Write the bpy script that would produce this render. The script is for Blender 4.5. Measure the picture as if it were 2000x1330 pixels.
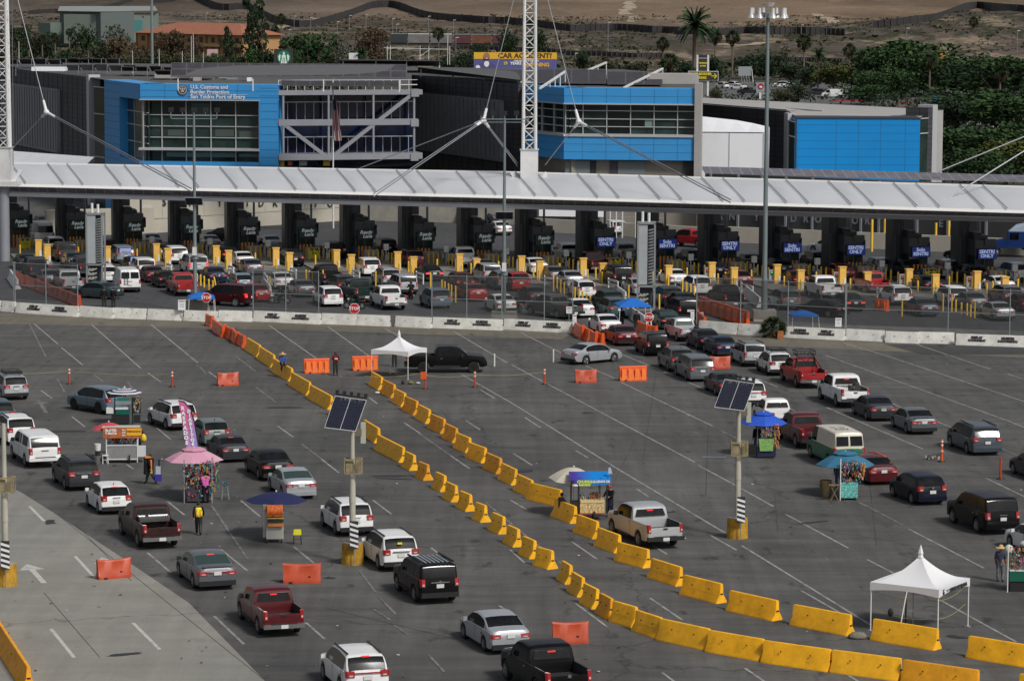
import bpy, bmesh, math, random
from mathutils import Vector, Matrix
R=math.radians
S=bpy.context.scene
for o in list(bpy.data.objects): bpy.data.objects.remove(o)
# ---------------------------------------------------------------- camera, light
FPX=6200.0; YH=-35.0; HC=28.07; ROLL=0.004
TH=math.atan((665-YH)/FPX)
cd=bpy.data.cameras.new('camera'); cam=bpy.data.objects.new('camera',cd); S.collection.objects.link(cam)
cd.sensor_width=36.0; cd.lens=FPX/2000*36.0; cd.clip_start=1; cd.clip_end=9000
cam.matrix_world=Matrix.Translation((0,0,HC)) @ Matrix.Rotation(R(90)-TH,4,'X') @ Matrix.Rotation(ROLL,4,'Z')
S.camera=cam
S.render.resolution_x=1024; S.render.resolution_y=680
SUN=Vector((0.50,-0.55,0.76)).normalized()
w=bpy.data.worlds.new("World"); S.world=w; w.use_nodes=True
nt=w.node_tree; bg=nt.nodes['Background']; sk=nt.nodes.new('ShaderNodeTexSky'); sk.sky_type='NISHITA'; sk.sun_disc=False
sk.sun_elevation=math.asin(SUN.z); sk.sun_rotation=math.atan2(SUN.x,SUN.y); sk.air_density=1.0; sk.dust_density=3.0; sk.ozone_density=0.6
hs=nt.nodes.new('ShaderNodeHueSaturation'); hs.inputs['Saturation'].default_value=.45; nt.links.new(sk.outputs[0],hs.inputs['Color']); nt.links.new(hs.outputs[0],bg.inputs[0]); bg.inputs[1].default_value=0.062
sl=bpy.data.lights.new('sun','SUN'); sl.energy=2.0; sl.angle=R(10); sl.color=(1.0,0.975,0.94)
so=bpy.data.objects.new('sun',sl); S.collection.objects.link(so); so.rotation_euler=(-SUN).to_track_quat('-Z','Y').to_euler()
S.view_settings.view_transform='Standard'; S.view_settings.look='None'; S.view_settings.exposure=0.35; S.view_settings.gamma=1.0

# ---------------------------------------------------------------- picture geometry: photo pixel -> place in the world
_c,_s=math.cos(ROLL),math.sin(ROLL)
def ray(px,py):
    x=px-1000; y=py-665; xr=_c*x-_s*y; yr=_s*x+_c*y
    return Vector((xr/FPX, math.cos(TH)-yr/FPX*math.sin(TH), -math.sin(TH)-yr/FPX*math.cos(TH)))
CP=Vector((0,0,HC))
def G(px,py,z=0.0):
    d=ray(px,py); t=(z-HC)/d.z; return Vector((d.x*t,d.y*t,z))
def D(px,py,Y):
    d=ray(px,py); return CP+d*(Y/d.y)
class Plane:                       # a vertical wall plane through two plan points
    def __init__(s,A,B):
        s.A=Vector((A[0],A[1],0)); B=Vector((B[0],B[1],0)); s.u=(B-s.A).normalized(); s.n=Vector((s.u.y,-s.u.x,0)); s.L=(B-s.A).length
    def hit(s,px,py):              # (distance along wall, height)
        d=ray(px,py); t=(s.A-CP).dot(s.n)/d.dot(s.n); p=CP+d*t; return (p-s.A).dot(s.u),p.z
    def P(s,a,z,o=0.0): 
        q=s.A+s.u*a+s.n*o; return Vector((q.x,q.y,z))
LH=R(13); FW=Vector((-math.sin(LH),math.cos(LH),0)); RT=Vector((math.cos(LH),math.sin(LH),0))

# ---------------------------------------------------------------- materials
MT={}
def mat(name,col,rough=0.6,metal=0.0,coat=0.0,emit=0.0,var=0.0,vs=1.5,bump=0.0,alpha=1.0,spec=0.5,transm=0.0,dirt=None):
    if name in MT: return MT[name]
    m=bpy.data.materials.new(name); m.use_nodes=True; n=m.node_tree; b=n.nodes['Principled BSDF']
    c=(col[0],col[1],col[2],1); b.inputs['Base Color'].default_value=c; b.inputs['Roughness'].default_value=rough
    b.inputs['Metallic'].default_value=metal; b.inputs['Coat Weight'].default_value=coat; b.inputs['Specular IOR Level'].default_value=spec
    b.inputs['Alpha'].default_value=alpha; b.inputs['Transmission Weight'].default_value=transm
    if emit: b.inputs['Emission Color'].default_value=c; b.inputs['Emission Strength'].default_value=emit
    if var or bump:
        tc=n.nodes.new('ShaderNodeTexCoord'); no=n.nodes.new('ShaderNodeTexNoise'); no.inputs['Scale'].default_value=vs; no.inputs['Detail'].default_value=8; no.inputs['Roughness'].default_value=0.65
        oi=n.nodes.new('ShaderNodeObjectInfo'); sc_=n.nodes.new('ShaderNodeMath'); sc_.operation='MULTIPLY'; sc_.inputs[1].default_value=37.0; n.links.new(oi.outputs['Random'],sc_.inputs[0]); va=n.nodes.new('ShaderNodeVectorMath'); va.operation='ADD'; n.links.new(tc.outputs['Object'],va.inputs[0]); n.links.new(sc_.outputs[0],va.inputs[1]); n.links.new(va.outputs[0],no.inputs['Vector'])
        if var:
            r=n.nodes.new('ShaderNodeMapRange'); r.inputs['From Min'].default_value=.3; r.inputs['From Max'].default_value=.7; r.inputs['To Min'].default_value=1-var; r.inputs['To Max'].default_value=1+var
            mx=n.nodes.new('ShaderNodeMix'); mx.data_type='RGBA'; mx.blend_type='MULTIPLY'; mx.inputs[0].default_value=1
            n.links.new(no.outputs['Fac'],r.inputs['Value']); mx.inputs[6].default_value=c; n.links.new(r.outputs[0],mx.inputs[7]); out=mx.outputs[2]
            if dirt:
                n2=n.nodes.new('ShaderNodeTexNoise'); n2.inputs['Scale'].default_value=vs*2.3; n2.inputs['Detail'].default_value=10; n2.inputs['Roughness'].default_value=.8
                n.links.new(va.outputs[0],n2.inputs['Vector']); r2=n.nodes.new('ShaderNodeMapRange'); r2.inputs['From Min'].default_value=.56; r2.inputs['From Max'].default_value=.68; r2.inputs['To Max'].default_value=dirt[3]
                n.links.new(n2.outputs['Fac'],r2.inputs['Value']); m2=n.nodes.new('ShaderNodeMix'); m2.data_type='RGBA'; n.links.new(r2.outputs[0],m2.inputs[0]); n.links.new(out,m2.inputs[6]); m2.inputs[7].default_value=(*dirt[:3],1); out=m2.outputs[2]
            n.links.new(out,b.inputs['Base Color'])
        if bump:
            bp=n.nodes.new('ShaderNodeBump'); bp.inputs['Strength'].default_value=bump; bp.inputs['Distance'].default_value=.05; n.links.new(no.outputs['Fac'],bp.inputs['Height']); n.links.new(bp.outputs[0],b.inputs['Normal'])
    MT[name]=m; return m
def paint(name,col,metal=0.0,rough=.34):
    d=max(col)<.06
    return mat('paint_'+name,col,rough,metal*(.3 if d else 1),coat=.12 if d else .35,var=.06,vs=1.2,spec=.16 if d else .35)
PAINT={k:paint(k,*v) for k,v in {
 'white':((.74,.74,.73),),'cream':((.62,.58,.47),),'silver':((.40,.42,.44),.35),'grey':((.13,.14,.155),.35),'darkgrey':((.038,.040,.046),.3),'black':((.004,.004,.005),),
 'navy':((.008,.011,.022),.2),'blue':((.014,.026,.055),.2),'teal':((.035,.075,.085),.3),'paleblue':((.20,.27,.32),.3),'steelblue':((.14,.185,.23),.3),'red':((.30,.010,.012),),'maroon':((.085,.006,.010),.15),'darkred':((.05,.005,.007),.15),
 'brown':((.035,.015,.013),.2),'beige':((.43,.445,.455),.3),'green':((.0,.13,.065),),'darkgreen':((.012,.03,.026),.2),'greygreen':((.17,.205,.20),.35),'dust':((.075,.075,.073),.1),'pink':((.55,.13,.30),),'bluegrey':((.06,.075,.095),.3)}.items()}
GL=mat('tinted_glass',(.006,.007,.008),.10,spec=.24,var=.9,vs=1.6); GLG=mat('green_tinted_glass',(.03,.055,.05),.10,spec=.5)  # car glass colour is mottled by noise to suggest reflections
TY=mat('tyre_rubber',(.012,.012,.012),.85); RIM=mat('alloy_rim',(.33,.33,.34),.35,.7); RIMD=mat('dark_rim',(.03,.03,.03),.4,.4)
BLK=mat('black_plastic',(.014,.014,.015),.6); CHR=mat('chrome',(.55,.55,.55),.2,.9)
TLR=mat('tail_lamp_lens',(.34,.006,.010),.2,coat=.6); TLB=mat('tail_lamp_lit',(.8,.03,.03),.3,emit=.55); HL=mat('head_lamp',(.6,.6,.62),.15)
PLT=mat('plate_white',(.62,.62,.6),.5); WHT=mat('white_metal',(.68,.68,.67),.45,var=.08,vs=2); GREYM=mat('grey_metal',(.26,.29,.30),.5,.2,var=.12,vs=1.5)
YEL=mat('yellow_paint',(.95,.46,.008),.6,var=.20,vs=1.6,bump=.25,dirt=(.40,.16,.015,.6)); YEB=mat('bollard_yellow',(.80,.50,.05),.5,var=.12,vs=1.5); YEP=mat('portal_yellow',(.78,.46,.10),.5,var=.08,vs=1.2,dirt=(.45,.26,.06,.35))
ORG=mat('orange_plastic',(.72,.10,.014),.45,var=.12,vs=1.6,dirt=(.55,.06,.02,.5)); REDP=mat('red_plastic',(.46,.062,.018),.45,var=.15,vs=1.6,dirt=(.42,.035,.02,.5))
CON=mat('painted_concrete',(.62,.61,.56),.8,var=.2,vs=1.1,bump=.3,dirt=(.20,.15,.09,.85)); CONG=mat('grey_concrete',(.30,.285,.245),.85,var=.18,vs=.8,bump=.2); CONL=mat('pale_concrete',(.44,.41,.34),.85,var=.10,vs=.35)
WOOD=mat('wood',(.22,.13,.06),.7,var=.2); SKIN=mat('skin',(.33,.17,.10),.6); HAIR=mat('dark_hair',(.012,.01,.009),.7); STRAW=mat('straw',(.55,.36,.14),.8,var=.2,vs=8)
LTX=mat('black_letter_paint',(.03,.03,.032),.7); WTX=mat('white_letter_paint',(.8,.8,.8),.5)
STEEL=mat('stainless_steel',(.42,.42,.42),.38,.6,var=.12,vs=3)

# ---------------------------------------------------------------- mesh helpers
class M:
    def __init__(s): s.v=[];s.f=[];s.mi=[];s.ms=[]
    def m(s,mt):
        if mt not in s.ms: s.ms.append(mt)
        return s.ms.index(mt)
    def add(s,vs,fs,mt):
        b=len(s.v); s.v+= [tuple(v) for v in vs]; i=s.m(mt)
        for f in fs: s.f.append([b+k for k in f]); s.mi.append(i)
        return s
    def quad(s,a,b,c,d,mt): return s.add([a,b,c,d],[(0,1,2,3)],mt)
    def hexa(s,p,mt):   # 8 corners, bottom 4 (ccw) then top 4
        return s.add(p,[(3,2,1,0),(4,5,6,7),(0,1,5,4),(1,2,6,5),(2,3,7,6),(3,0,4,7)],mt)
    def box(s,c,d,mt,rz=0.0,T=None,taper=1.0):
        x,y,z=d[0]/2,d[1]/2,d[2]/2; P=[(-x,-y,-z),(x,-y,-z),(x,y,-z),(-x,y,-z),(-x*taper,-y*taper,z),(x*taper,-y*taper,z),(x*taper,y*taper,z),(-x*taper,y*taper,z)]
        Rm=Matrix.Rotation(rz,3,'Z') if T is None else T
        return s.hexa([Vector(c)+Rm@Vector(p) for p in P],mt)
    def bar(s,a,b,w,mt,h=None,up=(0,0,1)):
        a=Vector(a);b=Vector(b);d=(b-a).normalized(); u=Vector(up)
        if abs(d.dot(u))>.95: u=Vector((0,1,0))
        x=d.cross(u).normalized()*w/2; y=x.cross(d).normalized()*((h or w)/2)
        return s.hexa([a-x-y,a+x-y,a+x+y,a-x+y,b-x-y,b+x-y,b+x+y,b-x+y],mt)
    def cyl(s,a,b,r0,r1,mt,n=10,cap=True):
        a=Vector(a);b=Vector(b);d=(b-a).normalized();u=Vector((0,0,1)) if abs(d.z)<.9 else Vector((1,0,0))
        x=d.cross(u).normalized();y=d.cross(x); vs=[];fs=[]
        for k in range(n):
            t=2*math.pi*k/n; e=x*math.cos(t)+y*math.sin(t); vs+=[a+e*r0,b+e*r1]
        for k in range(n): q=(k+1)%n; fs.append((2*k,2*k+1,2*q+1,2*q))
        if cap: fs.append([2*k for k in range(n)]); fs.append([2*k+1 for k in reversed(range(n))])
        return s.add(vs,fs,mt)
    def lathe(s,c,prof,mt,n=16,sx=1.0,sy=1.0,a0=0.0):
        vs=[];fs=[];L=len(prof)
        for k in range(n):
            t=a0+2*math.pi*k/n
            for r,z in prof: vs.append((c[0]+r*math.cos(t)*sx,c[1]+r*math.sin(t)*sy,c[2]+z))
        for k in range(n):
            q=(k+1)%n
            for j in range(L-1): fs.append((k*L+j,q*L+j,q*L+j+1,k*L+j+1))
        return s.add(vs,fs,mt)
    def ball(s,c,r,mt,n=10,sz=1.0):
        m=max(4,n//2+1); return s.lathe(c,[(r*math.sin(math.pi*j/m)+1e-4,-r*sz*math.cos(math.pi*j/m)) for j in range(m+1)],mt,n)
    def prism(s,poly,z0,z1,mt):
        n=len(poly); vs=[(p[0],p[1],z0) for p in poly]+[(p[0],p[1],z1) for p in poly]
        fs=[list(range(n))[::-1],[n+k for k in range(n)]]+[(k,(k+1)%n,n+(k+1)%n,n+k) for k in range(n)]
        return s.add(vs,fs,mt)
    def mesh(s,name,smooth=None):
        me=bpy.data.meshes.new(name); me.from_pydata(s.v,[],s.f)
        for m_ in s.ms: me.materials.append(m_)
        me.polygons.foreach_set('material_index',s.mi)
        if smooth:
            me.polygons.foreach_set('use_smooth',[True]*len(me.polygons)); me.set_sharp_from_angle(angle=R(smooth))
        me.update(); return me
    def obj(s,name,parent=None,smooth=None,world=False,norm=True):
        me=s.mesh(name,smooth)
        if norm:
            bm=bmesh.new(); bm.from_mesh(me); bmesh.ops.recalc_face_normals(bm,faces=bm.faces); bm.to_mesh(me); bm.free()
        o=bpy.data.objects.new(name,me); S.collection.objects.link(o)
        if parent:
            o.parent=parent
            if world: o.matrix_parent_inverse=parent.matrix_basis.inverted()
        return o
def tag(o,label=None,cat=None,group=None,kind=None):
    for k,v in (('label',label),('category',cat),('group',group),('kind',kind)):
        if v: o[k]=v
    return o
def thing(name,loc,label,cat,group=None,rz=0.0):
    o=bpy.data.objects.new(name,None); o.empty_display_size=.3; S.collection.objects.link(o); o.location=Vector(loc); o.rotation_euler=(0,0,rz)
    return tag(o,label,cat,group)
def struct(m,name,smooth=None,norm=True): return tag(m.obj(name,None,smooth,norm=norm),kind='structure')
def copy_tree(o,parent=None):
    c=o.copy(); S.collection.objects.link(c); c.parent=parent
    for ch in o.children: copy_tree(ch,c)
    return c
def letters(s,size,mt,name,parent,origin,xdir,updir,ext=.01,align='CENTER',bold=0.0,shear=0.0,sx=1.0,spacing=1.0):
    c=bpy.data.curves.new('t','FONT'); c.body=s; c.size=size; c.align_x=align; c.align_y='CENTER'; c.extrude=ext; c.offset=bold; c.shear=shear; c.space_character=spacing; c.resolution_u=2
    t=bpy.data.objects.new('t',c); S.collection.objects.link(t); bpy.context.view_layer.update()
    me=bpy.data.meshes.new_from_object(t.evaluated_get(bpy.context.evaluated_depsgraph_get())); me.name=name
    bpy.data.objects.remove(t); bpy.data.curves.remove(c)
    X=Vector(xdir).normalized();U=Vector(updir).normalized();N=X.cross(U)
    Tm=Matrix((( X.x*sx,U.x,N.x,0),(X.y*sx,U.y,N.y,0),(X.z*sx,U.z,N.z,0),(0,0,0,1))); Tm=Matrix.Translation(Vector(origin))@Tm
    me.transform(Tm); me.materials.clear(); me.materials.append(mt)
    o=bpy.data.objects.new(name,me); S.collection.objects.link(o)
    if parent: o.parent=parent
    return o
rnd=random.Random(7)
# ---------------------------------------------------------------- land, pavement
def lerp(x,P):
    if x<=P[0][0]: return P[0][1]
    for (a,b),(c,d) in zip(P,P[1:]):
        if x<=c: return b+(d-b)*(x-a)/(c-a)
    return P[-1][1]
from mathutils import noise as NZ
HP=[(0,0),(960,0),(1080,1.2),(1250,4.5),(1500,6.5),(1800,8.5),(2100,16),(2500,48),(3200,110),(4500,200)]
def hz(x,y):
    h=lerp(y,HP)
    if y>980:
        k=min(1,(y-980)/260.0)
        h+=k*(2.2*NZ.noise(Vector((x*.011,y*.006,0)))+1.3*NZ.noise(Vector((x*.035,y*.02,3)))+.5*NZ.noise(Vector((x*.1,y*.06,7))))
        h+=10.5*math.exp(-((x-215)/95)**2-((y-1330)/120)**2)+4.0*math.exp(-((x+290)/120)**2-((y-1600)/200)**2)
    return h
def nodes(name):
    m=bpy.data.materials.new(name); m.use_nodes=True; return m,m.node_tree,m.node_tree.nodes['Principled BSDF']
def N_(n,t,**k):
    x=n.nodes.new(t)
    for a,b in k.items():
        if a.startswith('i_'): x.inputs[a[2:].replace('_',' ')].default_value=b
        else: setattr(x,a,b)
    return x
def noise_(n,vec,scale,detail=6,rough=.6,sx=(1,1,1),rot=0):
    mp=N_(n,'ShaderNodeMapping'); mp.inputs['Scale'].default_value=sx; mp.inputs['Rotation'].default_value=(0,0,rot); n.links.new(vec,mp.inputs[0])
    no=N_(n,'ShaderNodeTexNoise',i_Scale=scale,i_Detail=detail,i_Roughness=rough); n.links.new(mp.outputs[0],no.inputs[0]); return no.outputs['Fac']
def rng(n,v,a,b,c=0.0,d=1.0):
    r=N_(n,'ShaderNodeMapRange'); n.links.new(v,r.inputs[0])
    for i,q in zip((1,2,3,4),(a,b,c,d)): r.inputs[i].default_value=q
    return r.outputs[0]
def mixc(n,f,a,b,mode='MIX'):
    x=N_(n,'ShaderNodeMix',data_type='RGBA',blend_type=mode)
    for sk,v in ((0,f),(6,a),(7,b)):
        if hasattr(v,'links'): n.links.new(v,x.inputs[sk])
        else: x.inputs[sk].default_value=v if sk==0 else (*v,1)
    return x.outputs[2]
def math_(n,op,a,b=0.0):
    x=N_(n,'ShaderNodeMath',operation=op)
    for i,v in enumerate((a,b)):
        if hasattr(v,'links'): n.links.new(v,x.inputs[i])
        else: x.inputs[i].default_value=v
    return x.outputs[0]
def paving(name,c0,c1,streak,crack=.5,brown=(.10,.085,.065),joint=0,oilk=.6):
    m,n,b=nodes(name); tc=N_(n,'ShaderNodeTexCoord').outputs['Object']
    big=rng(n,noise_(n,tc,.045,5,.6),.35,.65); c=mixc(n,big,c0,c1)
    st=rng(n,noise_(n,tc,.35,7,.7,(.35,1.7,1),R(8)),.3,.72,1-streak,1+streak); c=mixc(n,1.0,c,st,'MULTIPLY')
    st2=rng(n,noise_(n,tc,.5,5,.6,(2.2,.12,1),R(13)),.3,.7,1-streak*.6,1+streak*.6); c=mixc(n,1.0,c,st2,'MULTIPLY')
    br=rng(n,noise_(n,tc,.12,6,.7),.5,.75,0,.45); c=mixc(n,br,c,brown)
    gr=rng(n,noise_(n,tc,9,4,.8),.3,.7,.86,1.16); c=mixc(n,1.0,c,gr,'MULTIPLY')
    # oil drips and tyre marks
    oil=rng(n,noise_(n,tc,.55,3,.55,(1.5,.6,1),R(13)),.62,.72,0,oilk); c=mixc(n,oil,c,(.018,.018,.018))
    # cracks: edges of large wobbly cells
    dist=N_(n,'ShaderNodeTexVoronoi',feature='DISTANCE_TO_EDGE',i_Scale=.05); wob=N_(n,'ShaderNodeVectorMath',operation='ADD'); nn=N_(n,'ShaderNodeTexNoise',i_Scale=.6,i_Detail=6); n.links.new(tc,nn.inputs[0]); n.links.new(tc,wob.inputs[0])
    sc=N_(n,'ShaderNodeVectorMath',operation='SCALE'); sc.inputs['Scale'].default_value=2.2; n.links.new(nn.outputs['Color'],sc.inputs[0]); n.links.new(sc.outputs[0],wob.inputs[1]); n.links.new(wob.outputs[0],dist.inputs['Vector'])
    ck=rng(n,dist.outputs[0],.0,.006,crack*.7,0); c=mixc(n,ck,c,(.02,.019,.018))
    lt=rng(n,noise_(n,tc,1.6,2,.5),.74,.78,0,.5); c=mixc(n,lt,c,(.20,.20,.20))
    n.links.new(c,b.inputs['Base Color']); b.inputs['Roughness'].default_value=.86; b.inputs['Specular IOR Level'].default_value=.25
    bp=N_(n,'ShaderNodeBump'); bp.inputs['Strength'].default_value=.25; bp.inputs['Distance'].default_value=.02; n.links.new(noise_(n,tc,12,3,.7),bp.inputs['Height']); n.links.new(bp.outputs[0],b.inputs['Normal'])
    return m
ASPH=paving('lot_asphalt',(.072,.071,.069),(.110,.108,.102),.30,.7,(.098,.089,.075)); ASPD=paving('inspection_asphalt',(.058,.060,.064),(.070,.071,.074),.14,.4,(.07,.065,.055))
CONP=paving('apron_concrete',(.225,.220,.195),(.270,.262,.232),.13,.55,(.17,.16,.135),0,.15); CONB=paving('worn_pale_asphalt',(.13,.118,.092),(.17,.15,.115),.2,.3,(.12,.10,.07)); ASPL=paving('road_asphalt',(.10,.10,.10),(.13,.13,.13),.15,.3)
# hillside
m,n,b=nodes('dry_scrub_hillside'); tc=N_(n,'ShaderNodeTexCoord').outputs['Object']
sep=N_(n,'ShaderNodeSeparateXYZ'); n.links.new(tc,sep.inputs[0])
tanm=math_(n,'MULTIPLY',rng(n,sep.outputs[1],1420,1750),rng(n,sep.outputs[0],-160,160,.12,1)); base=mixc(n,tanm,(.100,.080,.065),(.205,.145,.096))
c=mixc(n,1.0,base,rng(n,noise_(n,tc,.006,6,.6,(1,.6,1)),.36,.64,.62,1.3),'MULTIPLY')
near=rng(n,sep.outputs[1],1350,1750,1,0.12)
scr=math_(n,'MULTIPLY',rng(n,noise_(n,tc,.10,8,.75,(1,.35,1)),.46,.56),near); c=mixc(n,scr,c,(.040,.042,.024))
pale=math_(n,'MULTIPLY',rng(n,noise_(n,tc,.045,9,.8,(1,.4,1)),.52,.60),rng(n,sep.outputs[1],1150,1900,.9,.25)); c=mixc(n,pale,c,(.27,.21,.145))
fine=rng(n,noise_(n,tc,.35,6,.8,(1,.5,1)),.3,.7,.75,1.25); c=mixc(n,1.0,c,fine,'MULTIPLY')
n.links.new(c,b.inputs['Base Color']); b.inputs['Roughness'].default_value=.95; b.inputs['Specular IOR Level'].default_value=.1; HILL=m
g=M(); ys=[60,400,800,960]+[960+12*i for i in range(1,70)]+[1800+35*i for i in range(1,60)]+[4400]; xs=[-1000+2000*i/170 for i in range(171)]
vs=[(x*(.35+y/2600 if y>960 else 1),y,0) for y in ys for x in xs]; vs=[(x,y,hz(x,y)-.03) for x,y,_ in vs]; nx=len(xs)
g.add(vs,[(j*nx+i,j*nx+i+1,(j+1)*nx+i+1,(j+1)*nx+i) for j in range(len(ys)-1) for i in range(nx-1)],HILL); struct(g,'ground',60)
def T(px,py):        # picture pixel -> point on the land
    d=ray(px,py); t=300.0
    while t<4400:
        p=CP+d*t
        if p.z<hz(p.x,p.y): return Vector((p.x,p.y,hz(p.x,p.y)))
        t+=4
    return p
def sheet(pts,z,mt,name,px=True):
    P=[G(*p) if px else Vector((*p,0)) for p in pts]; g=M(); g.add([(p.x,p.y,z) for p in P],[list(range(len(P)))],mt); return struct(g,name)
sheet([(-95,90),(120,90),(120,400),(-95,400)],0,ASPH,'parking_lot_asphalt',False)
sheet([(-200,597),(2200,640),(2200,478),(1400,462),(1040,446),(700,425),(420,425),(-200,470)],.006,ASPD,'inspection_road')
sheet([(-150,880),(-150,1500),(640,1500),(520,1330),(373,1182),(239,1093),(110,1010),(42,968),(-40,935)],.006,CONP,'concrete_apron')
sheet([(-150,612),(-150,640),(130,642),(560,648),(1100,662),(1118,648),(560,634),(150,626)],.008,CONB,'pale_pavement_strip')
sheet([(1360,652),(1375,664),(1500,672),(1760,681),(2200,700),(2200,672),(1760,666),(1500,656)],.008,CONB,'pale_pavement_strip')
sheet([(1725,666),(1800,686),(2100,684),(2100,670)],.011,paving('dark_patch_asphalt',(.05,.05,.051),(.065,.065,.066),.1,.2),'asphalt_patch')
sheet([(-180,180),(180,180),(180,505),(-180,505)],-.015,ASPL,'far_road',False)
EARTH=mat('dark_earth',(.045,.040,.028),.95,var=.4,vs=.06); sheet([(-180,505),(62,505),(56,405),(180,405),(180,962),(-180,962)],-.012,EARTH,'planted_ground',False); sheet([(40,690),(125,690),(150,905),(52,905)],-.004,ASPL,'far_car_park',False)
# painted lines, worn away in places
m,n,b=nodes('worn_line_paint'); tc=N_(n,'ShaderNodeTexCoord').outputs['Object']
wr=math_(n,'MULTIPLY',rng(n,noise_(n,tc,1.3,7,.75),.36,.56,.18,.9),rng(n,noise_(n,tc,14,3,.8),.3,.5,.75,1)); c=mixc(n,wr,(.085,.084,.082),(.36,.35,.33)); n.links.new(c,b.inputs['Base Color']); b.inputs['Roughness'].default_value=.8; LINE=m
m,n,b=nodes('faded_line_paint'); tc=N_(n,'ShaderNodeTexCoord').outputs['Object']
wr=rng(n,noise_(n,tc,1.6,7,.75),.42,.62,.05,.75); c=mixc(n,wr,(.078,.077,.076),(.30,.29,.27)); n.links.new(c,b.inputs['Base Color']); b.inputs['Roughness'].default_value=.8; LINF=m
LN=[(1017,650,1103,692),(1145,714,1200,737),(1213,745,1393,829),(1000,713,1359,900),(1366,906,1436,943),(1436,943,1513,985),(1537,1000,1660,1065),(1697,1087,1762,1120),(1840,1165,1990,1246),(903,733,1000,787),(1000,787,1208,914),(1208,914,1420,1038),(1452,1062,1705,1215),
(1213,690,1315,731),(1345,744,1376,757),(1480,736,1520,752),(1615,791,1805,871),(1927,926,2020,970),(1612,689,1969,814),(1969,814,2040,842),(1649,665,1740,692),(1740,692,2050,792),(1792,667,1935,714),(1969,723,2040,745),(1743,782,1766,792),(1831,817,1857,827),
(66,640,113,679),(120,686,162,720),(179,641,276,726),(289,734,315,752),(295,640,387,714),(408,731,426,744),(526,640,622,706),(640,641,724,700),(752,644,783,661),(885,648,991,709),(939,762,968,779),(722,779,738,791),(790,827,822,848),(911,822,939,840),(882,891,919,916),(630,900,664,926),(544,836,574,857),(1026,815,1057,835),(1126,879,1150,893),(1246,953,1269,968),(1005,886,1042,909),
(81,770,103,786),(142,821,168,841),(307,841,335,864),(248,913,263,922),(60,996,89,1025),(150,1093,189,1135),(104,1235,150,1291),(264,1222,317,1274),(291,1085,338,1124),(330,985,363,1011),(434,1077,487,1119),(423,1208,481,1262),(473,982,511,1013),(577,1071,629,1113),(845,1071,894,1107),(602,1219,639,1251),(979,1183,994,1192),(1120,1057,1170,1091),(1274,1166,1337,1208),(1299,1311,1340,1342),(1460,1301,1515,1338),(1128,1177,1191,1223),(1278,1063,1306,1080),(1569,1149,1644,1191),(1778,1027,1925,1102),(1978,1032,2030,1058),(1658,1311,1710,1342),(1000,1074,1028,1099),(1000,977,1031,995),(1390,1042,1442,1071),(731,979,767,1006)]
LF=[(57,640,90,705),(31,728,46,739),(16,793,31,812),(250,752,278,791),(112,747,127,773),(182,737,203,753),(391,722,403,735),(653,732,669,740),(600,706,640,738),(903,733,890,726),(760,723,780,736),(738,809,753,819),(415,991,487,1096),(705,1116,737,1158),(745,1169,778,1202),(734,1192,767,1213),(774,1223,803,1242),(842,1280,873,1313),(951,982,1020,1038),(1020,1038,1167,1152),(1677,974,1767,1020),(1408,838,1432,848),(1958,869,2030,900),(1528,662,1600,684),(60,727,110,727),(165,735,178,736),(1030,686,1100,700),(540,838,560,832),(460,700,500,730),(1857,827,1958,869),(500,760,540,790),(1430,848,1500,880),(590,870,630,900),(820,848,882,891)]
m,n,b=nodes('line_paint_on_concrete'); tc=N_(n,'ShaderNodeTexCoord').outputs['Object']
wr=rng(n,noise_(n,tc,2.0,7,.75),.36,.52,.35,1); c=mixc(n,wr,(.24,.235,.21),(.50,.49,.45)); n.links.new(c,b.inputs['Base Color']); b.inputs['Roughness'].default_value=.8; LINC=m
LC=[a for a in LN if a[1]>990 and a[0]<270]; LN=[a for a in LN if a not in LC]
def strips(L,mt,w,z,name):
    g=M()
    for a in L:
        A=G(a[0],a[1]);B=G(a[2],a[3]);d=(B-A).normalized();s_=Vector((-d.y,d.x,0))*w/2; n_=max(1,int((B-A).length/4))
        g.quad(*[(p.x,p.y,z) for p in (A-s_,B-s_,B+s_,A+s_)],mt)
    return struct(g,name)
strips(LN,LINE,.13,.014,'lane_markings'); strips(LC,LINC,.17,.014,'apron_markings'); strips(LF,LINF,.13,.018,'faded_lane_markings')
g=M()
for (tx,ty,bx,by) in ((56,1109,90,1146),(202,1095,236,1130),(78,790,91,814)):
    t=G(tx,ty);b_=G(bx,by);d=(t-b_).normalized();s_=Vector((-d.y,d.x,0)); L=(t-b_).length; h=t-d*min(1.6,L*.42); mt=LINC if tx!=78 else LINF
    for pts in ([b_-s_*.14,h-s_*.14,h+s_*.14,b_+s_*.14],[h-s_*.62,t,h+s_*.62]): g.add([(p.x,p.y,.014) for p in pts],[list(range(len(pts)))],mt)
struct(g,'lane_arrows')
SEAM=mat('dark_seam',(.045,.044,.042),.8)
strips([(1283,718,1270,810),(1270,810,1257,903),(1385,822,1381,965),(1516,960,1522,1035),(1098,650,1020,700),(1524,690,1560,640),(0,850,70,850),(90,1165,200,1290),(150,1030,260,1140),(640,1190,900,1250),(860,800,960,905),(1700,930,1715,1060),(1240,860,1180,985),(420,1000,330,960),(110,1008,520,1330)],SEAM,.035,.0105,'pavement_seams')
OILM=mat('tar_seam',(.02,.02,.02),.5); OILM2=mat('oil_spot',(.034,.034,.035),.6); g=M()
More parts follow.
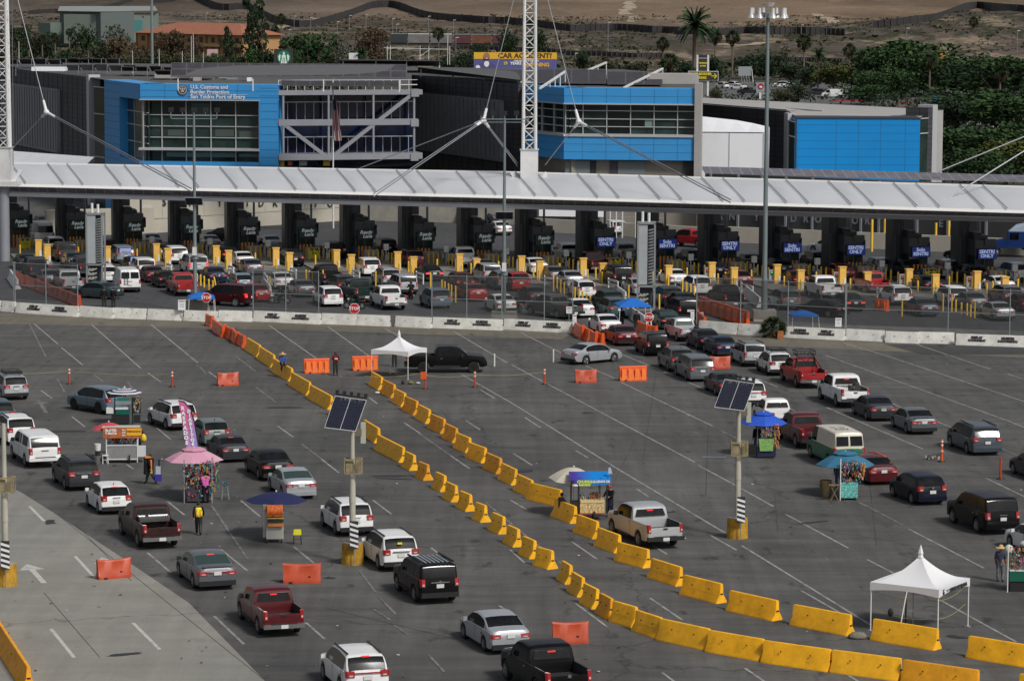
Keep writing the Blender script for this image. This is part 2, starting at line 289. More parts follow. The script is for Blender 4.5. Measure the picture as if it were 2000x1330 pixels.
for a in ((522,800,595,799,.35),(90,850,172,849,.35),(730,932,800,931,.3),(735,936,805,938,.12),(1005,921,1043,919,.5),(217,1287,282,1281,.3),(88,1027,112,1027,.7),(640,1131,655,1131,.3),(1850,1234,1895,1239,.3),(1560,1019,1625,1012,.18),(1290,1003,1320,996,.1)):
    A=G(a[0],a[1]);B=G(a[2],a[3]);g.prism([(A.x+(B.x-A.x)*(.5+.5*math.cos(t))+rnd.uniform(-.15,.15), A.y+(B.y-A.y)*(.5+.5*math.cos(t))+math.sin(t)*a[4]) for t in [2*math.pi*k/14 for k in range(14)]],.012,.02,OILM)
for _ in range(70):
    x,y=rnd.uniform(60,1980),rnd.uniform(690,1320); p=G(x,y); a_=rnd.uniform(.08,.3)
    if y>930 and x<620: continue; g.prism([(p.x+a_*math.cos(t)*rnd.uniform(.6,1.2),p.y+a_*rnd.uniform(1,2.5)*math.sin(t)*rnd.uniform(.6,1.2)) for t in [2*math.pi*k/9 for k in range(9)]],.011,.0165,OILM2)
struct(g,'tar_patches')
# litter, too small to tell apart
g=M(); lm=[mat('paper_scrap',(.45,.45,.44),.8),mat('brown_scrap',(.10,.06,.04),.8),mat('dark_scrap',(.03,.03,.03),.8)]
for k in range(260):
    p=G(rnd.uniform(0,2000),rnd.uniform(670,1330)); r_=rnd.uniform(.03,.11); a=rnd.uniform(0,6)
    g.add([(p.x+r_*math.cos(a+t)*rnd.uniform(.5,1.3),p.y+r_*math.sin(a+t)*rnd.uniform(.5,1.3),.02+rnd.uniform(0,.05)) for t in (0,1.6,3.1,4.6)],[(0,1,2,3)],rnd.choice(lm))
tag(g.obj('litter'),'scraps of paper and litter scattered over the asphalt','litter',kind='stuff')
# ---------------------------------------------------------------- customs buildings
m,n,b=nodes('charcoal_cladding'); tc=N_(n,'ShaderNodeTexCoord').outputs['Object']
br=N_(n,'ShaderNodeTexBrick'); br.offset=0; br.inputs['Color1'].default_value=(.050,.048,.054,1); br.inputs['Color2'].default_value=(.060,.056,.062,1); br.inputs['Mortar'].default_value=(.013,.013,.014,1); br.inputs['Scale'].default_value=1; br.inputs['Mortar Size'].default_value=.04; br.inputs['Brick Width'].default_value=1.9; br.inputs['Row Height'].default_value=.62
mp=N_(n,'ShaderNodeMapping'); mp.inputs['Rotation'].default_value=(R(90),0,0); n.links.new(tc,mp.inputs[0]); n.links.new(mp.outputs[0],br.inputs[0])
c=mixc(n,1,br.outputs[0],rng(n,noise_(n,tc,.25,5,.6),.3,.7,.8,1.25),'MULTIPLY'); n.links.new(c,b.inputs['Base Color']); b.inputs['Roughness'].default_value=.6; CHAR=m
BLU=mat('sky_blue_panel',(.045,.30,.66),.42,var=.05,vs=.3); BLV=mat('bright_blue_panel',(.0,.24,.62),.42,var=.05,vs=.3); BLJ=mat('panel_joint',(.015,.10,.22),.7)
LOU=mat('louvre_grey',(.24,.245,.26),.5,.2,var=.1,vs=.5); LOD=mat('louvre_shadow_gap',(.035,.037,.040),.7)
GBL=mat('blue_black_glass',(.002,.006,.026),.12,spec=.5,var=.5,vs=.25); GGR=mat('dark_green_glass',(.018,.036,.032),.1,spec=.55,var=.6,vs=.35); FRM=mat('silver_frame',(.50,.51,.52),.45,.2); STL=mat('pale_grey_steel',(.27,.28,.31),.5,.15,var=.08,vs=.6)
BEI=mat('beige_wall',(.24,.215,.18),.8,var=.1,vs=.5); DOR=mat('grey_shutter',(.17,.19,.19),.6); ROF=mat('grey_roof',(.085,.082,.08),.9,var=.15,vs=.3); PAR=mat('pale_parapet',(.36,.345,.33),.8,var=.08,vs=.4); TENT=mat('white_tent_panel',(.85,.86,.88),.6,var=.04,vs=.3)
m,n,b=nodes('solar_cells'); tc=N_(n,'ShaderNodeTexCoord').outputs['Object']
br=N_(n,'ShaderNodeTexBrick'); br.offset=0; br.inputs['Color1'].default_value=(.13,.12,.145,1); br.inputs['Color2'].default_value=(.17,.16,.185,1); br.inputs['Mortar'].default_value=(.26,.26,.27,1); br.inputs['Scale'].default_value=1; br.inputs['Mortar Size'].default_value=.05; br.inputs['Brick Width'].default_value=1.0; br.inputs['Row Height'].default_value=1.65
n.links.new(tc,br.inputs[0]); n.links.new(br.outputs[0],b.inputs['Base Color']); b.inputs['Roughness'].default_value=.6; b.inputs['Specular IOR Level'].default_value=.2; SOL=m
def fbox(g,pl,x0,y0,x1,y1,o0,o1,mt):
    a0,_=pl.hit(x0,(y0+y1)/2); a1,_=pl.hit(x1,(y0+y1)/2); xm=(x0+x1)/2; z1=pl.hit(xm,y0)[1]; z0=pl.hit(xm,y1)[1]
    g.hexa([pl.P(a0,z0,o1),pl.P(a1,z0,o1),pl.P(a1,z0,o0),pl.P(a0,z0,o0),pl.P(a0,z1,o1),pl.P(a1,z1,o1),pl.P(a1,z1,o0),pl.P(a0,z1,o0)],mt); return g
def wbox(g,pl,a0,a1,z0,z1,o0,o1,mt):
    return g.hexa([pl.P(a0,z0,o1),pl.P(a1,z0,o1),pl.P(a1,z0,o0),pl.P(a0,z0,o0),pl.P(a0,z1,o1),pl.P(a1,z1,o1),pl.P(a1,z1,o0),pl.P(a0,z1,o0)],mt)
def fline(g,pl,x0,y0,x1,y1,w,o,mt):
    a,z=pl.hit(x0,y0);c,e=pl.hit(x1,y1); g.bar(pl.P(a,z,o),pl.P(c,e,o),w,mt,up=pl.n)
ZR=16.0
def Yat(px,Y): p=D(px,200,Y); return (p.x,p.y)
bA=thing('customs_building',(-30,378,0),'long border customs building with a blue box front, a white truss bay and charcoal wings','building')
P_=lambda g,nm,sm=None: g.obj(nm,bA,sm,world=True)
aL=G(-60,134,ZR);bL_=G(166,157,ZR); PL=Plane(aL,bL_)
g=M(); wbox(g,PL,0,PL.L,0,ZR,0,-6,CHAR); P_(g,'wing_wall')
g=M(); 
for k in range(1,26): wbox(g,PL,k*PL.L/26-.03,k*PL.L/26+.03,.1,ZR-.1,0,.04,LOD)
P_(g,'wall_joint')
def screen(pl,x0,yt0,yb0,x1,yt1,yb1,nf,name,stripe):
    g=M(); a0,z0t=pl.hit(x0,yt0);_,z0b=pl.hit(x0,yb0);a1,z1t=pl.hit(x1,yt1);_,z1b=pl.hit(x1,yb1); zt=(z0t+z1t)/2; zb=(z0b+z1b)/2
    wbox(g,pl,a0,a1,zb,zt,.02,.18,LOD)
    for k in range(nf):
        a=a0+(a1-a0)*(k+.5)/nf; w=(a1-a0)/nf*.30
        wbox(g,pl,a-w,a+w,zb-.1,zt+.1,.18,.55,LOU)
    hb=(zt-zb)
    for k in range(26):
        z=zb+hb*(k+.5)/26
        if stripe and (z>zb+hb*.36 and z<zb+hb*.62): continue
        wbox(g,pl,a0,a1,z-.05,z+.05,.18,.30,LOU)
    if stripe: wbox(g,pl,a0,a1,zb+hb*.38,zb+hb*.60,.18,.28,LOU)
    wbox(g,pl,a1,a1+.5,zb-.1,zt+.1,.02,.5,LOU); wbox(g,pl,a0-.2,a1+.5,zt,zt+.25,.02,.5,LOU); wbox(g,pl,a0-.2,a1+.5,zb-.25,zb,.02,.5,LOU)
    return P_(g,name)
screen(PL,4,172,288,112,186,294,22,'louvre_screen',True)
# white fin + glass slot
pf=Plane(Yat(165,399),Yat(181,396)); g=M(); wbox(g,pf,0,1.0,0,16.3,0,-1.5,FRM); P_(g,'end_fin')
pg=Plane(Yat(180,394),Yat(201,391)); g=M(); wbox(g,pg,0,pg.L,0,15,0,-.2,GGR); P_(g,'window')
g=M(); [wbox(g,pg,0,pg.L,z,z+.12,0,.08,FRM) for z in (14.9,11.6,6.3,3.2)]; P_(g,'mullion')
# blue box
c0=Yat(200,389);c1=G(270,170,ZR);c2=G(540,170,ZR); FL=Plane(c0,c1); FF=Plane(c1,c2)
g=M(); 
fbox(g,FF,270,170,540,201,0,-3,BLU); fbox(g,FF,503.5,201,540,400,0,-3,BLU); fbox(g,FF,270,321.5,503.5,400,0,-3,BLU)
P_(g,'blue_front')
zt=FF.hit(400,201)[1]; zb=FF.hit(400,321.5)[1]; a30=FL.hit(230,240)[0]
g=M(); wbox(g,FL,0,a30,0,ZR,0,-3,BLU); wbox(g,FL,a30,FL.L-.02,zt,ZR,0,-3,BLU); wbox(g,FL,a30,FL.L-.02,0,zb,0,-3,BLU); P_(g,'blue_side')
g=M()
for x in (318,365,412,460): 
    a=FF.hit(x,190)[0]; wbox(g,FF,a-.02,a+.02,zt,ZR,0,.012,BLJ)
for k in range(1,3): wbox(g,FF,0,FF.L,ZR-k*.75-.02,ZR-k*.75+.02,0,.014,BLJ)
for k in range(12):
    z=ZR-.9*k-.4; wbox(g,FF,FF.hit(504,200)[0],FF.L,z-.02,z+.02,0,.013,BLJ); wbox(g,FL,0,a30-.05,z-.02,z+.02,0,.013,BLJ)
P_(g,'panel_joint')
g=M(); wbox(g,FF,.3,FF.hit(503,260)[0],zb,zt,-1.2,-1.35,GGR); wbox(g,FL,a30+.2,FL.L-.1,zb,zt,-1.0,-1.15,GGR); P_(g,'window')
# rooms behind the glass: their darkness and light painted as flat fields
g=M()
for x0,y0,x1,y1,mt in ((318,208,358,232,'k'),(366,208,405,230,'g'),(413,208,452,232,'k'),(460,208,500,232,'k'),(320,260,355,272,'b'),(413,258,450,272,'b'),(460,262,500,275,'b'),(318,304,452,313,'w'),(460,306,500,312,'w')):
    mm={'k':mat('dark_room',(.004,.008,.008),.2),'g':mat('room_panel',(.03,.06,.05),.3),'b':mat('room_desk',(.07,.09,.075),.4),'w':mat('room_light',(.11,.17,.15),.3)}[mt]
    fbox(g,FF,x0,y0,x1,y1,-1.19,-1.25,mm)
P_(g,'painted_room')
g=M()
for x in (309,356.5,405,453.5,499): fbox(g,FF,x-.7,201,x+.7,321.5,-1.0,-1.2,FRM)
for y in (231,253,275): fbox(g,FF,272,y-.7,503,y+.7,-1.0,-1.2,FRM)
fbox(g,FF,268,295,504,299.5,.1,-1.2,FRM); fbox(g,FF,268,200,504,202,.02,-1.2,FRM); fbox(g,FF,272,201,274,321,-.9,-1.2,FRM)
for t in (.35,.7): wbox(g,FL,a30+(FL.L-a30)*t-.05,a30+(FL.L-a30)*t+.05,zb,zt,-.9,-1.0,FRM)
for z in (zb+2,zb+4,zb+5.6): wbox(g,FL,a30,FL.L-.1,z,z+.1,-.9,-1.0,FRM)
P_(g,'mullion')
# lettering and seal
def ftext(s,px,py,pl,size,mt,par,o=.06,align='LEFT',**k):
    a,z=pl.hit(px,py); l=letters(s,size,mt,'lettering',par,pl.P(a,z,o),pl.u,(0,0,1),align=align,**k)
    if par: l.matrix_parent_inverse=par.matrix_basis.inverted()
    return l
ftext('U.S. Customs and',368,175.5,FF,.62,WTX,bA,bold=.012); ftext('Border Protection',368,185,FF,.62,WTX,bA,bold=.012); ftext('San Ysidro Port of Entry',368,194.5,FF,.66,WTX,bA,bold=.012)
g=M(); fbox(g,FF,368,189.6,480,190.1,.02,.05,WTX); P_(g,'rule_line')
a,z=FF.hit(353,181.5); cc=FF.P(a,z,.05); g=M(); sl_=mat('seal_dark',(.03,.035,.05),.5); sw=mat('seal_silver',(.45,.45,.42),.5)
g.cyl(cc,cc+FF.n*.05,.62,.62,sl_,24); g.cyl(cc+FF.n*.05,cc+FF.n*.06,.52,.52,sw,24); g.cyl(cc+FF.n*.06,cc+FF.n*.07,.42,.42,sl_,24)
for dx,dz in ((-.22,.12),(.22,.12),(0,-.02),(0,.2),(-.1,-.16),(.1,-.16)):
    q=cc+FF.u*dx+Vector((0,0,dz)); g.cyl(q+FF.n*.07,q+FF.n*.08,.11,.05,sw,8)
P_(g,'agency_seal')
# truss bay
FT=Plane(c2,Yat(812,376.0)); aE=FT.L
g=M(); zz=lambda y: FT.hit(670,y)[1]
wbox(g,FT,0,aE,0,15.2,-2.6,-2.9,GBL); P_(g,'window_wall')
g=M()
for k in range(16):
    a=aE*(k+.5)/16; wbox(g,FT,a-.028,a+.028,zz(239),zz(204),-2.5,-2.6,FRM); wbox(g,FT,a-.028,a+.028,zz(312),zz(272),-2.5,-2.6,FRM)
for y in (203.5,272): wbox(g,FT,0,aE,zz(y)-.06,zz(y)+.06,-2.45,-2.6,FRM)
P_(g,'mullion')
g=M(); wbox(g,FT,0,aE,zz(236),zz(248)+.0,0,-.6,STL); P_(g,'truss_beam'); g=M(); wbox(g,FT,0,aE+.6,zz(188.5),zz(179),0,-3,STL); P_(g,'truss_beam'); g=M(); wbox(g,FT,0,aE+.6,zz(315),zz(303),0,-3,STL); P_(g,'truss_beam')
for x in (550.5,639,726.5,806): g=M(); fbox(g,FT,x-1.8,186,x+1.8,304,-.05,-.45,STL); P_(g,'truss_post')
for a in ((540,238,639,312),(640,315,802,186),(540,238,550,244)): g=M(); fline(g,FT,*a,.42,-.25,STL); P_(g,'truss_brace')
g=M(); [fbox(g,FT,x-9,y-7,x+6,y+7,.15,-.8,STL) for x,y in ((808,184),(808,242),(808,309))]; P_(g,'truss_node')
g=M(); wbox(g,FT,0,aE,15.9,16.0,-.2,-.3,WHT); wbox(g,FT,0,aE,16.5,16.55,-.2,-.25,WHT)
for k in range(16): wbox(g,FT,aE*k/16,aE*k/16+.06,15.2,16.5,-.2,-.26,WHT)
P_(g,'roof_rail')
g=M(); fbox(g,FT,548,317,556,330,-1,-1.2,mat('dim_yellow_sign',(.45,.3,.02),.6)); fbox(g,FT,563,320,571,328,-1,-1.3,REDP); fbox(g,FT,585,319,600,328,-1,-1.3,GREYM); fbox(g,FT,632,316,645,328,-1,-1.3,mat('dim_yellow_sign',(.45,.3,.02))); P_(g,'ground_floor_sign')
# right charcoal wing
aR=G(800,148,ZR); bR=G(1008,163.5,ZR); PR=Plane(aR,bR); g=M(); wbox(g,PR,0,PR.L,0,ZR,0,-8,CHAR); P_(g,'wing_wall')
g=M()
for k in range(1,16): wbox(g,PR,k*PR.L/16-.025,k*PR.L/16+.025,.1,ZR-.1,0,.04,LOD)
P_(g,'wall_joint')
screen(PR,812,186,292,978,200,309,20,'louvre_screen',True)
pf2=Plane(Yat(1007,384),Yat(1018,383)); g=M(); wbox(g,pf2,0,.62,0,16.2,0,-1.5,FRM); P_(g,'end_fin')
# roof deck + things on it
g=M(); rp=[aL,bL_,Vector((*c0,0)),c1,c2,Vector((*Yat(800,378),0)),aR,bR]; back=[Yat(1020,445),Yat(800,455),Yat(500,462),Yat(-60,470)]
g.add([(p[0],p[1],ZR-.02) for p in rp]+[(p[0],p[1],ZR-.02) for p in back],[list(range(len(rp)+4))],ROF); P_(g,'roof')
g=M()
for x,y,hh in ((33,132,3.2),(255,150,3.0),(370,158,5.2),(374,158,5.5),(307,150,3.2),(393,142,2.4),(510,155,6),(352,142,2.5)): 
    p=G(x,y,ZR); g.cyl(p,p+Vector((0,0,hh)),.07,.05,FRM if x!=510 else BLK,6)
P_(g,'antenna')
for (x0,x1,y,h_,mt) in ((300,345,158,.5,PAR),(60,125,146,.5,TENT),(440,460,160,1.2,GREYM),(480,487,163,1.6,TENT),(375,388,163,1.1,PAR),(425,438,157,1.0,PAR)):
    p=G((x0+x1)/2,y,ZR); w_=(x1-x0)/6200*p.y; g=M(); g.box((p.x,p.y,ZR+h_/2),(w_,2.5,h_),mt); P_(g,'roof_unit')
# solar arrays stand on the roof: things of their own
def solar(px0,px1,py0,py1,z,tilt,label,nm='solar_array',grp='solar arrays on the customs building roof',legs=True,field=False):
    l_=lambda v,k: v[k] if isinstance(v,tuple) else v
    A=G(px0,l_(py1,0),z);B=G(px1,l_(py1,1),z);Cc=G(px1,l_(py0,1),z+tilt);Dd=G(px0,l_(py0,0),z+tilt); o=Vector((A.x+B.x,A.y+B.y,0))/2; o.z=ZR
    t=thing(nm,o,label,'solar panels',grp); g=M(); up=Vector((0,0,.12))
    nx_=max(1,int((B-A).length/1.65)); ny=max(1,int((Dd-A).length/1.0)); nx_=min(nx_,28); ny=min(ny,9)
    L_=lambda u,v:A+(B-A)*u+(Dd-A)*v+(Cc-B-Dd+A)*u*v-o
    g.hexa([L_(0,0),L_(1,0),L_(1,1),L_(0,1),L_(0,0)+up,L_(1,0)+up,L_(1,1)+up,L_(0,1)+up],mat('array_frame',(.11,.11,.115),.7,spec=.1))
    for i in range(nx_):
        for j in range(ny):
            e=.035; g.quad(*[L_((i+a)/nx_,(j+c_)/ny)+up*1.15 for a,c_ in ((e,e*2),(1-e,e*2),(1-e,1-e*2),(e,1-e*2))],mat('solar_cell_dark',(.055,.052,.060),.6,spec=.15,var=.3,vs=.5))
    if field:
        g=M()
        for i in range(nx_):
            u0,u1=(i+.06)/nx_,(i+.94)/nx_; j_=.06*((i*7)%3); P4=[L_(u0,.05),L_(u1,.05),L_(u1,.9)+Vector((-.35,0,-.15+j_)),L_(u0,.9)+Vector((-.35,0,-.15+j_))]; g.hexa(P4+[q+Vector((0,0,.07)) for q in P4],mat('array_frame',(.11,.11,.115))); e=Vector((0,0,.08)); g.quad(*[P4[a]*.96+(P4[0]+P4[2])*.02+e for a in range(4)],mat('solar_cell_slate',(.030,.032,.042),.6,spec=.12,var=.35,vs=.6)); g.bar(P4[2],Vector((P4[2].x,P4[2].y,0)),.06,GREYM)
    g.obj('panel',t)
    if legs:
        g=M()
        for u in (.03,.35,.65,.97):
            for v in (.08,.9): q=L_(u,v); g.bar((q.x,q.y,0),q,.12,WHT)
        g.obj('support',t)
    return t
for r_,(x0,x1,y0,y1) in enumerate(((8,120,121,134),(0,34,136,143),(105,235,119,131),(128,268,131,146),(236,345,134,146),(300,375,140,153),(345,420,140,152),(150,200,120,128))):
    solar(x0,x1,y0,y1,ZR+.4,1.0,['low tilted row of dark solar panels at the far left of the charcoal wing roof','short solar row over the left edge of the charcoal wing','solar row behind the pale roof unit on the left wing','front solar row left of the blue box roof','solar row directly above the blue box front','solar row behind the roof masts','small solar row right of the roof masts','farthest small solar row on the left wing roof'][r_],field=True,legs=False)
solar(330,790,130,156,ZR+1.5,1.4,'wide raised plane of solar panels above the truss bay')
solar(545,775,163,172,ZR+.3,.3,'narrow low solar strip just behind the truss bay top rail')
solar(812,1015,(135,139),(144.5,159),ZR+.3,.8,'grey solar plane over the charcoal wing beside the lattice mast')
solar(660,860,121,131,ZR+.6,1.0,'distant solar plane with white edge rail behind the truss bay roof')
# right blue building
bB=thing('customs_building',(14,370,0),'blue customs office block with a ribbon of dark glass, right of the lattice mast','building')
P_=lambda g,nm,sm=None: g.obj(nm,bB,sm,world=True)
e0=Yat(1020,375.5); e1=G(1098,171,ZR); e2=G(1357,171,ZR); EL=Plane(e0,e1); EF=Plane(e1,e2)
zy=lambda y:EF.hit(1220,y)[1]
g=M(); 
for pl in (EL,EF): wbox(g,pl,0,pl.L,zy(202),ZR,0,-3,BLU); wbox(g,pl,0,pl.L,zy(311),zy(266),0,-3,BLU)
P_(g,'blue_front')
g=M()
for x in (1134,1180.5,1227.5,1274,1320): a=EF.hit(x,190)[0]; wbox(g,EF,a-.02,a+.02,zy(202),ZR,0,.012,BLJ); wbox(g,EF,a-.02,a+.02,zy(311),zy(266),0,.012,BLJ)
for z in (zy(187),zy(281),zy(296)): wbox(g,EF,0,EF.L,z-.015,z+.015,0,.014,BLJ); wbox(g,EL,0,EL.L,z-.015,z+.015,0,.014,BLJ)
P_(g,'panel_joint')
g=M(); wbox(g,EF,.2,EF.L,zy(262),zy(202),-.9,-1,GGR); wbox(g,EL,.0,EL.L-.1,zy(262),zy(202),-.9,-1,GGR); P_(g,'window')
g=M(); fbox(g,EF,1180,208,1226,260,-.88,-.9,mat('dark_room',(.004,.008,.008))); fbox(g,EF,1255,233,1270,246,-.85,-.9,mat('lit_room',(.16,.26,.22),.4)); fbox(g,EF,1215,234,1252,246,-.86,-.9,mat('dark_room',(.004,.008,.008))); P_(g,'painted_room')  # dark rooms and one lit room painted as thin fields over the pane
g=M()
for x in (1100,1134,1180.5,1227,1273,1319): fbox(g,EF,x-.8,203,x+.8,262,-.7,-.9,FRM)
for y in (216,232,247): fbox(g,EF,1100,y-.7,1357,y+.7,-.7,-.9,FRM); z=zy(y); wbox(g,EL,0,EL.L,z-.05,z+.05,-.7,-.9,FRM)
for t in (.3,.6,.85): wbox(g,EL,EL.L*t,EL.L*t+.1,zy(262),zy(203),-.7,-.9,FRM)
for pl in (EL,EF): wbox(g,pl,0,pl.L+.2,zy(266),zy(261),.15,-1,FRM); wbox(g,pl,0,pl.L,zy(203.5),zy(201),.1,-1,FRM)
P_(g,'mullion')
g=M(); wbox(g,EF,0,EF.L,0,zy(311),-1.0,-3,BEI); wbox(g,EL,0,EL.L,0,zy(311),-1.0,-3,BEI); P_(g,'ground_floor_wall')
g=M(); fbox(g,EF,1100,314,1148,400,-.8,-1.1,DOR); fbox(g,EF,1203,314,1256,400,-.8,-1.1,DOR); P_(g,'shutter')
g=M(); fbox(g,EF,1149,314,1160,400,-.85,-1.1,LTX); fbox(g,EF,1187,314,1202,400,-.85,-1.1,mat('purple_grey_door',(.06,.05,.07))); fbox(g,EF,1331,310,1356,400,-.7,-1.2,LOD); P_(g,'door')
g=M(); fbox(g,EF,1353,160,1366,400,.3,-2.5,PAR); P_(g,'end_fin')
g=M(); g.add([(*p[:2],ZR-.02) for p in (e0,e1,e2)]+[(*Yat(1357,415),ZR-.02),(*Yat(1210,445),ZR-.02),(*Yat(1020,448),ZR-.02)],[list(range(6))],ROF); P_(g,'roof')
g=M(); g.box((*G(1310,161,ZR).xy,ZR+.6),(6,4,1.2),PAR); P_(g,'roof_unit')
g=M()
for a in ((1095,150,1180,137),(1215,162,1290,150),(1050,165,1100,158)):
    p=G(a[0],a[1]+8,ZR);q=G(a[2],a[3]+8,ZR); up=Vector((0,0,1.6)); g.bar(p,q+up,.22,WHT); [g.bar(p+(q-p)*t,p+(q-p)*t+up*t,.1,WHT) for t in (.4,.6,.8,1)]
P_(g,'stair_rail')
solar(1045,1180,137,163,ZR+.2,.7,'left brown-grey solar plane over the right blue block',grp='solar planes on the right blue block'); solar(1182,1290,141,164,ZR+.2,.6,'right brown-grey solar plane over the right blue block',grp='solar planes on the right blue block')
# white sprung structure and low charcoal building
wt=thing('white_hall',(26,375,0),'white fabric-panelled hall between the blue block and the charcoal building','building'); P_=lambda g,nm,sm=None: g.obj(nm,wt,sm,world=True)
pw=Plane(Yat(1354,372),Yat(1490,371)); g=M(); 
zw=pw.hit(1420,257)[1]; wbox(g,pw,0,pw.L,0,zw,0,-14,TENT); P_(g,'wall')
g=M(); [wbox(g,pw,pw.L*t-.05,pw.L*t+.05,0,zw,0,.05,FRM) for t in (.02,.5,.99)]; wbox(g,pw,0,pw.L,zw-4.3,zw-4.15,0,.04,FRM); P_(g,'seam')
g=M(); A=[pw.P(pw.L*t,zw+.12+[1.2,1.0,.8,.45,0][int(t*4)],-14) for t in (0,.25,.5,.75,1)]; Bq=[pw.P(pw.L*t,zw+.12,.05) for t in (0,.25,.5,.75,1)]
g.add(A+Bq,[(k,k+1,k+6,k+5) for k in range(4)],TENT); P_(g,'roof')
bC=thing('annex_building',(42,385,0),'low charcoal annex with a large bright blue panel wall and pale parapet','building'); P_=lambda g,nm,sm=None: g.obj(nm,bC,sm,world=True)
pa=Plane(Yat(1360,410),Yat(1532,389)); zp=12.6
g=M(); wbox(g,pa,0,pa.L,0,zp-.1,0,-5,CHAR); P_(g,'wing_wall')
pp=Plane(Yat(1362,432),Yat(1828,398)); g=M(); zt1=pp.hit(1600,201)[1]; wbox(g,pp,0,pp.L,0,zt1,0,-1,PAR); P_(g,'parapet')
g=M(); wbox(g,pp,0,pp.L,zt1,zt1+.12,.1,-1.1,LOD); P_(g,'coping')
g=M(); 
for k in range(12): wbox(g,pp,pp.L*k/12,pp.L*k/12+.04,5,zt1,0,.03,LOD)
P_(g,'joint')
pv=Plane(Yat(1528,389),Yat(1553,381)); g=M(); wbox(g,pv,0,pv.L*.3,0,12.3,0,-1,FRM); P_(g,'end_fin'); g=M(); wbox(g,pv,pv.L*.3,pv.L,0,11.4,-.1,-.4,GGR); P_(g,'window'); g=M(); [wbox(g,pv,pv.L*.3,pv.L,z,z+.12,-.1,.0,FRM) for z in (11.4,9.6,5.2,2.0)]; P_(g,'mullion')
q1=G(1553,227,12.0); q2=G(1794,226,12.0); pb=Plane(q1,q2); g=M(); wbox(g,pb,0,pb.L,0,12.0,0,-6,BLV); P_(g,'blue_panel_wall')
g=M(); [wbox(g,pb,pb.L*t-.02,pb.L*t+.02,.1,11.9,0,.012,BLJ) for t in (.32,.5,.68,.88)]; [wbox(g,pb,0,pb.L,z,z+.03,0,.014,BLJ) for z in [11.2-.95*k for k in range(11)]]; wbox(g,pb,-.1,0,0,12.1,.2,-.5,LOD); wbox(g,pb,-.1,pb.L+.1,12.0,12.12,.12,-6,LOD); P_(g,'panel_joint')
pc=Plane((q2.x,q2.y+3),Yat(1830,388)); g=M(); wbox(g,pc,0,pc.L*.5,0,11.9,0,-.3,GGR); P_(g,'window'); g=M(); wbox(g,pc,pc.L*.5,pc.L*.72,0,13.1,0,-3,CHAR); P_(g,'corner_wall'); g=M(); wbox(g,pc,pc.L*.72,pc.L*.95,0,13.4,0,-2,FRM); P_(g,'end_fin')
g=M(); [wbox(g,pc,0,pc.L*.5,z,z+.12,0,.1,FRM) for z in (11.8,10.0,4.9,1.6)]; P_(g,'mullion')
g=M(); zc_=zt1-1.2; g.add([(*Yat(1360,412),12.6),(*Yat(1532,391),12.6),(*Yat(1553,384),12.0),(*Yat(1794,383),12.0),(*Yat(1820,398),12.4),(*Yat(1362,431),12.6)],[(0,1,2,3,4,5)],PAR); P_(g,'roof')
# ---------------------------------------------------------------- the lane canopy
MEM=mat('white_membrane',(.84,.85,.87),.35,coat=.3,var=.05,vs=.18); MEMS=mat('membrane_strip',(.74,.73,.70),.6); SOF=mat('canopy_soffit',(.30,.30,.29),.8)
cn=thing('lane_canopy',(0,312,0),'long white membrane canopy over the inspection lanes with a solar strip along its front edge','canopy')
P_=lambda g,nm,sm=None: g.obj(nm,cn,sm,world=True)
n=MEM.node_tree; pb_=n.nodes['Principled BSDF']; tr=n.nodes.new('ShaderNodeBsdfTranslucent'); tr.inputs[0].default_value=(.75,.77,.80,1); mx_=n.nodes.new('ShaderNodeMixShader'); mx_.inputs[0].default_value=.25; n.links.new(pb_.outputs[0],mx_.inputs[1]); n.links.new(tr.outputs[0],mx_.inputs[2]); n.links.new(mx_.outputs[0],n.nodes['Material Output'].inputs[0])
def cedge(pts,z):
    Q=[G(x,y,z) for x,y in pts]; return lambda x:(lambda p:Vector((p.x,p.y,z)))(G(x,lerp(x,pts),z))
E0=cedge([(-150,389),(0,391.5),(1000,408),(2000,427),(2200,431)],6.25); E0t=lambda x:E0(x)+Vector((0,-.04,.34))
E1=cedge([(-150,370),(0,372),(1000,388),(2000,409),(2200,413)],7.25); E2=cedge([(-150,331),(0,333),(1000,343),(2000,364),(2200,368)],8.6)
XS=list(range(-150,2201,50))
def loft(f0,f1,mt,dz=0): 
    g=M(); n_=len(XS); up=Vector((0,0,dz)); vs=[f0(x)+up for x in XS]+[f1(x)+up for x in XS]; g.add(vs,[(k,k+1,n_+k+1,n_+k) for k in range(n_-1)],mt); return g
P_(loft(E0,E0t,STL),'fascia_beam')
E0b=lambda x:E0t(x)+Vector((0,.5,-.02)); P_(loft(E0t,E0b,LOD,.0),'gutter')
sE0=lambda x:E0t(x)+Vector((0,.4,.12)); sE1=lambda x:E1(x)+Vector((0,-.25,.02))
P_(loft(sE0,sE1,SOL),'solar_strip')
E1b=lambda x:E1(x)+Vector((0,0,.18)); P_(loft(lambda x:E1(x)+Vector((0,-.25,.0)),lambda x:E1(x)+Vector((0,.4,.28)),MEMS),'edge_gutter')
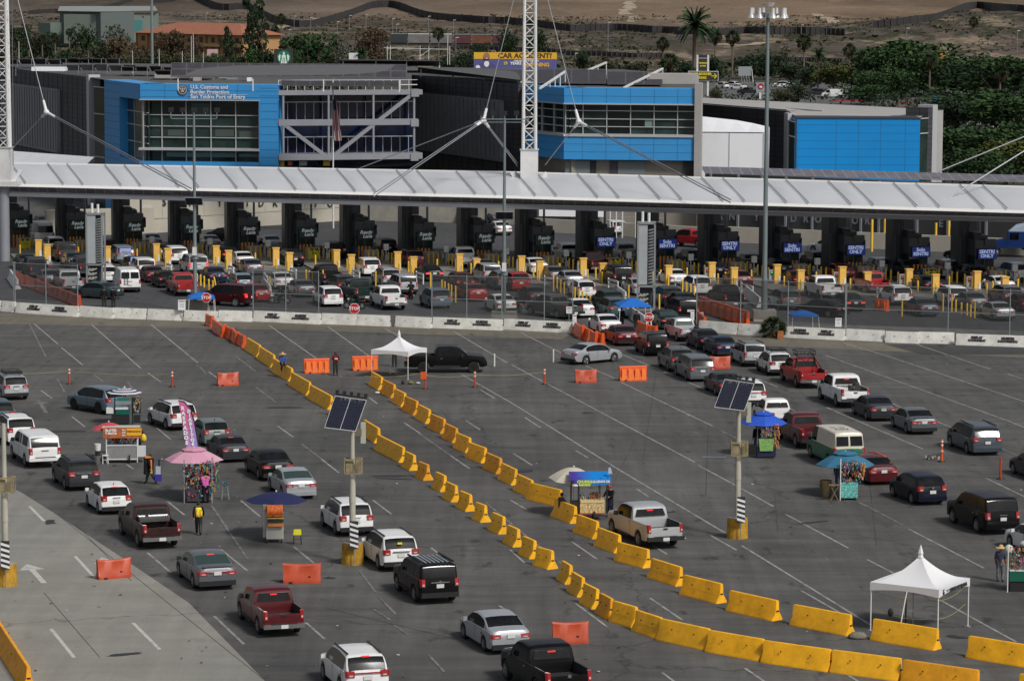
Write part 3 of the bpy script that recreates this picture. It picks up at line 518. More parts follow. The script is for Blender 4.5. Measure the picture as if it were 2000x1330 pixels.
# membrane: cushions between the ribs; one rib pair per booth bay
SX=[15.1,126.9,239.7,353.1,466.7,581.9,697.6,815.1,932.9,1049.9,1172.1,1293.8,1417.3,1541.1,1667.2,1795.9,1927.2]
def sxi(t):
    i=int(math.floor(t)); 
    if i<0: return SX[0]+t*111.0
    if i>=16: return SX[16]+(t-16)*133.0
    return SX[i]+(SX[i+1]-SX[i])*(t-i)
ribs=[]
for i in range(-2,19): ribs+= [sxi(i+.29),sxi(i-.05)] 
ribs=sorted(ribs); 
def up_of(x): return x-30-(x/2000)*20
ms=M()
for a,c_ in zip(ribs,ribs[1:]):
    N1,N2=6,6; vs=[]
    for j in range(N2+1):
        v=j/N2
        for i in range(N1+1):
            u=i/N1; xb=a+(c_-a)*u; p=E1(xb)*(1-v)+E2(up_of(xb))*v; p=p+Vector((0,.35*(1-v),.28+.22*math.sin(math.pi*u)**.8*math.sin(math.pi*min(1,v*1.02))**.6)); vs.append(p)
    ms.add(vs,[(j*(N1+1)+i,j*(N1+1)+i+1,(j+1)*(N1+1)+i+1,(j+1)*(N1+1)+i) for j in range(N2) for i in range(N1)],MEM)
P_(ms,'membrane',60)
for a in ribs:
    g=M(); p=E1(a)+Vector((0,.2,.42)); q=E2(up_of(a))+Vector((0,0,.42)); g.bar(p,q,.08,STL,h=.08); P_(g,'rib')
P_(loft(lambda x:E2(x)+Vector((0,0,.22)),lambda x:E2(x)+Vector((0,1.6,.32)),MEMS),'ridge_gutter')
P_(loft(lambda x:E2(x)+Vector((0,1.6,.32)),lambda x:E2(x)+Vector((0,7.5,-.3)),MEM),'rear_membrane')
g=loft(lambda x:E0(x)+Vector((0,.1,.02)),lambda x:E0(x)+Vector((0,5,.35)),SOF); P_(g,'soffit')
XS=list(range(1380,2201,40)); P_(loft(lambda x:E2(x)+Vector((0,5.0,.45)),lambda x:E2(x)+Vector((0,10.5,.85)),SOL),'rear_solar_strip'); XS=list(range(-150,160,30)); P_(loft(lambda x:E2(x)+Vector((0,7,0)),lambda x:E2(x)+Vector((0,13,1.3-(x+150)*.003)),MEM),'rear_membrane')
XS=list(range(-150,2201,50))
# ---------------------------------------------------------------- masts and stay cables
def mast(px,label,ypb=345):
    b0=D(px,ypb,318); o=Vector((b0.x,b0.y,0)); t=thing('lattice_mast',o,label,'mast','white lattice masts rising through the canopy')
    g=M(); 
    for sx_,sy in ((-1,-1),(1,-1),(-1,1),(1,1)):
        g.cyl((sx_*.62,sy*.62,11.2),(sx_*.5,sy*.5,33),.17,.15,WHT,8)
    g.obj('leg',t,40); g=M(); k=0; z=11.2
    while z<32.5:
        z2=z+1.15
        for a,c_ in (((-.6,-.6),(.6,-.6)),((.6,-.6),(.6,.6)),((.6,.6),(-.6,.6)),((-.6,.6),(-.6,-.6))):
            A=(a[0],a[1],z);Bv=(c_[0],c_[1],z2)
            if k%2: A=(c_[0],c_[1],z);Bv=(a[0],a[1],z2)
            g.bar(A,Bv,.09,WHT); g.bar((a[0],a[1],z2),(c_[0],c_[1],z2),.07,WHT)
        z=z2;k+=1
    g.obj('bracing',t); g=M(); g.box((0,0,9.6),(1.75,1.75,3.6),WHT); g.box((0,0,11.4),(1.9,1.9,.12),FRM); g.obj('base_box',t)
    g=M(); g.box((0,0,7.8),(3.2,2.2,.5),WHT); 
    for s_ in (-1,1): g.bar((s_*.9,0,7.9),(s_*1.75,0,9.1),.35,WHT)
    g.obj('foot_plate',t); g=M(); g.cyl((0,0,0),(0,0,7.6),.55,.55,STL,14); g.obj('column',t,40); return o
m1=mast(4,'white lattice mast at the left edge of the picture'); m2=mast(1031,'white lattice mast in front of the right blue block')
CAB=mat('cable_steel',(.26,.27,.29),.5,.5)
def cable(mo,node,ends,label,top=None):
    t=thing('stay_cable',mo,label,'cable'); g=M(); nd=D(node[0],node[1],node[2]); tp=mo+Vector((0,0,33)) if top is None else top
    g.cyl(nd,tp,.045,.045,CAB,6)
    for e,w_ in ends:
        q=D(*e); dr=(q-nd).normalized(); s_=Vector((0,0,.14)) if w_>1 else Vector((0,0,0))
        for k in range(w_): g.cyl(nd+s_*(k-.5)*1.0,q+s_*(k-.5)*2,.05,.05,CAB,6)
    o_=g.obj('rope',t,40,world=True); g=M(); g.ball(nd,.3,WHT,10)
    for q in [tp]+[D(*e) for e,_ in ends]: dr=(q-nd).normalized(); g.cyl(nd+dr*.1,nd+dr*1.25,.17,.13,WHT,8)
    g.obj('clamp',t,50,world=True)
cable(m1,(87,227,312),[((8,312,322),1),((372,377,300),2)],'stay cable with white three-way clamp in front of the left charcoal wing')
cable(m2,(941,236,312),[((700,331,325),1),((727,384,298),2),((1008,322,318),2)],'stay cable with white three-way clamp left of the middle lattice mast')
cable(m2,(1127,237,312),[((1062,322,320),1),((1425,390,296),2)],'stay cable with white three-way clamp in front of the right blue block')
t=thing('stay_cable',(60,300,0),'pair of bare stay cables coming down from the right edge onto the canopy','cable'); g=M()
for a,c_ in (((2080,225,318),(1806,339,315)),((2080,235,305),(1832,392,296))): g.cyl(D(*a),D(*c_),.07,.07,CAB,6)
g.obj('rope',t,40,world=True); g=M(); [g.cyl(D(*a),D(*c_),.16,.22,WHT,8) for a,c_ in (((1815,336,315),(1800,342,315)),((1845,383,296),(1830,393,296)))]; g.obj('clamp',t,40,world=True)
g=M(); t=thing('stay_cable',m1,'thin vertical cable beside the left lattice mast','cable'); g.cyl(D(18,-20,314),D(23,332,317),.04,.04,CAB,6); g.obj('rope',t,world=True)
# ---------------------------------------------------------------- wall with raised letters and road walls behind the booths
def vwall(A,B,z0,z1,th,mt,name,label,cat='wall',letters_=None):
    pl=Plane(A,B); o=(Vector((A[0],A[1],0))+Vector((B[0],B[1],0)))/2; t=thing(name,o,label,cat); g=M(); wbox(g,pl,0,pl.L,z0,z1,0,-th,mt); g.obj('wall_face',t,world=True); return pl,t
def gx(px,py): p=G(px,py); return (p.x,p.y)
pl,t=vwall(gx(232,466),gx(668,434),0,4.6,1.0,CONL,'retaining_wall','cream retaining wall with dark raised letters seen under the left half of the canopy')
g=M(); wbox(g,pl,0,pl.L,1.55,1.65,0,.03,CONG); [wbox(g,pl,pl.L*k/11,pl.L*k/11+.05,1.7,4.5,0,.02,CONG) for k in range(11)]; g.obj('joint',t,world=True)
for k,ch in enumerate('SAN YSIDRO PORT'):
    if ch!=' ': ftext(ch,318+k*27.0,401.5-k*.0,pl,1.15,LTX,t,.10,'CENTER',bold=.03)
pl,t=vwall(gx(90,470),gx(300,462),0,2.9,.8,CONL,'retaining_wall','pale curved wall end behind the leftmost lanes')
pl,t=vwall(gx(1040,452),gx(1420,470),0,1.5,.4,CONL,'road_wall','low pale concrete wall beyond the middle booths')
pl,t=vwall(gx(1420,470),gx(2150,497),0,1.7,.4,CONL,'road_wall','low pale concrete wall beyond the right-hand booths')
pl,t=vwall(Yat(1375,362),Yat(2150,333),0,6.5,2,mat('dark_grey_render',(.055,.055,.055),.8,var=.15,vs=.4),'office_wall','dark grey office wall with pale raised letters seen beyond the right-hand booths')
g=M(); 
for px in (1386,1440,1486,1533,1585,1680,1715,1790,1850,1925): a,_=pl.hit(px,440); wbox(g,pl,a-.12,a+.12,0,6.5,0,.2,STL)
g.obj('pilaster',t,world=True)
for k,ch in enumerate('SAN YSIDRO PORT OF EN'):
    if ch!=' ': ftext(ch,1381+k*24.0,lerp(1381+k*24,[(1381,419),(1900,432)]),pl,1.1,GREYM,t,.12,'CENTER',bold=.03)
pl,t=vwall(Yat(700,374),Yat(1130,367),0,6.0,2,CONG,'office_wall','grey concrete wall far behind the middle booths')
pl,t=vwall(Yat(1050,366),Yat(1180,365),1.2,5.2,.6,TENT,'site_hut','white site hut behind the low wall past the last ready lane','hut')
pl,t=vwall(Yat(1180,372),Yat(1380,366),0,5.0,1,BEI,'office_wall','beige wall with railings between the white hut and the dark office wall')
g=M(); [g.box((*D(x,440,350).xy,1.7),(.12,.12,3.4),WHT) for x in (1190,1202,1214,1240,1265)]; g.bar((*D(1180,440,350).xy,3.3),(*D(1300,440,350).xy,3.0),.08,GREYM); g.bar((*D(1180,440,350).xy,2.4),(*D(1300,440,350).xy,2.2),.08,GREYM); tag(g.obj('railing'),'white posts and rails on the walkway behind the first blue sign booth','railing')
# ---------------------------------------------------------------- inspection booths and lane islands
BD=mat('booth_charcoal',(.022,.024,.030),.45,var=.25,vs=1.2); BD2=mat('booth_slate',(.050,.058,.070),.4,var=.15,vs=1.5); BDG=mat('booth_glass',(.006,.022,.022),.12,spec=.5); BDT=mat('booth_teal_base',(.055,.080,.095),.5)
SGN=[mat('sign_dark_green',(.006,.022,.020),.4),mat('sign_green',(.008,.045,.038),.4),mat('sign_blue',(.008,.022,.16),.35,emit=.35)]
LIT=mat('sign_letters_lit',(.50,.58,.58),.4,emit=.12); LITB=mat('sign_letters_blue_lit',(.48,.58,.88),.4,emit=.3)
OB=[]
for i in range(17):
    q=G(SX[i]+17,lerp(SX[i]+17,[(32,443),(1945,488)]),3.0); OB.append(Vector((q.x,q.y,0)))
TENS={2:'twenty',3:'thirty'}
def nth(k):
    if k<17: return ordn[k]
    if k<20: return ['eighteenth','nineteenth','twentieth'][k-17]
    k+=1
    return {21:'twenty-first',22:'twenty-second',23:'twenty-third',24:'twenty-fourth',25:'twenty-fifth',26:'twenty-sixth',27:'twenty-seventh',28:'twenty-eighth',29:'twenty-ninth',30:'thirtieth'}[k]
ordn=['first','second','third','fourth','fifth','sixth','seventh','eighth','ninth','tenth','eleventh','twelfth','thirteenth','fourteenth','fifteenth','sixteenth','seventeenth']
def nm_booth(i): return ordn[i]+' booth from left'
sgt=['Ready\nLane']*10+['SENTRI\nONLY','Solo\nSENTRI','SENTRI\nONLY','Solo\nSENTRI','SENTRI\nONLY','Solo\nSENTRI','SENTRI\nONLY']
scol=[0,0,0,1,0,1,0,0,0,1]+[2]*7
def LO(i,x,y,z=0): return OB[i]+RT*x+FW*y+Vector((0,0,z))
KERB=mat('kerb_concrete',(.20,.19,.165),.85,var=.15,vs=.6)
for i in range(17):
    sg=('green and white ready lane sign' if i<10 else ('blue lit Solo sign' if 'Solo' in sgt[i] else 'blue lit ONLY sign'))
    t=thing('inspection_booth',LO(i,0,0),'dark inspection booth with %s, %s'%(sg,nm_booth(i)),'booth','inspection booths under the canopy',LH)
    g=M(); g.box((.55,5.9,.65),(1.9,3.2,1.3),BDT); g.box((.55,5.9,3.15),(1.9,3.2,1.5),BD2); [g.box((.55+dx,5.9+dy,1.85),(.09,.09,1.2),BD2) for dx in (-.9,0,.9) for dy in (-1.55,1.55)]; g.obj('booth_body',t)
    g=M(); g.box((.55,5.9,1.85),(1.82,3.1,1.15),BDG); g.obj('window',t)
    g=M(); g.box((.35,6.1,4.1),(1.35,2.6,.45),BD); g.box((.15,6.3,4.42),(.85,2.1,.25),BD); g.box((1.05,4.4,3.7),(1.1,.5,.6),BD2); g.prism([(1.5,4.6),(1.95,4.9),(1.95,6.4),(1.5,6.6)],2.5,3.5,BD); g.obj('roof_box',t)
    g=M(); g.box((-.78,7.4,2.9),(1.05,2.2,5.8),BD); g.box((-.78,6.27,2.6),(.12,.06,5.0),BD2); g.box((-1.15,6.27,2.2),(.18,.06,3.6),BD2); g.obj('portal_column',t)
    g=M(); g.box((-.0,6.9,5.4),(.9,1.2,1.5),BD2); g.cyl((1.9,9.2,0),(1.9,9.2,6.3),.12,.12,STL,8); g.obj('canopy_strut',t)
    s_=M(); s_.box((.7,4.02,2.62),(1.8,.22,.92),SGN[scol[i]]); s_.box((.7,4.1,2.62),(1.9,.2,1.02),BLK); so_=s_.obj('lane_sign',t)
    tx=sgt[i].split('\n'); mt=LIT if i<10 else LITB
    for k,wd in enumerate(tx):
        l=letters(wd,.50 if i<10 else .46,mt,'lettering',so_,(.70+(.08 if (i<10 and k) else -.06),3.90,2.83-.40*k),(1,0,0),(0,0,1),bold=.016,shear=.25 if i<10 else 0,sx=1.05 if i>=10 else 1.0)
    t2=LO(i,.87,2.3); cb=thing('concrete_block',t2,'square grey concrete block in front of the '+nm_booth(i),'concrete block','concrete blocks in front of the booths',LH); g=M(); g.box((0,0,.62),(1.45,.8,1.15),CONG,taper=.97); g.box((0,0,.1),(1.5,.95,.2),CONG); g.obj('block_body',cb)
    if i in (0,5,10,15):
        g=M(); g.box((.05,-.45,.68),(1.15,.06,1.0),mat('warning_yellow',(.72,.72,.02),.45)); g.box((.05,-.485,1.06),(1.0,.02,.2),LTX); so_=g.obj('warning_sign',cb)
        g=M(); g.bar((-.1,-.5,.55),(.1,-.5,.82),.06,LTX); g.bar((.1,-.5,.82),(.28,-.5,.6),.06,LTX); g.bar((-.12,-.5,.8),(.1,-.5,.86),.07,LTX); g.obj('pictogram',so_)
    t2=LO(i,2.04,.4); cp=thing('camera_post',t2,'white camera box on a post beside the '+nm_booth(i),'camera','camera posts beside the lanes',LH); g=M(); g.cyl((0,0,0),(0,0,1.3),.05,.05,WHT,6); g.obj('post',cp); g=M(); g.box((0,0,1.6),(.5,.35,.62),WHT); g.box((-.35,0,.9),(.25,.25,.5),GREYM); g.box((.1,.1,.55),(.35,.3,.5),mat('meter_white',(.5,.5,.48),.6)); g.obj('camera_box',cp)
    for w_,(x,y) in enumerate(((1.45,-8.7),(1.90,-14.4))):
        dp=thing('detector_post',LO(i,x,y),('farther' if w_==0 else 'nearer')+' tall yellow detector post of the two before the '+nm_booth(i),'detector post','tall yellow detector posts flanking the lanes',LH)
        g=M(); g.box((0,0,.95),(.62,.5,1.75),YEP,taper=.98); g.box((0,0,1.87),(.72,.58,.10),YEP); g.obj('post_body',dp)
        g=M(); g.box((.18,-.27,.42 if w_ else .5),(.22,.05,.6),WHT); g.obj('notice',dp); g=M(); g.box((0,0,.08),(.9,.8,.16),CONG); g.obj('plinth',dp)
    g=M(); pts=[(1.30,-18.8),(1.45,-19.6),(1.55,-21.0),(1.25,-22.4)]
    for a,c_ in zip(pts,pts[1:]): g.bar((a[0],a[1],.75),(c_[0],c_[1],.75),.07,WHT,h=.2); g.bar((a[0],a[1],.4),(c_[0],c_[1],.4),.05,WHT,h=.12)
    for a in (pts[0],pts[3]): g.cyl((a[0],a[1],0),(a[0],a[1],.95),.07,.07,WHT,8)
    gr=thing('guard_rail',LO(i,0,0),'white curved guard rail at the island tip of the '+nm_booth(i),'guard rail','guard rails at the island tips',LH); 
    o_=g.obj('rail',gr)
    # lane light and small box
    g=M(); g.box((0,0,.55),(.5,.3,1.1),mat('lane_kiosk',(.30,.31,.30),.5)); g.box((0,-.17,.8),(.22,.05,.35),LTX); kk=thing('lane_kiosk',LO(i,2.0,-5.2),'small grey kiosk with signal light on the island of the '+nm_booth(i),'kiosk','lane kiosks',LH); g.obj('kiosk_body',kk); g=M(); g.box((0,-.21,.85),(.16,.04,.16),mat('green_lamp',(.02,.5,.16),.3,emit=.5) if i in (7,12) else mat('red_lamp',(.6,.03,.02),.3,emit=.4)); g.obj('signal_light',kk)
g=M()
for i in range(17): g.add([LO(i,x,y,z) for z in (0,.14) for x,y in ((-.9,-16.5),(1.9,-19),(2.25,-17),(2.3,9.5),(-1.3,9.5))],[(4,3,2,1,0),(5,6,7,8,9),(0,1,6,5),(1,2,7,6),(2,3,8,7),(3,4,9,8),(4,0,5,9)],KERB)
struct(g,'island_kerbs')
# bollards (each its own thing)
bm_={}
def bollard_proto(h,r_,mt,nm):
    g=M(); g.cyl((0,0,0),(0,0,h-.06),r_,r_,mt,8); g.cyl((0,0,h-.06),(0,0,h),r_,r_*.5,mt,8); return g.mesh(nm,50)
BM1=bollard_proto(1.05,.085,YEB,'bollard'); BM2=bollard_proto(1.35,.095,mat('bollard_orange',(.62,.24,.04),.5),'bollard'); BM3=bollard_proto(.95,.06,WHT,'post'); BM4=bollard_proto(1.5,.075,YEB,'bollard')
NB=[0]
def bol(p,me,label,grp='yellow bollards on the lane islands',nm='bollard',lean=None):
    o=bpy.data.objects.new(nm,me); S.collection.objects.link(o); o.location=p; NB[0]+=1
    if lean: o.rotation_euler=lean
    tag(o,label,'bollard',grp); return o
for i in range(17):
    for k in range(4): bol(LO(i,-.15+.33*k,3.55-.15*k,.14),BM2,'%s of four tall orange bollards left of the block, %s'%(ordn[k],nm_booth(i)))
    for k in range(3): bol(LO(i,.35+.5*k,.9,.14),BM1,'%s of three short yellow bollards before the block, %s'%(ordn[k],nm_booth(i)))
    for k,(x,y) in enumerate(((1.7,3.4),(2.05,2.6),(2.1,-.6))): bol(LO(i,x,y,.14),BM1,'%s thin yellow bollard right of the concrete block, %s'%(ordn[k],nm_booth(i)))
    for k in range(3): bol(LO(i,2.25,-1.6-2.0*k,.14),BM1,'%s yellow bollard along the kerb behind the detector posts, %s'%(ordn[k],nm_booth(i)))
    for k,(x,y) in enumerate(((-.2,-6.0),(.9,-12.6),(2.1,-11.0),(1.55,-15.6))): bol(LO(i,x,y,.14),BM1,'%s yellow bollard near the detector posts, %s'%(ordn[k],nm_booth(i)))
def gb(lst,me,label,grp=None,nm='bollard'):
    for k,(x,y) in enumerate(lst): bol(G(x,y),me,(ordn[k]+' ' if len(lst)>1 else '')+label,grp or 'yellow bollards on the lane islands',nm)
gb([(384,561),(391,563),(398,566),(407,572),(415,575)],BM1,'yellow bollard in the slanting row right of the left floodlight pole'); bol(G(423,577),BM4,'leaning yellow bollard at the end of the slanting row by the dark blue sedan','yellow bollards on the lane islands',lean=(0,-.18,0))
gb([(597,552),(603,554),(610,557)],BM1,'short yellow bollard in the row left of the black pickup truck'); gb([(526,576),(630,562)],BM4,'tall single yellow bollard near the white sedan behind the fence')
gb([(733,563),(840,566)],BM4,'tall yellow bollard at an island tip near the beige SUV'); gb([(862,570),(868,573),(875,577)],BM1,'yellow bollard in the row between the blue-grey SUV and the red sedan'); gb([(881,590),(889,592)],BM4,'leaning of yellow bollards right of the blue-grey SUV')
gb([(1080,568),(1087,573),(1094,578),(1101,583)],BM4,'yellow bollard in the slanting row behind the fence near the dark sedan'); gb([(1122,583),(1130,586),(1137,590),(1145,595),(1152,600)],BM1,'yellow bollard in the slanting row right of the white hatchback')
gb([(1227,588)],BM4,'yellow bollard left of the right grey pylon behind the white barrier'); gb([(1287,606)],BM4,'short yellow bollard at the foot of the right grey pylon'); gb([(1332,577),(1340,581),(1348,584),(1355,588)],BM4,'yellow bollard in the short row ahead of the right orange row'); gb([(1761,612),(1903,614)],BM4,'tall leaning yellow bollard beside the silver sedans at the right'); gb([(1866,602),(1877,608),(1888,609),(1895,612)],BM1,'yellow bollard of the short railed row at the right behind the fence'); gb([(1858,602),(1841,601)],BM4,'tall yellow bollard left of the railed row at the right')
gb([(966,716),(1081,707)],BM3,'short white plastic post standing alone on the asphalt',None,'marker_post')
for x,y,h,where in ((1701,486,3.4,'leftmost of those at the far right'),(1726,476,3.2,'tallest left of the last but one booth'),(1742,487,1.8,'short beside the last but one booth'),(1826,472,2.4,'thickest, behind the last but one booth'),(1851,477,4.5,'tallest right of the last but one booth'),(1881,458,3.6,'pointed top over the last booth'),(666,422,1.3,'left of the white SUV'),(860,416,1.6,'left of the black sedan'),(905,410,1.6,'right of the black sedan')):
    g=M(); p=G(x,y); g.cyl((0,0,0),(0,0,h),.14,.14,YEB,8); o_=g.obj('bollard',None,50); o_.location=p; tag(o_,('tall thick yellow pipe bollard beyond the booths, '+where),'bollard','tall bollards beyond the booths')
# railing of the right-hand row
g=M(); g.bar(G(1858,582),G(1903,590),.08,GREYM); 
# ---------------------------------------------------------------- barriers
YEL2=mat('yellow_paint_worn',(.80,.34,.008),.65,var=.24,vs=1.3,bump=.3,dirt=(.30,.14,.03,.8)); YEL3=mat('yellow_paint_bright',(.95,.47,.012),.6,var=.16,vs=2.2,bump=.2,dirt=(.5,.2,.02,.5))
JP=[(-.33,0),(-.33,.07),(-.115,.40),(-.08,.87),(-.06,.90),(.06,.90),(.08,.87),(.115,.40),(.33,.07),(.33,0)]
def jersey(g,L,mt,h=.90,wd=1.0,notch=True,seg=5):
    n=len(JP); xs=[-L/2,-L/2+.05]+[-L/2+.05+(L-.1)*k/seg for k in range(1,seg)]+[L/2-.05,L/2]; vs=[]
    for j,x in enumerate(xs):
        e=1 if 0<j<len(xs)-1 else .93
        for y,z in JP: vs.append((x,y*wd*e,z*h/.9*(.985 if e<1 else 1)))
    fs=[(j*n+k,j*n+k+1,(j+1)*n+k+1,(j+1)*n+k) for j in range(len(xs)-1) for k in range(n-1)]+[list(range(n)),[(len(xs)-1)*n+k for k in reversed(range(n))]]
    g.add(vs,fs,mt)
    if notch:
        for x in (-L*.27,L*.27): 
            for s_ in (-1,1): g.box((x,s_*.295*wd,.045),(.34,.03,.09),mat('scupper_dark',(.015,.013,.01),.9))
    return g
def barrier(x0,y0,x1,y1,mt,label,grp,nm='jersey_barrier',h=.90,text=None,shift=.26,cat='barrier',lf=1.0):
    A=G(x0,y0);B=G(x1,y1);d=(B-A);L=d.length*lf;d.normalize(); nn=Vector((-d.y,d.x,0)); 
    if nn.y<0: nn=-nn
    c=(A+B)/2+nn*shift; a=math.atan2(d.y,d.x); t=thing(nm,c,label,cat,grp,a)
    if mt is YEL: mt=rnd.choice([YEL,YEL,YEL2,YEL3]); t.rotation_euler=(0,0,a+rnd.uniform(-.02,.02))
    g=jersey(M(),L-.04,mt,h); g.obj('barrier_body',t,35)
    g=M()
    for e in (-1,1): g.box((e*(L/2-.02),0,.42),(.035,.16,.06),BLK); g.box((e*L*.22,-.145,.55),(.05,.03,.05),BLK)
    g.obj('connector',t)
    if text:
        for k,(s_,x,z) in enumerate(((text[0],-L*.20,.64),(text[1],-L*.20,.40),(text[2],L*.20,.64),(text[3],L*.20,.40))):
            yy=-(.085+(.86-z)*.14)-.02; letters(s_,.25,LTX,'lettering',t,(x*1.05,yy,z),(1,0,0),(0,.14,1),bold=.018,sx=.95)
    return t
YA=[(476,686,503,702),(501,704,531,722),(528,727,565,749),(562,755,602,776),(600,780,643,804),(643,812,672,826),(704,849,735,868),(732,879,783,906),(784,912,806,922),(810,932,833,941),(843,952,866,963),(864,972,888,983),(890,990,917,1001),(922,1013,945,1022),(953,1033,982,1045),(983,1058,1010,1070),(1013,1080,1042,1093),(1040,1102,1078,1113),(1089,1129,1112,1142),(1109,1151,1136,1167),(1133,1174,1164,1190),(1163,1193,1193,1209),(1194,1211,1238,1224),(1238,1229,1287,1245),(1286,1246,1382,1267),(1381,1269,1490,1287),(1490,1289,1622,1307),(1625,1307,1760,1324),(1763,1326,1912,1346),(1990,1352,2110,1372)]
YB_=[(719,752,742,765),(741,768,767,780),(764,786,787,797),(784,801,811,813),(809,817,836,830),(834,836,865,849),(862,855,889,867),(884,874,915,886),(908,893,946,906),(942,913,975,927),(972,934,1005,949),(1002,956,1037,971),(1028,974,1093,989),(1077,1006,1120,1022),(1121,1037,1163,1052),(1162,1063,1206,1079),(1202,1092,1262,1108),(1267,1124,1326,1143),(1329,1157,1407,1176),(1419,1188,1518,1209),(1545,1215,1661,1237),(1701,1243,1833,1264),(1888,1276,2015,1296)]
for k,a in enumerate(YA): barrier(*a,YEL,lf=.80 if 8<=k<=21 else .95 if k<8 else 1.0,label='%s yellow concrete barrier from the far end of the left row'%nth(k) if k else 'farthest yellow concrete barrier of the left row, touching the orange ones',grp='yellow barriers of the left curved row')
for k,a in enumerate(YB_): barrier(*a,YEL,lf=.86 if k<12 else .96,label=('farthest yellow barrier of the right row, beside the small white tent' if k==0 else 'yellow barrier under the large white tent' if k==21 else '%s yellow concrete barrier of the right row, counted from the small white tent'%nth(k)),grp='yellow barriers of the right curved row')
barrier(-40,1212,64,1352,YEL,'yellow concrete barrier cut off by the lower left corner of the picture',None,shift=.1)
TX=('DISPLAY','DOCUMENT','MUESTRE','DOCUMENTO')
CB=[(-60,611,-2,616,0),(0,616,27,618,0),(29,619,150,626,1),(152,625,218,629,0),(219,628,284,630,0),(286,630,355,632,0),(357,632,423,634,0),(425,632,491,633,0),(493,632,624,637,1),(626,636,700,638,0),(696,638,760,640,0),(770,640,840,643,0),(843,642,980,646,1),(982,644,1116,650,1),(1362,644,1437,650,0),(1439,650,1520,655,0),(1526,655,1649,660,2),(1651,659,1726,662,0),(1728,663,1795,665,0),(1793,664,1864,665,0),(1866,667,2010,671,1),(2012,671,2090,674,0)]
for k,a in enumerate(CB):
    barrier(*a[:4],CON,('whitewashed concrete barrier with black bilingual lettering, ' if a[4] else 'plain whitewashed concrete barrier, ')+('%s from the left edge'%nth(k-1) if k else 'cut by the left edge'),'whitewashed barriers closing off the lane area',h=.88,text={0:None,1:TX,2:('MUESTRE','DOCUMENTO','DISPLAY','DOCUMENT')}[a[4]])
WB=[(14,553,28,573),(509,554,517,566),(509,566,522,583),(1200,577,1216,588),(1222,615,1258,640),(1450,573,1478,597),(1590,553,1640,575),(1120,503,1160,510),(620,434,655,431)]
for k,a in enumerate(WB): barrier(*a,WHT,['white plastic barrier at the left edge behind the fence','upper white barrier end behind the light blue sedan','lower white barrier end behind the light blue sedan','white barrier beside the dark green SUV','white barrier under the right blue canopy','white concrete barrier right of the black pickup behind the fence','white barrier behind the pickup near the tall pole','white barrier by the first blue sign booth','white road barrier beyond the booths near the cream wall'][k],'white barriers among the lanes','jersey_barrier')
# orange water-filled barriers
def wbar(x0,y0,x1,y1,label,grp=None,mt=None,ribs=0,h=1.0,shift=.2,cone=False):
    mt=mt or ORG; A=G(x0,y0);B=G(x1,y1);d=(B-A);L=d.length;d.normalize(); nn=Vector((-d.y,d.x,0)); nn=nn if nn.y>0 else -nn
    t=thing('plastic_barrier',(A+B)/2+nn*shift,label,'plastic barrier',grp,math.atan2(d.y,d.x)); g=M(); n=7
    pr=[(-.25,0),(-.25,.16),(-.15,.34),(-.12,h-.06),(-.07,h),(.07,h),(.12,h-.06),(.15,.34),(.25,.16),(.25,0)]; xs=[-L/2,-L/2+.06]+[-L/2+.06+(L-.12)*k/8 for k in range(1,8)]+[L/2-.06,L/2]; q=len(pr); vs=[]
    for j,x in enumerate(xs):
        e=.9 if j in (0,len(xs)-1) else 1; sag=-.07*math.sin(math.pi*j/(len(xs)-1)) if not ribs else 0
        for y,z in pr: vs.append((x*(1.0+(.03 if z>h*.8 else 0)),y*e+(.05*math.sin(j*1.3) if h*.2<z<h*.9 else 0)*.6,z+(sag if z>h*.5 else 0)))
    g.add(vs,[(j*q+k,j*q+k+1,(j+1)*q+k+1,(j+1)*q+k) for j in range(len(xs)-1) for k in range(q-1)]+[list(range(q)),[(len(xs)-1)*q+k for k in reversed(range(q))]],mt); g.obj('barrier_shell',t,35)
    if ribs:
        g=M()
        for k in range(ribs):
            x=-L/2+L*(k+.5)/ribs; g.prism([(x-L/ribs*.30,-.26),(x+L/ribs*.30,-.26),(x+L/ribs*.22,-.10),(x-L/ribs*.22,-.10)],.05,h*.80,mat('orange_light',(.95,.22,.04),.45,var=.08))
        g.obj('rib',t)
    g=M(); g.box((L*.2,-.16,.30),(.10,.05,.08),BLK); g.box((-L*.3,-.26,.05),(.16,.04,.10),BLK); g.obj('drain_plug',t); return t
for k,a in enumerate([(427,759,467,757),(1125,747,1166,746),(1388,718,1427,717),(197,1139,260,1133),(557,1143,630,1142),(1085,1257,1154,1255)]): wbar(*a,['dented red plastic barrier alone beyond the row of stalls, left','weathered orange-red plastic barrier lying low in the open middle lane','orange plastic barrier between the grey minivan and the beige SUV','tilted red plastic barrier on the concrete over a painted arrow','creased red plastic barrier beside the base of the solar lamp pole','sagging red plastic barrier behind the black pickup at the bottom'][k],'red plastic barriers',REDP,h=.95)
for k,a in enumerate([(596,733,644,731),(690,727,739,725),(1212,743,1264,741)]): wbar(*a,['ribbed orange barrier left of the standing guard','ribbed orange barrier beside the small white tent','ribbed orange barrier in the middle lane near the grey minivan'][k],'ribbed orange barriers',ORG,4,1.05)
for k,a in enumerate([(399,640,411,644),(412,650,424,658),(423,658,432,664),(434,661,448,668),(450,668,458,677),(460,676,473,683)]): wbar(*a,'%s orange barrier of the short chain ahead of the left yellow row'%nth(k),'orange chain at the head of the left row',ORG,0,.95)
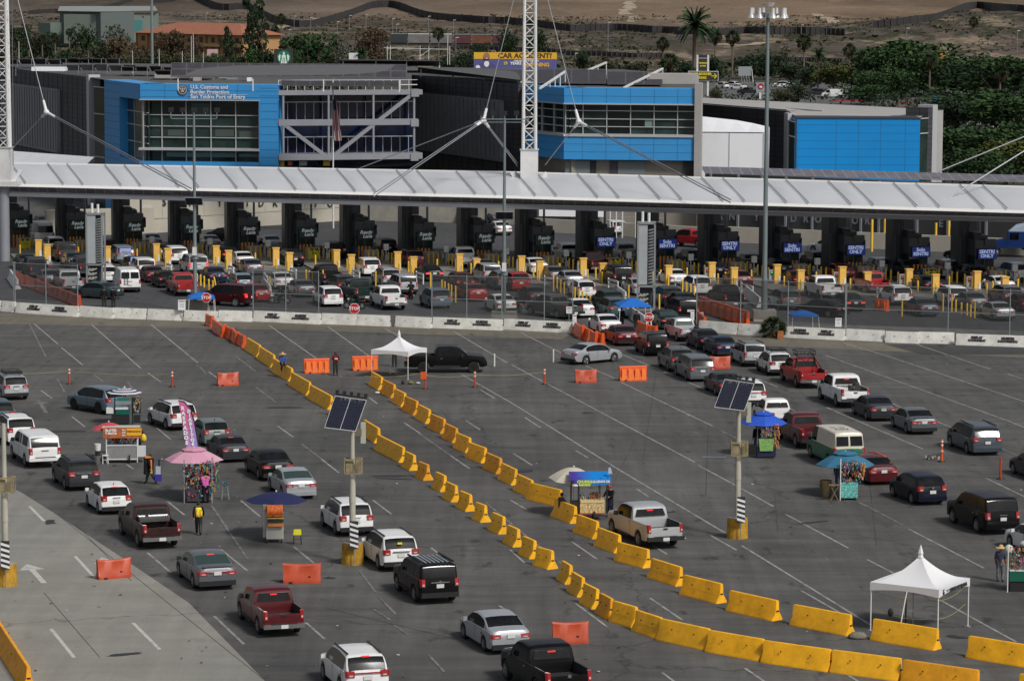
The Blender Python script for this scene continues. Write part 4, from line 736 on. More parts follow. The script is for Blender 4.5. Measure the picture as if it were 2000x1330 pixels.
for k,a in enumerate([(1117,650,1134,662),(1134,658,1147,666),(1150,668,1160,673),(1160,670,1173,674),(1242,648,1260,656),(1262,656,1279,658),(1358,627,1372,640)]): wbar(*a,['tall orange barrier closing the left side of the lane mouth','second orange barrier at the left side of the lane mouth','low orange barrier behind the lane mouth barriers','last low orange barrier near the silver sedan','orange barrier under the stop sign by the blue canopy','small red barrier at the foot of the stop sign','orange barrier end against the wall right of the lane mouth'][k],'orange barriers at the lane mouth',ORG)
for k in range(7):
    t0=k/7;t1=(k+1)/7; f=lambda t:(1362+(1457-1362)*t,604+(634-604)*t); a=f(t0);c_=f(t1-.01); wbar(a[0],a[1],c_[0],c_[1],'%s orange barrier of the slanting row behind the right fence, from its far end'%nth(k),'orange row behind the right fence',ORG,1,1.25)
for k in range(6):
    t0=k/6;t1=(k+1)/6; f=lambda t:(27+(152-27)*t,560+(607-560)*t); a=f(t0);c_=f(t1-.01); wbar(a[0],a[1],c_[0],c_[1],'%s red-orange barrier of the slanting row behind the left fence, from its far end'%nth(k),'red-orange row behind the left fence',REDP,0,1.05)
wbar(1706,600,1730,603,'orange barrier standing behind the right fence beside the white SUV',None,ORG,2,1.0)
# delineator posts
REFL=mat('white_reflector',(.7,.68,.62),.4)
for k,(x,y,h,mt) in enumerate(((136,757,1.15,REDP),(337,761,1.15,REDP),(831,761,1.2,REDP),(928,757,1.15,REDP),(1064,750,1.15,REDP),(1841,895,1.35,ORG),(1956,928,1.25,REDP))):
    t=thing('delineator_post',G(x,y),['red delineator post left of the grey SUV','red delineator post behind the white SUV at left','red delineator post with an orange sign at the right leg of the small tent','red delineator post in front of the black pickup','red delineator post alone in the open middle lane','orange and white delineator post left of the old grey minivan','plain red delineator post at the right edge'][k],'delineator','delineator posts around the lot')
    g=M(); g.cyl((0,0,.05),(0,0,h),.075,.06,mt,10); g.obj('post',t,50); g=M(); g.cyl((0,0,0),(0,0,.06),.26,.22,BLK,10); g.obj('base',t)
    if k<6: g=M(); [g.cyl((0,0,z),(0,0,z+.10),.082,.08,REFL,10) for z in ((h-.18),(h-.4))+(((h-.75),) if k==5 else ())]; g.obj('reflective_band',t)
    if k==2: g=M(); g.box((-.1,-.1,h-.25),(.4,.05,.5),ORG); g.obj('sign_plate',t)
TAPE=mat('caution_tape',(.30,.30,.09),.6)
def tape(pts,label):
    t=thing('caution_tape',pts[0],label,'tape','strips of yellow caution tape'); g=M()
    for a,c_ in zip(pts,pts[1:]):
        for k in range(8):
            s_=lambda u:a+(c_-a)*u-Vector((0,0,.16*math.sin(math.pi*u))); g.bar(s_(k/8),s_((k+1)/8),.008,TAPE,h=.026)
    g.obj('tape_strip',t,world=True)
V=lambda x,y,z=0:G(x,y)+Vector((0,0,z))
tape([V(-20,760,.9),V(136,757,.95)],'yellow tape sagging to the left red post'); tape([V(136,757,.95),V(337,761,.9)],'yellow tape strung between the two left red posts'); tape([V(831,761,.95),V(928,757,.9),V(1064,750,.9)],'yellow tape running past the black pickup to the middle red post'); tape([V(1841,895,.7),V(1880,908,.1),V(1956,928,.3)],'yellow tape trailing beside the old grey minivan'); tape([V(-10,779,.05),V(1,779,.05)],'bit of tape at the left edge')
# ---------------------------------------------------------------- fence with dusty mesh
m,n,b=nodes('dusty_chain_link'); b.inputs['Base Color'].default_value=(.055,.058,.056,1); b.inputs['Roughness'].default_value=.9; tc=N_(n,'ShaderNodeTexCoord').outputs['Object']
al=rng(n,noise_(n,tc,.5,4,.6),.3,.7,.36,.58); n.links.new(al,b.inputs['Alpha']); MESHF=m
def fence(x0,y0,x1,y1,posts,label,h=4.0,grp='chain link fence panels behind the white barriers'):
    A=G(x0,y0);B=G(x1,y1); t=thing('chain_link_fence',A,label,'fence',grp); g=M(); g.quad(A+Vector((0,0,.9)),B+Vector((0,0,.9)),B+Vector((0,0,h)),A+Vector((0,0,h)),MESHF); g.obj('mesh_panel',t,world=True)
    for u in posts: g=M(); p=A+(B-A)*u; g.cyl(p,p+Vector((0,0,h+.1)),.045,.045,GREYM,6); g.obj('post',t,world=True)
    for z in (h,h-1.9): g=M(); g.bar(A+Vector((0,0,z)),B+Vector((0,0,z)),.05,GREYM); g.obj('rail',t,world=True)
fence(27,612,153,618,(0,.02,.5,.99),'chain link fence panel at the far left over the red-orange barriers'); fence(494,624,622,628,(0,.5,1),'chain link fence panel in front of the red sedan and motorcycle')
fence(843,633,1118,640,(0,.25,.5,.8,1),'wide dusty chain link fence left of the lane mouth'); fence(1360,636,1650,650,(0,.3,.62,1),'chain link fence beside the tall light pole',4.1); fence(1652,650,2080,664,(0,.47,.75,1),'chain link fence at the far right over the silver sedans',4.1)
# ---------------------------------------------------------------- grey pylons among the lanes
PYM=mat('pylon_grey',(.27,.29,.29),.5,.2,var=.12,vs=.8); PYD=mat('pylon_gap',(.05,.055,.06),.7)
for (x,y,h,label) in ((187,561,6.6,'grey framed pylon with louvred face left of the white cargo van'),(1261,604,7.6,'taller grey framed pylon with louvred face beside the right blue canopy')):
    t=thing('camera_pylon',G(x,y),label,'pylon','grey framed pylons',-.05); g=M()
    for sx_ in (-1,1):
        for sy in (-1,1): g.box((sx_*.72,sy*.7,h/2),(.16,.16,h),PYM)
    for z in (.1,h*.28,h-.05): g.box((0,0,z),(1.6,1.56,.16),PYM)
    g.obj('frame',t); g=M(); g.box((-.28,-.45,h*.64),(.75,.5,h*.68),mat('pylon_screen',(.36,.39,.40),.5,var=.1)); g.box((0,.2,h*.5),(1.1,.8,h*.96),PYD); g.obj('cabinet',t)
    g=M(); 
    for k in range(18): g.bar((.18,-.74,h*.32+k*h*.035),(.62,-.74,h*.335+k*h*.035),.09,PYM,h=.10)
    for k in range(9): g.bar((-.6+.15*(k%3),-.74,.5+.4*(k//3)),(-.4+.3*(k%3),-.74,.7+.4*(k//3)),.12,mat('equipment_pale',(.38,.38,.34),.6))
    g.obj('louvre',t); g=M(); g.cyl((-.35,.2,h),(-.35,.2,h+.9),.12,.12,WHT,8); g.cyl((.2,.2,h),(.2,.2,h+.8),.12,.12,WHT,8); g.obj('roof_pipe',t)
# ---------------------------------------------------------------- light poles
POL=mat('pole_blue_grey',(.20,.24,.245),.45,.25,var=.1,vs=.4)
def zat(px,py,p):    # height of picture point above ground point p
    return D(px,py,p.y).z
def flood_pole(x,y,ytop,ypan,label):
    p=G(x,y); h=zat(x,ytop,p); t=thing('light_pole',p,label,'light pole','floodlight poles among the lanes'); g=M(); g.cyl((0,0,0),(0,0,h),.19,.09,POL,14); g.obj('pole_shaft',t,50)
    g=M(); [g.bar((-2.0,0,h-.1),(2.0,0,h-.1),.09,POL)]; g.bar((-1.9,0,h-.35),(1.9,0,h-.35),.07,POL); g.bar((-2.0,0,h-.1),(-1.9,0,h-.35),.07,POL); g.bar((2.0,0,h-.1),(1.9,0,h-.35),.07,POL); g.obj('crossarm',t)
    for k in range(5): g=M(); xx=-1.95+.975*k; g.cyl((xx,0,h-.1),(xx,0,h+.2),.04,.04,POL,6); g.box((xx,.12,h+.38),(.42,.35,.35),BLK); g.obj('floodlight',t)
    zp=zat(x,ypan,p); g=M(); T_=Matrix.Rotation(R(-50),3,'X') ; g.box((0,-.45,zp),(1.35,.06,.95),mat('solar_cell_blue',(.012,.016,.03),.2),T=Matrix.Rotation(R(50),3,'X')); g.box((0,-.42,zp-.03),(1.45,.05,1.05),STL,T=Matrix.Rotation(R(50),3,'X')); g.obj('solar_panel',t)
    g=M(); g.cyl((0,0,zp-5),(0,0,zp-4.7),.30,.30,POL,12); g.box((0,-.25,zp-4.3),(.35,.3,.7),WHT); g.obj('collar_box',t); g=M(); g.box((0,0,.5),(2.4,1.4,1.0),CONG,taper=.85); g.obj('plinth',t)
flood_pole(381,614,229,397,'blue-grey floodlight pole with small solar panel left, beside the red pickup'); flood_pole(984,632,231,420,'blue-grey floodlight pole with small solar panel in the middle of the fence')
p=G(1492,622); h=zat(1490,26,p); t=thing('high_mast_light',p,'tall high mast light with a ring of round lamps on the right','light pole'); g=M(); g.cyl((0,0,0),(0,0,h*.14),.27,.25,POL,16); g.cyl((0,0,h*.14),(0,0,h),.21,.14,POL,16); g.obj('pole_shaft',t,50); g=M(); g.cyl((0,0,h-.2),(0,0,h+.2),.55,.6,GREYM,12); g.cyl((0,0,h+.7),(0,0,h+1.0),.4,.6,WHT,12); [g.bar((0,0,h),(1.45*math.cos(a),1.45*math.sin(a),h+.1),.07,GREYM) for a in [k*math.pi/4 for k in range(8)]]; g.obj('lamp_ring',t)
for k in range(8): a=k*math.pi/4+.2; g=M(); g.lathe((1.45*math.cos(a),1.45*math.sin(a),h),[(.02,.6),(.14,.58),(.16,.1),(.32,-.25),(.30,-.27),(.02,-.1)],mat('lamp_silver',(.62,.62,.60),.3,.3),10); g.obj('lamp',t,40)
g=M(); g.box((0,0,.45),(1.9,1.9,.9),CONG); g.obj('plinth',t)
def solar_pole(x,y,ytop,label,ht=None,panel=True,yb=None):
    p=G(x,y); t=thing('solar_lamp_pole',p,label,'lamp pole','solar lamp poles on yellow drums',0); h=6.3; zq=lambda v:zat(x,v,p); ycg,yp0,yp1,ydr=yb
    PC=mat('pole_cream',(.42,.40,.33),.6,var=.12,vs=1.0); g=M(); g.cyl((0,0,.8),(0,0,3.0),.15,.15,PC,12); g.cyl((0,0,3.0),(0,0,5.0),.165,.13,PC,12); g.cyl((0,0,5.0),(0,0,zq(yp1)+.5 if panel else zq(835)),.12,.10,PC,12); g.obj('pole_shaft',t,50)
    g=M(); DY=mat('drum_yellow',(.46,.25,.02),.75,var=.45,vs=2.5,dirt=(.10,.06,.02,.9)); g.cyl((0,0,0),(0,0,1.02),.54,.52,DY,24); g.cyl((0,0,1.0),(0,0,1.04),.47,.47,CONG,20); g.obj('concrete_drum',t,40)
    if panel:
        cx0={692:(635,696,718,656),1443:(1396,1455,1475,1417)}[x]; A=[D(cx0[0],yp1-7,p.y-.75)-p,D(cx0[1],yp1,p.y-.75)-p,D(cx0[2],yp0+8,p.y+.65)-p,D(cx0[3],yp0,p.y+.65)-p]; zo=zq(yp1)-5.65; N=(A[1]-A[0]).cross(A[3]-A[0]).normalized(); bl=lambda u,v:A[0]+(A[1]-A[0])*u+(A[3]-A[0])*v+(A[2]-A[1]-A[3]+A[0])*u*v
        g=M(); g.hexa([q-N*.05 for q in A]+[q for q in A],FRM); g.obj('panel_frame',t)
        m_=MT.get('pv_cells') or mat('pv_cells',(.007,.010,.022),.22,spec=.5,var=.3,vs=4)
        for h2 in range(2):
            g=M()
            for i in range(6):
                for j in range(10):
                    u0=.015+h2*.495+i*.079;v0=.02+j*.092; g.quad(*[bl(u,v)+N*.006 for u,v in ((u0,v0),(u0+.074,v0),(u0+.074,v0+.086),(u0,v0+.086))],m_)
            g.quad(*[bl(u,v)+N*.003 for u,v in ((.012+h2*.495,.015),(.492+h2*.495,.015),(.492+h2*.495,.95),(.012+h2*.495,.95))],mat('pv_back',(.03,.033,.05),.3)); g.obj('solar_panel',t)
        g=M(); g.bar(bl(0,1)+N*.02,bl(1,1)+N*.02,.09,BLK); 
        r2=random.Random(x); DROP=mat('bird_dropping',(.26,.26,.24),.8)
        for k in range(34): u=r2.uniform(.01,.99); l_=r2.uniform(.03,.15)*(1.2 if abs(u-.3)<.15 or abs(u-.75)<.15 else .8); v=.97; q=bl(u,v)+N*.012; g.add([q,bl(u+.010,v)+N*.012,bl(u+.004,v-l_)+N*.012],[(0,1,2)],DROP)
        g.obj('panel_edge',t)
        for k in range(5): q=bl(.05+.225*k,1.02); g=M(); g.box(q+Vector((0,.05,.12)),(.16,.22,.14),BLK); g.bar(q,q+Vector((0,.03,.12)),.04,BLK); g.obj('lamp_head',t)
        g=M(); g.box((.52,.25,5.55+zo),(.24,.3,1.0),mat('box_pale',(.42,.44,.36),.6)); g.box((.22,.15,5.6+zo),(.45,.25,.35),mat('bracket_brown',(.16,.14,.10),.7)); g.obj('battery_box',t)
    dz=zq(ycg)-3.12
    RST=mat('rusty_beige',(.27,.22,.13),.8,var=.3,vs=5); g=M()
    k0=len(g.v)
    for sx_ in (-.36,.46):
        for sy in (-.3,.3): g.bar((sx_,sy,(dz+2.78)),(sx_,sy,(dz+3.46)),.05,RST)
    for z in ((dz+2.78),(dz+3.46)):
        g.bar((-.36,-.3,z),(.46,-.3,z),.05,RST); g.bar((-.36,.3,z),(.46,.3,z),.05,RST); g.bar((-.36,-.3,z),(-.36,.3,z),.05,RST); g.bar((.46,-.3,z),(.46,.3,z),.05,RST)
    for k in range(7): z=dz+2.83+k*.09; g.bar((.12,-.31,z),(.46,-.31,z),.016,RST); g.bar((.2+k*.04,-.31,(dz+2.78)),(.2+k*.04,-.31,(dz+3.46)),.014,RST)
    g.obj('cage',t); g=M(); g.box((-.12,0,dz+3.1),(.38,.4,.56),RST); g.box((.25,.05,dz+3.12),(.16,.25,.45),mat('meter_ochre',(.30,.24,.08),.7)); g.obj('meter_box',t)
    g=M(); g.cyl((.12,-.72,0),(.12,-.72,1.2),.025,.025,GREYM,6); g.obj('marker_stake',t)
    g=M(); g.box((.12,-.76,1.55),(.40,.03,1.35),LTX)
    for k in range(5): z=.93+k*.25; g.add([(-.08,-.78,z+.22),(-.08,-.78,z+.10),(.32,-.78,z-.02),(.32,-.78,z+.10)],[(0,1,2,3)],WTX)
    g.obj('hazard_marker',t); return t
solar_pole(692,1103,770,'solar lamp pole on a yellow drum in the middle left, sticker-covered marker at its foot',yb=(912,773,845,0)); solar_pole(1443,1046,740,'solar lamp pole on a yellow drum at right, left of the blue umbrella stall',yb=(872,735,799,0)); solar_pole(15,1150,830,'lamp pole on a yellow drum at the left edge, its head without a panel',panel=False,yb=(954,835,835,0))
# ---------------------------------------------------------------- signs
def stop_sign(x,y,h,label,w_=.75,legs=False):
    p=G(x,y); t=thing('stop_sign',p,label,'stop sign','stop signs'); g=M(); 
    if legs: g.bar((-.35,0,0),(-.1,0,h),.07,WHT); g.bar((.35,0,0),(.1,0,h),.07,WHT); g.bar((-.28,0,.35),(.28,0,.35),.06,ORG)
    else: g.cyl((0,0,0),(0,0,h),.035,.035,LTX,6)
    g.obj('post',t); r_=w_/2/math.cos(math.pi/8)
    def oct_(r,y0,mt): g.add([(r*math.cos(math.pi/8+k*math.pi/4),y0,h+.1+r*math.sin(math.pi/8+k*math.pi/4)) for k in range(8)]+[(r*math.cos(math.pi/8+k*math.pi/4),y0+.02,h+.1+r*math.sin(math.pi/8+k*math.pi/4)) for k in range(8)],[list(range(8)),list(range(15,7,-1))]+[(k,(k+1)%8,8+(k+1)%8,8+k) for k in range(8)],mt)
    g=M(); oct_(r_,-.05,WTX); oct_(r_*.92,-.062,mat('stop_red',(.50,.01,.015),.4)); o_=g.obj('sign_plate',t); letters('STOP',.34,WTX,'lettering',o_,(0,-.08,h+.1),(1,0,0),(0,0,1),bold=.01)
stop_sign(403,622,1.45,'stop sign under the left small blue canopy',.8); stop_sign(692,637,1.25,'stop sign in front of the white barrier below the green motorcycle',.85); stop_sign(1267,655,1.45,'stop sign on a white stand at the lane mouth',.75,True)
def notice(x,y,w_,h,label,up=.9):
    p=G(x,y); t=thing('notice_board',p,label,'notice','white notice boards by the barriers'); g=M(); g.box((0,0,up+h/2),(w_,.03,h),WTX); g.obj('board',t); g=M(); g.cyl((0,0.03,0),(0,.03,up),.03,.03,GREYM,6); g.obj('post',t); g=M(); g.box((0,-.02,up+h-.12),(w_*.8,.01,.06),LTX); [g.box((0,-.02,up+h*.62-.12*k),(w_*.6,.01,.03),GREYM) for k in range(3)]; g.obj('printing',t)
notice(355,632,.62,.85,'white notice board left of the small blue canopy'); notice(1122,652,.3,1.0,'narrow white notice at the end of the long fence',.6); notice(1111,640,.45,.55,'small white paper on the fence beside the dark pickup',1.2); notice(1637,655,.5,.7,'white notice hanging on the right fence',.9); notice(1352,638,.3,.9,'narrow white notice right of the old silver pickup',.6); notice(1370,628,.3,.35,'small square notice on the fence above the orange row',.55)
# ---------------------------------------------------------------- vehicles (local +Y is forward)
def pl_(P): return lambda y: sum(lerp(y+e,P) for e in (-.05,0,.05))/3
KD={}
def kind(n,**k): KD[n]=k
S_=lambda *a:list(a)
# top: roofline from rear to front, belt: shoulder line
kind('sedan',W=1.82,r=.33,wy=(-1.36,1.38),top=S_((-2.36,.62),(-2.34,.90),(-2.26,1.03),(-1.72,1.09),(-1.05,1.38),(-.55,1.455),(0,1.465),(.45,1.40),(1.20,1.00),(1.9,.88),(2.2,.74),(2.33,.55)),
 belt=S_((-2.36,.60),(-2.2,.94),(-1.7,.98),(0,.95),(1.2,.90),(2.0,.78),(2.33,.50)),rear=(-1.70,-1.00),front=(.42,1.20),side=((-1.30,.95),),tail=(.80,.16,.40),low=.24)
kind('hatch',W=1.74,r=.32,wy=(-1.22,1.26),top=S_((-2.02,.55),(-2.0,.92),(-1.90,1.02),(-1.60,1.40),(-1.35,1.47),(-.3,1.53),(.35,1.46),(1.15,1.02),(1.7,.90),(1.95,.76),(2.04,.55)),
 belt=S_((-2.02,.55),(-1.9,.96),(0,.95),(1.15,.92),(1.8,.80),(2.04,.5)),rear=(-1.93,-1.56),front=(.33,1.15),side=((-1.50,.9),),tail=(.90,.26,.30),low=.24)
kind('suv',W=1.87,r=.37,wy=(-1.34,1.36),top=S_((-2.30,.6),(-2.28,1.02),(-2.20,1.12),(-1.92,1.58),(-1.7,1.65),(-.5,1.71),(.3,1.66),(.55,1.58),(1.25,1.14),(2.0,1.0),(2.22,.85),(2.32,.6)),
 belt=S_((-2.30,.6),(-2.2,1.08),(0,1.03),(1.25,1.03),(2.1,.9),(2.32,.55)),rear=(-2.21,-1.90),front=(.50,1.25),side=((-1.80,1.0),),tail=(.98,.24,.34),low=.30)
kind('boxsuv',W=1.90,r=.38,wy=(-1.38,1.36),top=S_((-2.36,.6),(-2.35,1.10),(-2.30,1.18),(-2.16,1.70),(-2.02,1.78),(-.5,1.81),(.3,1.78),(.55,1.70),(1.05,1.22),(2.1,1.10),(2.3,.95),(2.36,.6)),
 belt=S_((-2.36,.6),(-2.3,1.14),(0,1.12),(1.1,1.12),(2.2,1.02),(2.36,.55)),rear=(-2.30,-2.13),front=(.50,1.05),side=((-2.05,-1.30),(-1.18,.85)),tail=(1.0,.34,.20),low=.34)
kind('bigsuv',W=2.02,r=.40,wy=(-1.52,1.46),top=S_((-2.62,.6),(-2.60,1.12),(-2.54,1.22),(-2.36,1.80),(-2.2,1.89),(-.5,1.92),(.4,1.88),(.65,1.78),(1.25,1.28),(2.3,1.15),(2.48,.98),(2.55,.6)),
 belt=S_((-2.62,.6),(-2.5,1.18),(0,1.16),(1.3,1.16),(2.3,1.05),(2.55,.55)),rear=(-2.54,-2.33),front=(.60,1.25),side=((-2.25,-1.45),(-1.30,1.0)),tail=(1.02,.34,.22),low=.36)
kind('minivan',W=1.97,r=.35,wy=(-1.55,1.48),top=S_((-2.62,.5),(-2.60,1.00),(-2.53,1.12),(-2.28,1.60),(-2.08,1.70),(-.5,1.75),(.6,1.70),(.9,1.60),(1.75,1.12),(2.3,.95),(2.5,.75),(2.56,.5)),
 belt=S_((-2.62,.5),(-2.5,1.02),(0,1.0),(1.7,.98),(2.3,.85),(2.56,.5)),rear=(-2.53,-2.25),front=(.85,1.75),side=((-2.2,1.3),),tail=(.98,.22,.36),low=.25)
kind('pickup',W=2.02,r=.41,wy=(-1.72,1.92),top=S_((-2.92,.72),(-2.90,1.30),(-.86,1.30),(-.80,1.80),(-.62,1.90),(.2,1.93),(.7,1.88),(.95,1.78),(1.50,1.30),(2.6,1.18),(2.84,1.02),(2.92,.6)),
 belt=S_((-2.92,.72),(-2.88,1.27),(-.8,1.24),(1.5,1.22),(2.6,1.10),(2.92,.55)),rear=None,front=(.92,1.50),side=((-.60,1.22),),tail=(1.06,.40,.17),low=.42,bed=(-2.84,-.90,.80))
kind('oldpickup',W=1.80,r=.35,wy=(-1.5,1.62),top=S_((-2.52,.62),(-2.50,1.14),(-.66,1.14),(-.60,1.55),(-.45,1.66),(.2,1.69),(.55,1.65),(.75,1.55),(1.30,1.14),(2.3,1.03),(2.46,.9),(2.52,.55)),
 belt=S_((-2.52,.62),(-2.48,1.11),(-.6,1.07),(1.3,1.07),(2.3,.95),(2.52,.5)),rear=None,front=(.72,1.30),side=((-.45,1.0),),tail=(.92,.34,.16),low=.38,bed=(-2.44,-.70,.68))
kind('shellpickup',W=1.98,r=.40,wy=(-1.66,1.78),top=S_((-2.80,.70),(-2.78,1.30),(-2.74,1.38),(-2.56,1.78),(-2.42,1.86),(-.3,1.90),(.6,1.88),(.85,1.78),(1.45,1.30),(2.5,1.14),(2.7,1.0),(2.78,.6)),
 belt=S_((-2.80,.70),(-2.74,1.26),(0,1.2),(1.45,1.18),(2.5,1.05),(2.78,.55)),rear=(-2.745,-2.55),front=(.82,1.45),side=((-2.25,-.95),(-.62,-.28),(-.14,1.15)),tail=(1.02,.36,.20),low=.42)
kind('cargovan',W=2.02,r=.38,wy=(-1.72,1.74),top=S_((-2.78,.55),(-2.77,1.15),(-2.74,1.3),(-2.60,2.0),(-2.48,2.07),(0,2.10),(1.1,2.05),(1.35,1.95),(1.95,1.28),(2.5,1.12),(2.72,.95),(2.8,.6)),
 belt=S_((-2.78,.55),(-2.72,1.18),(0,1.18),(1.95,1.15),(2.6,1.0),(2.8,.55)),rear=None,front=(1.32,1.95),side=((.62,1.62),),tail=(1.02,.34,.16),low=.30,panes=2)
kind('transit',W=2.06,r=.36,wy=(-1.8,1.75),top=S_((-2.80,.5),(-2.79,1.25),(-2.77,1.4),(-2.66,2.35),(-2.5,2.50),(0,2.55),(1.0,2.48),(1.3,2.30),(2.1,1.35),(2.6,1.1),(2.78,.9),(2.84,.5)),
 belt=S_((-2.80,.5),(-2.75,1.25),(0,1.25),(2.1,1.2),(2.6,1.0),(2.84,.5)),rear=None,front=(1.28,2.1),side=((.7,1.8),),tail=(1.15,.5,.13),low=.28,panes=1)
kind('hatchsuv',**{**KD['suv'],'W':1.78,'top':[(y*.93,z*.965) for y,z in KD['suv']['top']],'belt':[(y*.93,z*.95) for y,z in KD['suv']['belt']],'rear':(-2.06,-1.76),'front':(.46,1.16),'side':((-1.55,.9),),'wy':(-1.25,1.28),'r':.34,'tail':(.95,.20,.40)})
def build_kind(n):
    k=KD[n]; W=k['W']; top=k['top'];belt=k['belt']; ft=pl_(top);fb=pl_(belt); y0=top[0][0];y1=top[-1][0]; low=k['low']; r=k['r']; ra=r+.055
    ys={y0,y1,y0+.012,y1-.02}
    for P in (top,belt):
        for y,_ in P: ys.add(min(max(y,y0),y1))
    for wy in k['wy']:
        for j in range(9): ys.add(wy+ra*math.cos(math.pi*j/8)*.999)
        ys.add(wy+ra+.02);ys.add(wy-ra-.02)
    for a in ([k['rear']] if k['rear'] else [])+[k['front']]+list(k['side']): ys.add(a[0]);ys.add(a[1])
    if 'bed' in k: ys|={k['bed'][0],k['bed'][0]-.03,k['bed'][1]}
    y=y0
    while y<y1: ys.add(round(y,3)); y+=.24
    ys=sorted(ys); ys=[a for i,a in enumerate(ys) if i==0 or a-ys[i-1]>.008]
    def arch(y):
        z=low
        for wy in k['wy']:
            d=abs(y-wy)
            if d<ra: z=max(z,r+math.sqrt(ra*ra-d*d)-.0)
        # tuck under the bumpers
        e=min(y-y0,y1-y)
        return max(z,low+.10*max(0,1-e/.25))
    def hw(y):
        e=(y-y0); f=(y1-y); w=W/2
        if f<.7: w*=1-.20*(1-f/.7)**2.2
        if e<.45: w*=1-.10*(1-e/.45)**2.2
        return w
    ring=[]; 
    for y in ys:
        w=hw(y);zb=fb(y);zt=max(ft(y),zb+.006);zl=min(arch(y),zb-.05); gh=zt-zb
        inbed='bed' in k and k['bed'][0]<=y<=k['bed'][1]
        pts=[(0,zl+.0),(w*.80,zl),(w*.985,zl+.01),(w*1.0,zl+(zb-zl)*.30),(w*1.0,zl+(zb-zl)*.70),(w*.975,zb-.02),(w*.945,zb)]
        if inbed: zf=k['bed'][2]; pts+=[(w*.90,zb+.0),(w*.885,zf),(w*.5,zf),(0,zf)]
        else:
            t=min(1,max(0,gh-.06)/.5); x7=w*.945-.30*max(0,gh-.06)*(.8 if n not in('cargovan','transit','boxsuv','bigsuv','pickup','shellpickup') else .45); 
            z7=zb+max(.004,gh-.07); x8=x7-.045; pts+=[(x7,z7),(x8-.02,zt-.015 if gh>.05 else zt),(x8*.62,zt+.008),(0,zt+.018)]
        ring.append(pts)
    nr=11; full=[]
    for pts,y in zip(ring,ys):
        full.append([(x,y,z) for x,z in pts]+[(-x,y,z) for x,z in pts[-2:0:-1]])
    m_=len(full[0]); vs=[v for rr in full for v in rr]
    cats={'body':[], 'windscreen':[], 'rear_window':[], 'side_window':[], 'side_window_r':[], 'underbody':[], 'bed_liner':[]}
    def inr(a,rg): return rg and rg[0]-.004<=a<=rg[1]+.004
    for j in range(len(ys)-1):
        ym=(ys[j]+ys[j+1])/2
        for i in range(m_):
            i2=(i+1)%m_; f=(j*m_+i,(j+1)*m_+i,(j+1)*m_+i2,j*m_+i2); s=i if i<10 else 19-i; left=i>=10
            c='body'
            if s==0: c='underbody'
            elif s in(8,9) and inr(ym,k['rear']): c='rear_window'
            elif s in(8,9) and inr(ym,k['front']): c='windscreen'
            elif s==6 and any(inr(ym,q) for q in k['side']) and ft(ym)-fb(ym)>.10: c='side_window' if left else 'side_window_r'
            elif 'bed' in k and k['bed'][0]-.02<=ym<=k['bed'][1] and s>=7: c='bed_liner'
            cats[c].append(f)
    cats['body'].append(list(range(m_))[::-1]); cats['body'].append([(len(ys)-1)*m_+i for i in range(m_)])
    # consistent outward normals from the whole shell
    bm=bmesh.new(); bv=[bm.verts.new(v) for v in vs]; lay=bm.faces.layers.int.new('c'); names=list(cats)
    for ci,cn_ in enumerate(names):
        for f in cats[cn_]:
            ff=[bv[q] for q in dict.fromkeys(f)]
            try: fc=bm.faces.new(ff); fc[lay]=ci
            except Exception: pass
    bmesh.ops.remove_doubles(bm,verts=bm.verts,dist=.0005); bmesh.ops.recalc_face_normals(bm,faces=bm.faces)
    out={}
    for ci,cn_ in enumerate(names):
        fs=[f for f in bm.faces if f[lay]==ci]
        if not fs: continue
        vi={};V2=[];F2=[]
        off=0 if cn_ in('body','underbody','bed_liner') else .004
        for f in fs:
            idx=[]
            for v in f.verts:
                if v not in vi: vi[v]=len(V2); V2.append(v.co+v.normal*off)
                idx.append(vi[v])
            F2.append(idx)
        me=bpy.data.meshes.new(cn_); me.from_pydata([tuple(v) for v in V2],[],F2); me.polygons.foreach_set('use_smooth',[True]*len(F2)); me.set_sharp_from_angle(angle=R(32))
        me.materials.append({'body':PAINT['white'],'underbody':BLK,'bed_liner':mat('bed_liner_grey',(.025,.025,.026),.7)}.get(cn_,GL)); out[cn_]=me
    bm.free()
    zb=fb(y0+.1); yt=y0
    # wheels
    g=M(); w_=.22
    prof=[(r*.62,-w_/2),(r*.93,-w_/2),(r,-w_/2+.03),(r,w_/2-.03),(r*.93,w_/2),(r*.62,w_/2)]
    def spin(g,prof,mt,n=20):
        L=len(prof); v=[];f=[]
        for a in range(n):
            t=2*math.pi*a/n
            for rr,x in prof: v.append((x,rr*math.cos(t),rr*math.sin(t)))
        for a in range(n):
            b_=(a+1)%n
            for q in range(L-1): f.append((a*L+q,b_*L+q,b_*L+q+1,a*L+q+1))
        g.add(v,f,mt)
    spin(g,prof,TY); out['wheel']=g.mesh('wheel',40)
    g=M(); spin(g,[(r*.64,-w_/2+.005),(r*.60,-w_/2+.03),(r*.3,-w_/2+.04),(.03,-w_/2+.02)],RIM,20)
    for q in range(7):
        t=2*math.pi*q/7; a=Vector((-w_/2+.002,r*.12*math.cos(t),r*.12*math.sin(t)));b_=Vector((-w_/2+.0,r*.60*math.cos(t),r*.60*math.sin(t))); g.bar(a,b_,.055,RIM,h=.03,up=(1,0,0))
    spin(g,[(r*.58,-w_/2+.045),(.02,-w_/2+.045)],RIMD,16); out['rim']=g.mesh('rim',40)
    # rear furniture
    tz,th,tw=k['tail']; W2=hw(y0+.08)
